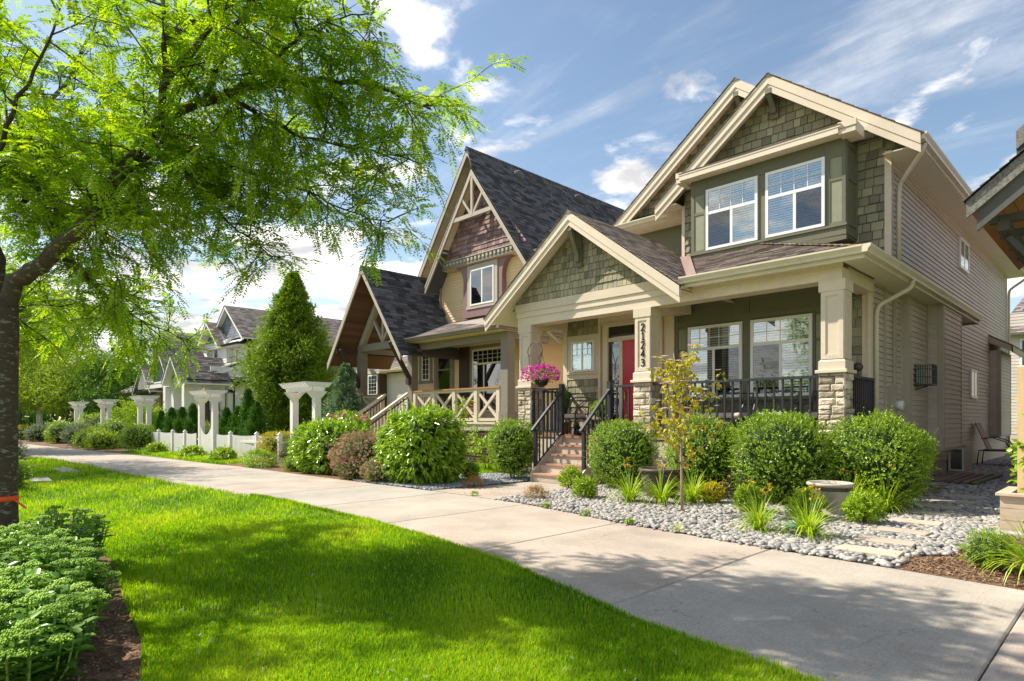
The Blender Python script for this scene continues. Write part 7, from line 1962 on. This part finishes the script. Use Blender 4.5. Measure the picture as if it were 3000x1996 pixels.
nearv = np.vectorize(near); farv = np.vectorize(far)

def lawn_sampler(d0, d1):
    def f(N, r):
        u = r.uniform(-.86, .62, N); d = np.exp(r.uniform(math.log(d0), math.log(d1), N)) if d1 / d0 > 3 else np.sqrt(r.uniform(d0 * d0, d1 * d1, N))
        X, Y = CX * u * d - SX * d, SX * u * d + CX * d
        k = (Y < nearv(X) + r.normal(.01, .015, N)) & (X > -27.0) & ~in_poly(X, Y, BED)
        return X[k], Y[k], d[k]
    return f
grass_patch('grass', 230000, lawn_sampler(2.0, 4.2), .031, 1)
grass_patch('grass', 210000, lawn_sampler(4.2, 8.5), .036, 2)
grass_patch('grass', 150000, lawn_sampler(8.5, 28), .040, 3)
def yard_sampler(poly):
    def f(N, r):
        P = np.array(poly); a, b = P.min(0), P.max(0); X, Y = r.uniform(a[0], b[0], N), r.uniform(a[1], b[1], N); k = in_poly(X, Y, poly)
        return X[k], Y[k], (-SX * X + CX * Y)[k]
    return f
grass_patch('yard_grass_blades', 9000, yard_sampler([(-13.4, 9.2), (-11.6, 9.2), (-11.0, 12.9), (-13.4, 12.9)]), .05, 5)
grass_patch('yard_grass_blades', 14000, yard_sampler([(-29, 6.7), (-19.5, 6.85), (-19.5, 8.3), (-29, 7.7)]), .05, 6)
def edge_sampler(N, r):
    X = r.uniform(-11, -.8, N); Y = nearv(X) + np.abs(r.normal(0, .022, N)); return X, Y, (-SX * X + CX * Y)
grass_patch('grass_edge', 9000, edge_sampler, .04, 7)
# clover flowers
r = np.random.default_rng(8); X, Y, d = lawn_sampler(3, 12)(150, r); n = len(X)
k = np.repeat(np.arange(n), 9); P = np.stack([X, Y, np.full(n, .042)], 1)[k] + r.normal(0, .005, (n * 9, 3))
leaves_obj('clover_flowers', leaf_arrays(P, rdir(n * 9, r), rdir(n * 9, r), np.full(n * 9, .008), np.full(n * 9, .006)), leafmat('clover_white', (.6, .6, .5), (.75, .75, .68), .6, .2, (1, 1, 1)), r.random(n * 9))
# flat stones sunk in the lawn near the far end
for i, (x, y, w, lab) in enumerate(((-19.6, 3.1, .8, 'long pale flat stone sunk in the lawn'), (-16.9, 2.2, .55, 'shorter flat stone nearer the trunk in the lawn'))):
    o = MB().prism([(x - w, y - .15, .05), (x + w, y - .2, .05), (x + w * 1.1, y + .14, .05), (x - w * .9, y + .2, .05)], (0, 0, -.06)).build('lawn_stone', M['stonepot']); tag(o, lab, 'stone', 'flat stones in the lawn')

# ================================================================ the honey locust
M['bark'] = bpy.data.materials.new('locust_bark'); M['bark'].use_nodes = True
nt = M['bark'].node_tree; p = nt.nodes['Principled BSDF']
nz_ = _noise(nt, 10, 5, .65, (1, 1, 3.2)); lich = _noise(nt, 13, 5, .6, (1, 1, 2.6), 4.0)
c0 = _ramp(nt, nz_, (0.028, 0.020, 0.014), (0.13, 0.095, 0.065))
mr = nt.nodes.new('ShaderNodeMapRange'); mr.inputs['From Min'].default_value = .57; mr.inputs['From Max'].default_value = .64; nt.links.new(lich, mr.inputs['Value'])
mx = nt.nodes.new('ShaderNodeMix'); mx.data_type = 'RGBA'; nt.links.new(mr.outputs[0], mx.inputs[0]); nt.links.new(c0, mx.inputs[6]); mx.inputs[7].default_value = (.23, .23, .19, 1)
nt.links.new(mx.outputs[2], p.inputs['Base Color']); p.inputs['Roughness'].default_value = .9
bn = nt.nodes.new('ShaderNodeBump'); bn.inputs['Strength'].default_value = .9; bn.inputs['Distance'].default_value = .02; nt.links.new(nz_, bn.inputs['Height']); nt.links.new(bn.outputs[0], p.inputs['Normal'])

LIMBS = {
'L1': [(-7.38, 0.68, 2.28), (-7.25, 0.76, 2.6), (-6.86, 0.95, 2.8), (-6.53, 1.14, 3.03), (-6.2, 1.33, 3.41), (-5.94, 1.52, 3.76), (-5.81, 1.65, 3.93), (-5.6, 1.87, 4.06), (-5.48, 2.0, 4.11), (-5.28, 2.27, 4.25), (-5.07, 2.55, 4.29), (-4.87, 2.83, 4.31), (-4.66, 3.11, 4.24), (-4.5, 3.41, 4.14)],
'L2': [(-5.94, 1.52, 3.76), (-5.63, 1.55, 4.06), (-5.41, 1.5, 4.33), (-5.32, 1.44, 4.74), (-5.25, 1.37, 5.24)],
'L3': [(-7.39, 0.68, 2.28), (-7.52, 0.63, 2.84), (-7.88, 0.56, 3.42), (-8.32, 0.54, 4.39), (-8.53, 0.61, 5.37), (-8.82, 0.74, 6.49)],
'L5': [(-6.2, 1.33, 3.41), (-6.08, 1.52, 3.6), (-5.99, 1.76, 3.7), (-5.84, 2.05, 3.68), (-5.68, 2.36, 3.57), (-5.47, 2.71, 3.48), (-5.29, 3.04, 3.32), (-5.02, 3.31, 3.22)],
'L6': [(-5.6, 1.87, 4.06), (-5.42, 1.91, 4.34), (-5.2, 1.99, 4.62), (-4.91, 2.14, 4.83), (-4.62, 2.44, 5.05)],
'L7': [(-5.28, 2.27, 4.25), (-4.98, 2.35, 4.51), (-4.78, 2.56, 4.68), (-4.54, 2.8, 4.74)],
'L8': [(-6.92, 0.96, 2.82), (-6.99, 1.17, 2.81), (-7.26, 1.33, 2.72), (-7.7, 1.59, 2.65), (-8.18, 1.96, 2.53), (-8.62, 2.37, 2.46), (-8.84, 2.72, 2.38)],
'L9': [(-5.94, 1.52, 3.76), (-5.91, 1.84, 3.49), (-5.95, 2.09, 3.25), (-5.87, 2.31, 3.03), (-5.79, 2.53, 2.87)],
'L10': [(-7.38, 0.68, 2.15), (-8.1, 0.9, 2.5), (-8.9, 1.23, 2.73), (-9.58, 1.68, 2.84), (-9.96, 2.14, 2.9)],
'L11': [(-5.63, 1.55, 4.06), (-4.94, 1.69, 4.36), (-4.35, 1.85, 4.6), (-4.05, 2.01, 5.03)],
'L12': [(-7.88, 0.56, 3.42), (-7.85, 0.87, 4.1), (-7.81, 1.2, 4.75), (-7.85, 1.44, 5.36), (-7.98, 1.59, 6.08)],
'L13': [(-6.92, 0.96, 2.82), (-7.57, 1.16, 3.35), (-8.38, 1.19, 4.07), (-9.12, 1.01, 4.7)],
'L14': [(-5.48, 2.0, 4.11), (-5.48, 2.27, 4.03), (-5.32, 2.58, 3.9), (-5.16, 2.89, 3.85), (-4.98, 3.21, 3.83), (-4.71, 3.48, 3.73)],
'L15': [(-7.88, 0.56, 3.42), (-7.6, -.1, 4.0), (-7.1, -.8, 4.5), (-6.7, -1.5, 4.8)],
'L16': [(-5.94, 1.52, 3.76), (-6.34, 1.98, 4.03), (-6.53, 2.5, 4.19), (-6.62, 2.97, 4.18), (-6.49, 3.38, 4.15)],
'L17': [(-5.41, 1.5, 4.33), (-6.01, 1.88, 4.94), (-6.42, 2.32, 5.39), (-6.53, 2.78, 5.51), (-6.41, 3.18, 5.41)],
'L18': [(-6.53, 1.14, 3.03), (-6.97, 1.47, 3.29), (-7.28, 1.87, 3.45), (-7.52, 2.35, 3.46), (-7.59, 2.7, 3.31)],
'L19': [(-7.85, 0.87, 3.49), (-8.49, 1.36, 4.22), (-8.63, 1.79, 4.63), (-8.57, 2.13, 5.22)],
'L20': [(-7.88, 0.56, 3.42), (-7.22, 0.65, 3.83), (-6.67, 0.78, 4.19), (-6.26, 0.91, 4.56), (-6.06, 0.97, 4.94)],
}
T = thing('honey_locust_tree', (-7.4, .67, 0), 'foreground tree with lichened trunk and feathery bright green leaves', 'tree')
MB().tube([(-7.41, .67, -.05), (-7.41, .67, .08), (-7.41, .67, .5), (-7.405, .675, 1.2), (-7.40, .68, 1.8), (-7.39, .68, 2.2), (-7.39, .68, 2.45)], [.185, .155, .135, .128, .126, .132, .12], 20).build('trunk', M['bark'], T, smooth=True)
tr = np.random.default_rng(77)
def smooth_path(P, k=4):
    P = [Vector(p) for p in P]; out = []
    for i in range(len(P) - 1):
        a, b, c, d = P[max(i - 1, 0)], P[i], P[i + 1], P[min(i + 2, len(P) - 1)]
        for j in range(k):
            t = j / k; out.append(.5 * ((2 * b) + (c - a) * t + (2 * a - 5 * b + 4 * c - d) * t * t + (3 * b - a - 3 * c + d) * t ** 3))
    out.append(P[-1]); return out
RAD = {'L1': .085, 'L3': .10, 'L2': .04, 'L5': .032, 'L6': .032, 'L7': .022, 'L8': .020, 'L9': .024, 'L10': .03, 'L11': .028, 'L12': .04, 'L13': .028, 'L14': .022, 'L15': .035, 'L16': .026, 'L17': .028, 'L18': .024, 'L19': .026, 'L20': .03}
LB, LD = [], []                                          # compound leaf bases and directions
twigs = MB()
def leafy_twig(p0, d0, L, dens, rad):
    """a drooping twig with compound leaves set alternately; returns its points"""
    n = max(3, int(L / .10)); p = np.array(p0); d = np.array(d0); pts = [p.copy()]
    for i in range(n):
        d = unit(d + tr.normal(0, .13, 3) + np.array([0, 0, -.028])); p = p + d * (L / n); pts.append(p.copy())
        for s in range(dens):
            a = unit(np.cross(d, np.array([0, 0, 1.0])) * (1 if (i + s) % 2 else -1) + d * .8 + tr.normal(0, .35, 3) + np.array([0, 0, -.05]))
            LB.append(p - d * tr.uniform(0, L / n)); LD.append(a)
    LB.append(p); LD.append(d)
    twigs.tube([tuple(q) for q in pts], [rad * (1 - .75 * i / len(pts)) for i in range(len(pts))], 4, False)
    return pts
for nm, pts in LIMBS.items():
    sp = smooth_path(pts, 4); r0 = RAD[nm]; n = len(sp)
    sp = [q + Vector(tr.normal(0, .012, 3)) if 0 < i < n - 1 else q for i, q in enumerate(sp)]
    MB().tube(sp, [max(.006, r0 * (1 - .88 * (i / (n - 1)) ** .8)) for i in range(n)], 10).build('branch', M['bark'], T, smooth=True)
    pitch = .15 if nm in ('L2', 'L3', 'L6', 'L11', 'L12', 'L15', 'L17', 'L20') else .088
    acc = 0; tot = sum((sp[i + 1] - sp[i]).length for i in range(n - 1)); run = 0
    for i in range(n - 1):
        seg = (sp[i + 1] - sp[i]).length; run += seg; acc += seg
        frac = run / tot
        if nm in ('L1', 'L3') and frac < .30: continue
        while acc > pitch:
            acc -= pitch
            d = np.array((sp[i + 1] - sp[i]).normalized()); q = np.array(sp[i]) + (np.array(sp[i + 1]) - np.array(sp[i])) * tr.random()
            out = unit(d * .55 + rdir(1, tr)[0] * 1.0 + np.array([0, 0, .12]))
            L = tr.uniform(.40, .95) * (1.15 - .55 * frac) * (.7 if nm in ('L5', 'L9', 'L18', 'L8') else 1)
            P = leafy_twig(q, out, L, 2, .009)
            for _ in range(2):
                j = tr.integers(1, len(P)); leafy_twig(P[j], unit(np.array(P[-1]) - np.array(P[0]) + rdir(1, tr)[0] * .9), tr.uniform(.25, .55), 2, .005)
tw = twigs.build('twigs', M['bark'], T); tw['kind'] = 'stuff'
LB = np.array(LB); LD = unit(np.array(LD)); NL = len(LB)
print('locust compound leaves', NL)
def compound(B, D, npair, Lr, ll, lw, r):
    n = len(B); Lr = Lr * r.uniform(.7, 1.2, n)
    side = unit(np.cross(D, np.array([0, 0, 1.0])) + rdir(n, r) * .35); N = unit(np.cross(side, D))
    V = []; rn = []; base = r.random(n)
    for k in range(npair):
        t = .14 + .86 * (k + .5) / npair
        c = B + D * (t * Lr)[:, None] - np.array([0, 0, 1.0]) * (t * t * Lr * .28)[:, None]
        for s in (-1, 1):
            dd = unit(side * s * .85 + D * .45 - np.array([0, 0, 1.0]) * .18 + rdir(n, r) * .16)
            L = ll * r.uniform(.8, 1.2, n) * (1 - .35 * abs(t - .5))
            V.append(leaf_arrays(c, dd, unit(N + rdir(n, r) * .35), L, L * lw, .12)); rn.append(np.clip(base * .7 + r.random(n) * .3, 0, 1) ** 1.35)
    return np.concatenate(V), np.concatenate(rn)
V, rn = compound(LB, LD, 9, .20, 0.050, .34, np.random.default_rng(5))
leaves_obj('foliage', V, M['locust'], rn, T)
rb = thing('orange_ribbon', (-7.3, .7, .8), 'orange flagging tape tied round the trunk', 'ribbon')
M['ribbon'] = mat('orange_flagging', (0.85, 0.11, 0.02), .45, 0, bump=0)
MB().lathe([(.139, .0), (.141, .02), (.139, .045)], (-7.41, .67, .60), 24).build('band', M['ribbon'], rb, smooth=True)
k0 = (-7.30, .76, .615)
blob('knot', k0, (.018, .018, .018), M['ribbon'], rb)
MB().bar(k0, (-7.23, .84, .53), .03, .003).build('tail', M['ribbon'], rb); MB().bar(k0, (-7.20, .86, .655), .025, .003).build('tail', M['ribbon'], rb)

# ================================================================ conifers
def conifer(name, label, x, y, h, prof, nb, m, seed, ll=.12, lw=.035, tuft=12, up=.35, z0=.1, group=None, trunk=.07):
    """tiers of boughs round a straight stem; prof(t) gives the bough length at height fraction t"""
    r = np.random.default_rng(seed); t = thing(name, (x, y, 0), label, 'tree', group)
    MB().tube([(x, y, -.05), (x + .02, y, h * .5), (x, y, h * .98)], [trunk, trunk * .6, .01], 8).build('trunk', M['twig'], t)
    tb = r.random(nb) ** .85; az = r.uniform(0, 6.28, nb); Lb = np.array([prof(q) for q in tb]) * r.uniform(.68, 1.10, nb) * (1 + .10 * np.sin(az * 3 + tb * 17) + .08 * np.sin(az * 5 - tb * 31))
    V = []; rn = []
    ks = 7
    for j in range(ks):
        f = .30 + .70 * (j + r.random(nb)) / ks
        c = np.stack([x + np.cos(az) * Lb * f, y + np.sin(az) * Lb * f, z0 + tb * (h - z0) + up * Lb * f * f - .12 * Lb * f], 1)
        for q in range(tuft):
            o = unit(np.stack([np.cos(az), np.sin(az), 0 * az + up * .8], 1) + rdir(nb, r) * .95)
            B = c + rdir(nb, r) * (.05 + .10 * Lb)[:, None]
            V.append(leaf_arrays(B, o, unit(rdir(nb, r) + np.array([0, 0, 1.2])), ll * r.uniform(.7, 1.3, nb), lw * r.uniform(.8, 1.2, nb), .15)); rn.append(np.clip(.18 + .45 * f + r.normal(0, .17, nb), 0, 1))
    V = np.concatenate(V); V[..., 2] = np.maximum(V[..., 2], .02)
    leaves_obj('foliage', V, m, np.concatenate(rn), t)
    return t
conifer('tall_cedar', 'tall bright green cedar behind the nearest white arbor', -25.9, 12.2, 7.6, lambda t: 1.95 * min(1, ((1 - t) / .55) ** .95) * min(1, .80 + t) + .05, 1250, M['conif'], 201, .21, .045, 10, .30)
conifer('blue_spruce', 'blue-green lumpy conifer left of the timber stairs', -20.9, 11.9, 3.35, lambda t: 1.15 * (1 - t) ** .75 + .08, 300, M['bluecon'], 202, .09, .03, 10, .25)
for k, (x, h, lab) in enumerate(((-38.4, 1.75, 'narrow dark thuja left of the far arbor'), (-35.3, 1.7, 'narrow dark thuja right of the far arbor'), (-33.6, 1.85, 'dark thuja, first right of the far gate arbor'), (-32.0, 1.85, 'dark thuja, second right of the far gate arbor'), (-30.5, 2.0, 'dark thuja, third right of the far gate arbor'),
        (-26.4, 1.75, 'short dark thuja just right of the gate arbor'), (-25.2, 1.8, 'dark thuja second right of the gate arbor'), (-24.2, 2.45, 'tallest slim thuja behind the picket fence'), (-23.4, 1.95, 'dark thuja nearest the tall cedar'))):
    conifer('columnar_thuja', lab, x, 9.6, h, lambda t, h=h: .40 * (1 - t ** 1.7) * (.75 + .25 * h / 2) + .03, 170, M['thuja'], 210 + k, .07, .03, 9, 1.1, group='thujas behind the picket fence', trunk=.03)
shrub('clipped_hedge', 'low bright clipped hedge behind the thujas', 'hedge', (-33.0, 10.4, .55), (7.5, .5, .6), M['lime'], 5, 2600, 7, .07, .035, .12, .04, 3, 240, rndbias=-.3, stems=0)

# ================================================================ broadleaf trees along the far path
def broad_tree(name, label, x, y, h, blobs, m, seed, ll=.12, lw=.055, n=900, nl=8, group=None, spr=.35, trunk_r=.09):
    r = np.random.default_rng(seed); t = thing(name, (x, y, 0), label, 'tree', group)
    MB().tube([(x, y, -.05), (x + .05, y, h * .3), (x, y + .05, h * .65)], [trunk_r, trunk_r * .7, trunk_r * .3], 8).build('trunk', M['bark'], t, smooth=True)
    V = []; rn = []
    for (bx, by, bz, R_) in blobs:
        MB().tube([(x, y, h * .28), ((x + bx) / 2, (y + by) / 2, (h * .35 + bz) / 2), (bx, by, bz)], [.04, .03, .01], 6).build('limb', M['bark'], t)
        d = rdir(n, r); rad = (r.random(n) ** .45) * lumpy(d, seed, .22, 3)
        P = np.array([bx, by, bz]) + d * (rad * R_)[:, None] * np.array([1, 1, .8])
        A = unit(d + rdir(n, r) * .7 + np.array([0, 0, -.1])); k = np.repeat(np.arange(n), nl); q = r.random(len(k))
        B = P[k] + A[k] * (q * spr)[:, None]
        V.append(leaf_arrays(B, unit(A[k] * .5 + rdir(len(k), r)), unit(rdir(len(k), r) + np.array([0, 0, .8])), ll * r.uniform(.7, 1.2, len(k)), lw * r.uniform(.8, 1.2, len(k)), .2))
        rn.append(np.clip(r.random(len(k)) * .7 + .3 * np.repeat(r.random(n), nl), 0, 1))
    leaves_obj('foliage', np.concatenate(V), m, np.concatenate(rn), t)
    return t
G_ = 'trees along the far path'
broad_tree('street_tree', 'bright green tree closest behind the far arbors', -52, 8.3, 5.5, [(-52, 8.3, 3.8, 2.2), (-50.6, 8.0, 2.9, 1.6), (-53.4, 7.8, 3.0, 1.8), (-51.8, 9.0, 5.3, 1.8)], M['bgtree'], 301, group=G_)
broad_tree('street_tree', 'dark leafy tree before the taupe house', -49.5, 9.6, 6, [(-49.5, 9.6, 3.4, 1.8), (-50.8, 9.4, 2.7, 1.5), (-48.0, 9.4, 2.4, 1.3), (-49.8, 10, 4.8, 1.4)], M['bgtree2'], 302, group=G_)
broad_tree('street_tree', 'tree with yellow-green crown over the far end of the path', -56, 6.2, 8, [(-56, 6.2, 4.6, 2.6), (-54, 6.8, 3.4, 2.0), (-58, 6.0, 3.6, 2.2), (-56, 7, 6.6, 2.0)], M['bgtree'], 303, .16, .07, group=G_)
broad_tree('street_tree', 'tree left of the far arbors, behind the trunk', -62, 3.0, 9, [(-62, 3, 5.0, 3.0), (-64, 1.5, 4.0, 2.6), (-60.5, 3.6, 3.2, 2.2), (-62, 3, 7.4, 2.4)], M['bgtree'], 304, .18, .08, group=G_)
broad_tree('street_tree', 'dark tree closing the view at the end of the path', -72, 8, 9, [(-72, 8, 4.6, 3.4), (-75, 6, 4.0, 3.4), (-69, 9, 3.6, 3.0), (-72, 8, 8, 3.0)], M['bgtree2'], 305, .2, .09, group=G_)
broad_tree('street_tree', 'light green tree hanging over the left lawn edge', -24, 0.2, 7, [(-23, .6, 5.2, 2.2), (-21.6, 1.3, 4.3, 1.7), (-25, 1, 5.6, 2.3), (-23, 0, 7.2, 2.3), (-22.3, 2.6, 4.4, 1.6), (-25.5, 2.6, 4.2, 1.8)], M['bgtree'], 306, .09, .032, 1500, group=G_)
broad_tree('street_tree', 'pale green tree beyond the left lawn edge', -36, 1.2, 7, [(-36, 1.2, 4.6, 2.4), (-34.4, 2.4, 4.0, 2.0), (-37.6, 2.8, 3.8, 2.2), (-36, 1.6, 7.0, 2.4), (-34, 3.4, 5.6, 1.9)], M['bgtree'], 307, .12, .05, 1300, group=G_)
broad_tree('climbing_vine_tree', 'vine-like shrub arching over the far steps', -38.2, 9.2, 2.6, [(-38.2, 9.2, 1.7, 1.0), (-39.3, 9.0, 1.4, .9), (-37.2, 9.4, 1.4, .8)], M['lime'], 308, .10, .06, 420, group=G_, trunk_r=.03)
hz = broad_tree('far_treeline', 'mass of distant trees at the horizon', -110, 10, 9, [(-110 + i * 1.0, -60 + i * 14, 5, 8) for i in range(12)], M['bgtree2'], 309, 1.1, .6, 800, 6)

# ================================================================ young dogwood with pale pink bracts
DW = thing('flowering_dogwood', (-4.6, 7.9, 0), 'slender young dogwood with yellow-green leaves and pale pink flowers in the pebbles', 'tree')
M['dogbark'] = mat('pale_young_bark', (0.34, 0.24, 0.17), .7, 0, (30, .2), bump=.2)
bx, by = -4.60, 7.93
rg = np.random.default_rng(17)
lead = [(bx, by, -.02), (bx - .005, by, .45), (bx - .02, by + .01, .95), (bx - .05, by + .02, 1.45), (bx - .08, by + .0, 1.95), (bx - .14, by, 2.30)]
MB().tube(lead, [.022, .019, .016, .012, .008, .005], 8).build('trunk', M['dogbark'], DW, smooth=True)
LP, LDD, FP, FN = [], [], [], []
for k in range(30):
    z = .62 + 1.45 * (k / 30) + rg.uniform(-.03, .03); f = (z - .0) / 2.3
    b0 = Vector(lead[0]).lerp(Vector(lead[-1]), f); b0.z = z; b0.x = float(np.interp(z, [p[2] for p in lead], [p[0] for p in lead]))
    a = k * 2.4 + rg.uniform(-.4, .4); L = (1.0 if z < 1.6 else .70) * rg.uniform(.55, 1.1) * (1 - .35 * f)
    d = Vector((math.cos(a), math.sin(a), .55 + .5 * f)).normalized(); pts = [b0]
    for i in range(5): d = (d + Vector((0, 0, .10)) + Vector(rg.normal(0, .10, 3))).normalized(); pts.append(pts[-1] + d * (L / 5))
    br = MB().tube(pts, [.0075, .0065, .0055, .005, .004, .003], 5).build('branch', M['dogbark'], DW, smooth=True)
    for q in pts[2:]:
        for _ in range(1): 
            tip = q + Vector(rg.normal(0, .035, 3)); LP.append(tip); LDD.append(0)
    if rg.random() < .95:
        for q in (pts[-1], pts[-2]):
            FP.append(np.array(q) + rg.normal(0, .05, 3) + np.array([0, 0, .03]))
lp = np.array([tuple(q) for q in LP]); k = np.repeat(np.arange(len(lp)), 5); n = len(k)
D = unit(rdir(n, rg) * .9 + np.array([0, 0, -.55])); V = leaf_arrays(lp[k] + rg.normal(0, .018, (n, 3)), D, unit(rdir(n, rg) + np.array([0, 0, .8])), rg.uniform(.06, .105, n), rg.uniform(.036, .058, n), .35, .2)
leaves_obj('foliage', V, M['dogleaf'], rg.random(n), DW)
for c in FP[:62]:
    V = []; a0 = rg.uniform(0, 6)
    for j in range(4):
        a = a0 + j * math.pi / 2; D = np.array([[math.cos(a), math.sin(a), .18]]); V.append(leaf_arrays(c[None], unit(D), np.array([[0, 0, 1.0]]), np.array([.066]), np.array([.048]), .1))
    o = leaves_obj('flower', np.concatenate(V), M['dogfl'], rg.random(4), DW, None)
sp_ = thing('young_sapling', (-12.6, 10.6, 0), 'thin leafy sapling in front of the cross railing', 'tree')
MB().tube([(-12.6, 10.6, 0), (-12.6, 10.62, 1.2), (-12.62, 10.6, 1.95)], [.012, .009, .004], 6).build('trunk', M['twig'], sp_)
rr = np.random.default_rng(3); n = 260; z = rr.uniform(.6, 1.95, n); P = np.stack([-12.6 + rr.normal(0, .10 + .05 * (z < 1.2), n), 10.6 + rr.normal(0, .10, n), z], 1)
leaves_obj('foliage', leaf_arrays(P, unit(rdir(n, rr) + np.array([0, 0, -.3])), rdir(n, rr), rr.uniform(.08, .14, n), rr.uniform(.03, .05, n)), M['lime'], rr.random(n), sp_)
shrub('bamboo_shrub', 'loose leafy shrub below the cross railing', 'shrub', (-11.9, 10.9, .62), (.7, .45, .60), M['lime'], 2, 170, 7, .11, .035, .2, .2, 3, 330, core=False, droop=.3)

# ================================================================ white arbors and picket fence
M['wpaint'] = mat('white_painted_wood', (0.76, 0.74, 0.71), .5, .04, (12, .05), (4, 4, 1), (2, .08), .06)
def make_arbor(x, y, label):
    t = thing('garden_arbor', (x, y, 0), label, 'arbor', 'white garden arbors along the fence')
    for s in (-1, 1):
        p = box('post', (x + s * .68 - .09, y - .09, 0), (x + s * .68 + .09, y + .09, 1.98), M['wpaint'], t)
        q = MB().prism([(x + s * .68 - .095, y - .10, 1.94), (x + s * .68 - .095, y + .10, 1.94), (x + s * .68 - .095, y + .28, 2.13), (x + s * .68 - .095, y - .28, 2.13)], (.19, 0, 0)).build('bracket', M['wpaint'], t)
    for yy in (-.18, .18):
        MB().prism([(x - .84, y + yy - .02, 2.26), (x - .76, y + yy - .02, 2.13), (x + .76, y + yy - .02, 2.13), (x + .84, y + yy - .02, 2.26)], (0, .04, 0)).build('beam', M['wpaint'], t)
    for k in range(11):
        xx = x - .80 + k * .16
        MB().prism([(xx - .02, y - .42, 2.38), (xx - .02, y - .28, 2.24), (xx - .02, y + .28, 2.24), (xx - .02, y + .42, 2.38)], (.04, 0, 0)).build('rafter', M['wpaint'], t)
    return t
def copy_thing(o, loc, label):
    r = o.copy(); COL.objects.link(r); r.location = loc; r['label'] = label
    for ch in o.children:
        c = ch.copy(); COL.objects.link(c); c.parent = r
        for g in ch.children: d = g.copy(); COL.objects.link(d); d.parent = c
    return r
arb = make_arbor(-16.75, 8.25, 'nearest white garden arbor, in front of the tall cedar')
for x, y, lab in ((-23.75, 7.98, 'second white arbor, over the first picket fence gate'), (-31.0, 7.75, 'third white arbor, at the far end of the picket fence'), (-37.9, 7.7, 'fourth white arbor, behind the willow shrub'),
                  (-44.2, 7.6, 'fifth white arbor, half hidden by the vine'), (-57, 7.4, 'farthest white arbor under the trees')):
    copy_thing(arb, (x, y, 0), lab)
fy = lambda x: float(np.interp(x, [-45, -29.2, -25.2, -21.6, -19.6], [7.6, 7.66, 7.83, 8.05, 8.25]))
def fence_run(x0, x1, label, posts):
    t = thing('picket_fence', (x0, fy(x0), 0), label, 'fence', 'white picket fence runs')
    for p in posts:
        q = box('post', (p - .055, fy(p) - .055, 0), (p + .055, fy(p) + .055, .88), M['wpaint'], t)
        MB().add([(p - .07, fy(p) - .07, .88), (p + .07, fy(p) - .07, .88), (p + .07, fy(p) + .07, .88), (p - .07, fy(p) + .07, .88), (p, fy(p), .97)], [(0, 1, 4), (1, 2, 4), (2, 3, 4), (3, 0, 4), (3, 2, 1, 0)]).build('post_cap', M['wpaint'], q)
    for z in (.18, .62): bar('rail', (x0, fy(x0) + .03, z), (x1, fy(x1) + .03, z), .03, .07, M['wpaint'], t)
    ps = sorted(posts); x = x0 + .05
    while x < x1 - .03:
        # scalloped top between posts
        lo = max([p for p in ps if p <= x] or [x0]); hi = min([p for p in ps if p > x] or [x1]); f = (x - lo) / max(hi - lo, .1)
        h = .85 - .04 * math.sin(math.pi * f)
        y = fy(x)
        MB().prism([(x - .03, y - .012, .05), (x + .03, y - .012, .05), (x + .03, y - .012, h - .03), (x, y - .012, h), (x - .03, y - .012, h - .03)], (0, .018, 0)).build('picket', M['wpaint'], t)
        x += .082
fence_run(-22.95, -18.2, 'picket fence run between the yellow hedge and the second arbor', [-21.75, -20.0, -18.4])
fence_run(-30.2, -24.6, 'picket fence run between the second and third arbors', [-28.6, -27.0, -25.7])
fence_run(-37.1, -31.8, 'picket fence run left of the third arbor', [-33.6, -35.4])
for k, x in enumerate((-23.75, -31.0)):
    t = thing('garden_gate', (x, fy(x), 0), ['picket gate with a dipped top under the second arbor', 'picket gate with a dipped top under the third arbor'][k], 'gate', 'picket gates')
    for i in range(14):
        xx = x - .55 + i * .084; h = .80 + .30 * (abs(i - 6.5) / 6.5) ** 2
        box('picket', (xx - .03, fy(x) - .012, .06), (xx + .03, fy(x) + .006, h), M['wpaint'], t)
    for z in (.2, .62): box('rail', (x - .59, fy(x) + .006, z), (x + .59, fy(x) + .035, z + .07), M['wpaint'], t)
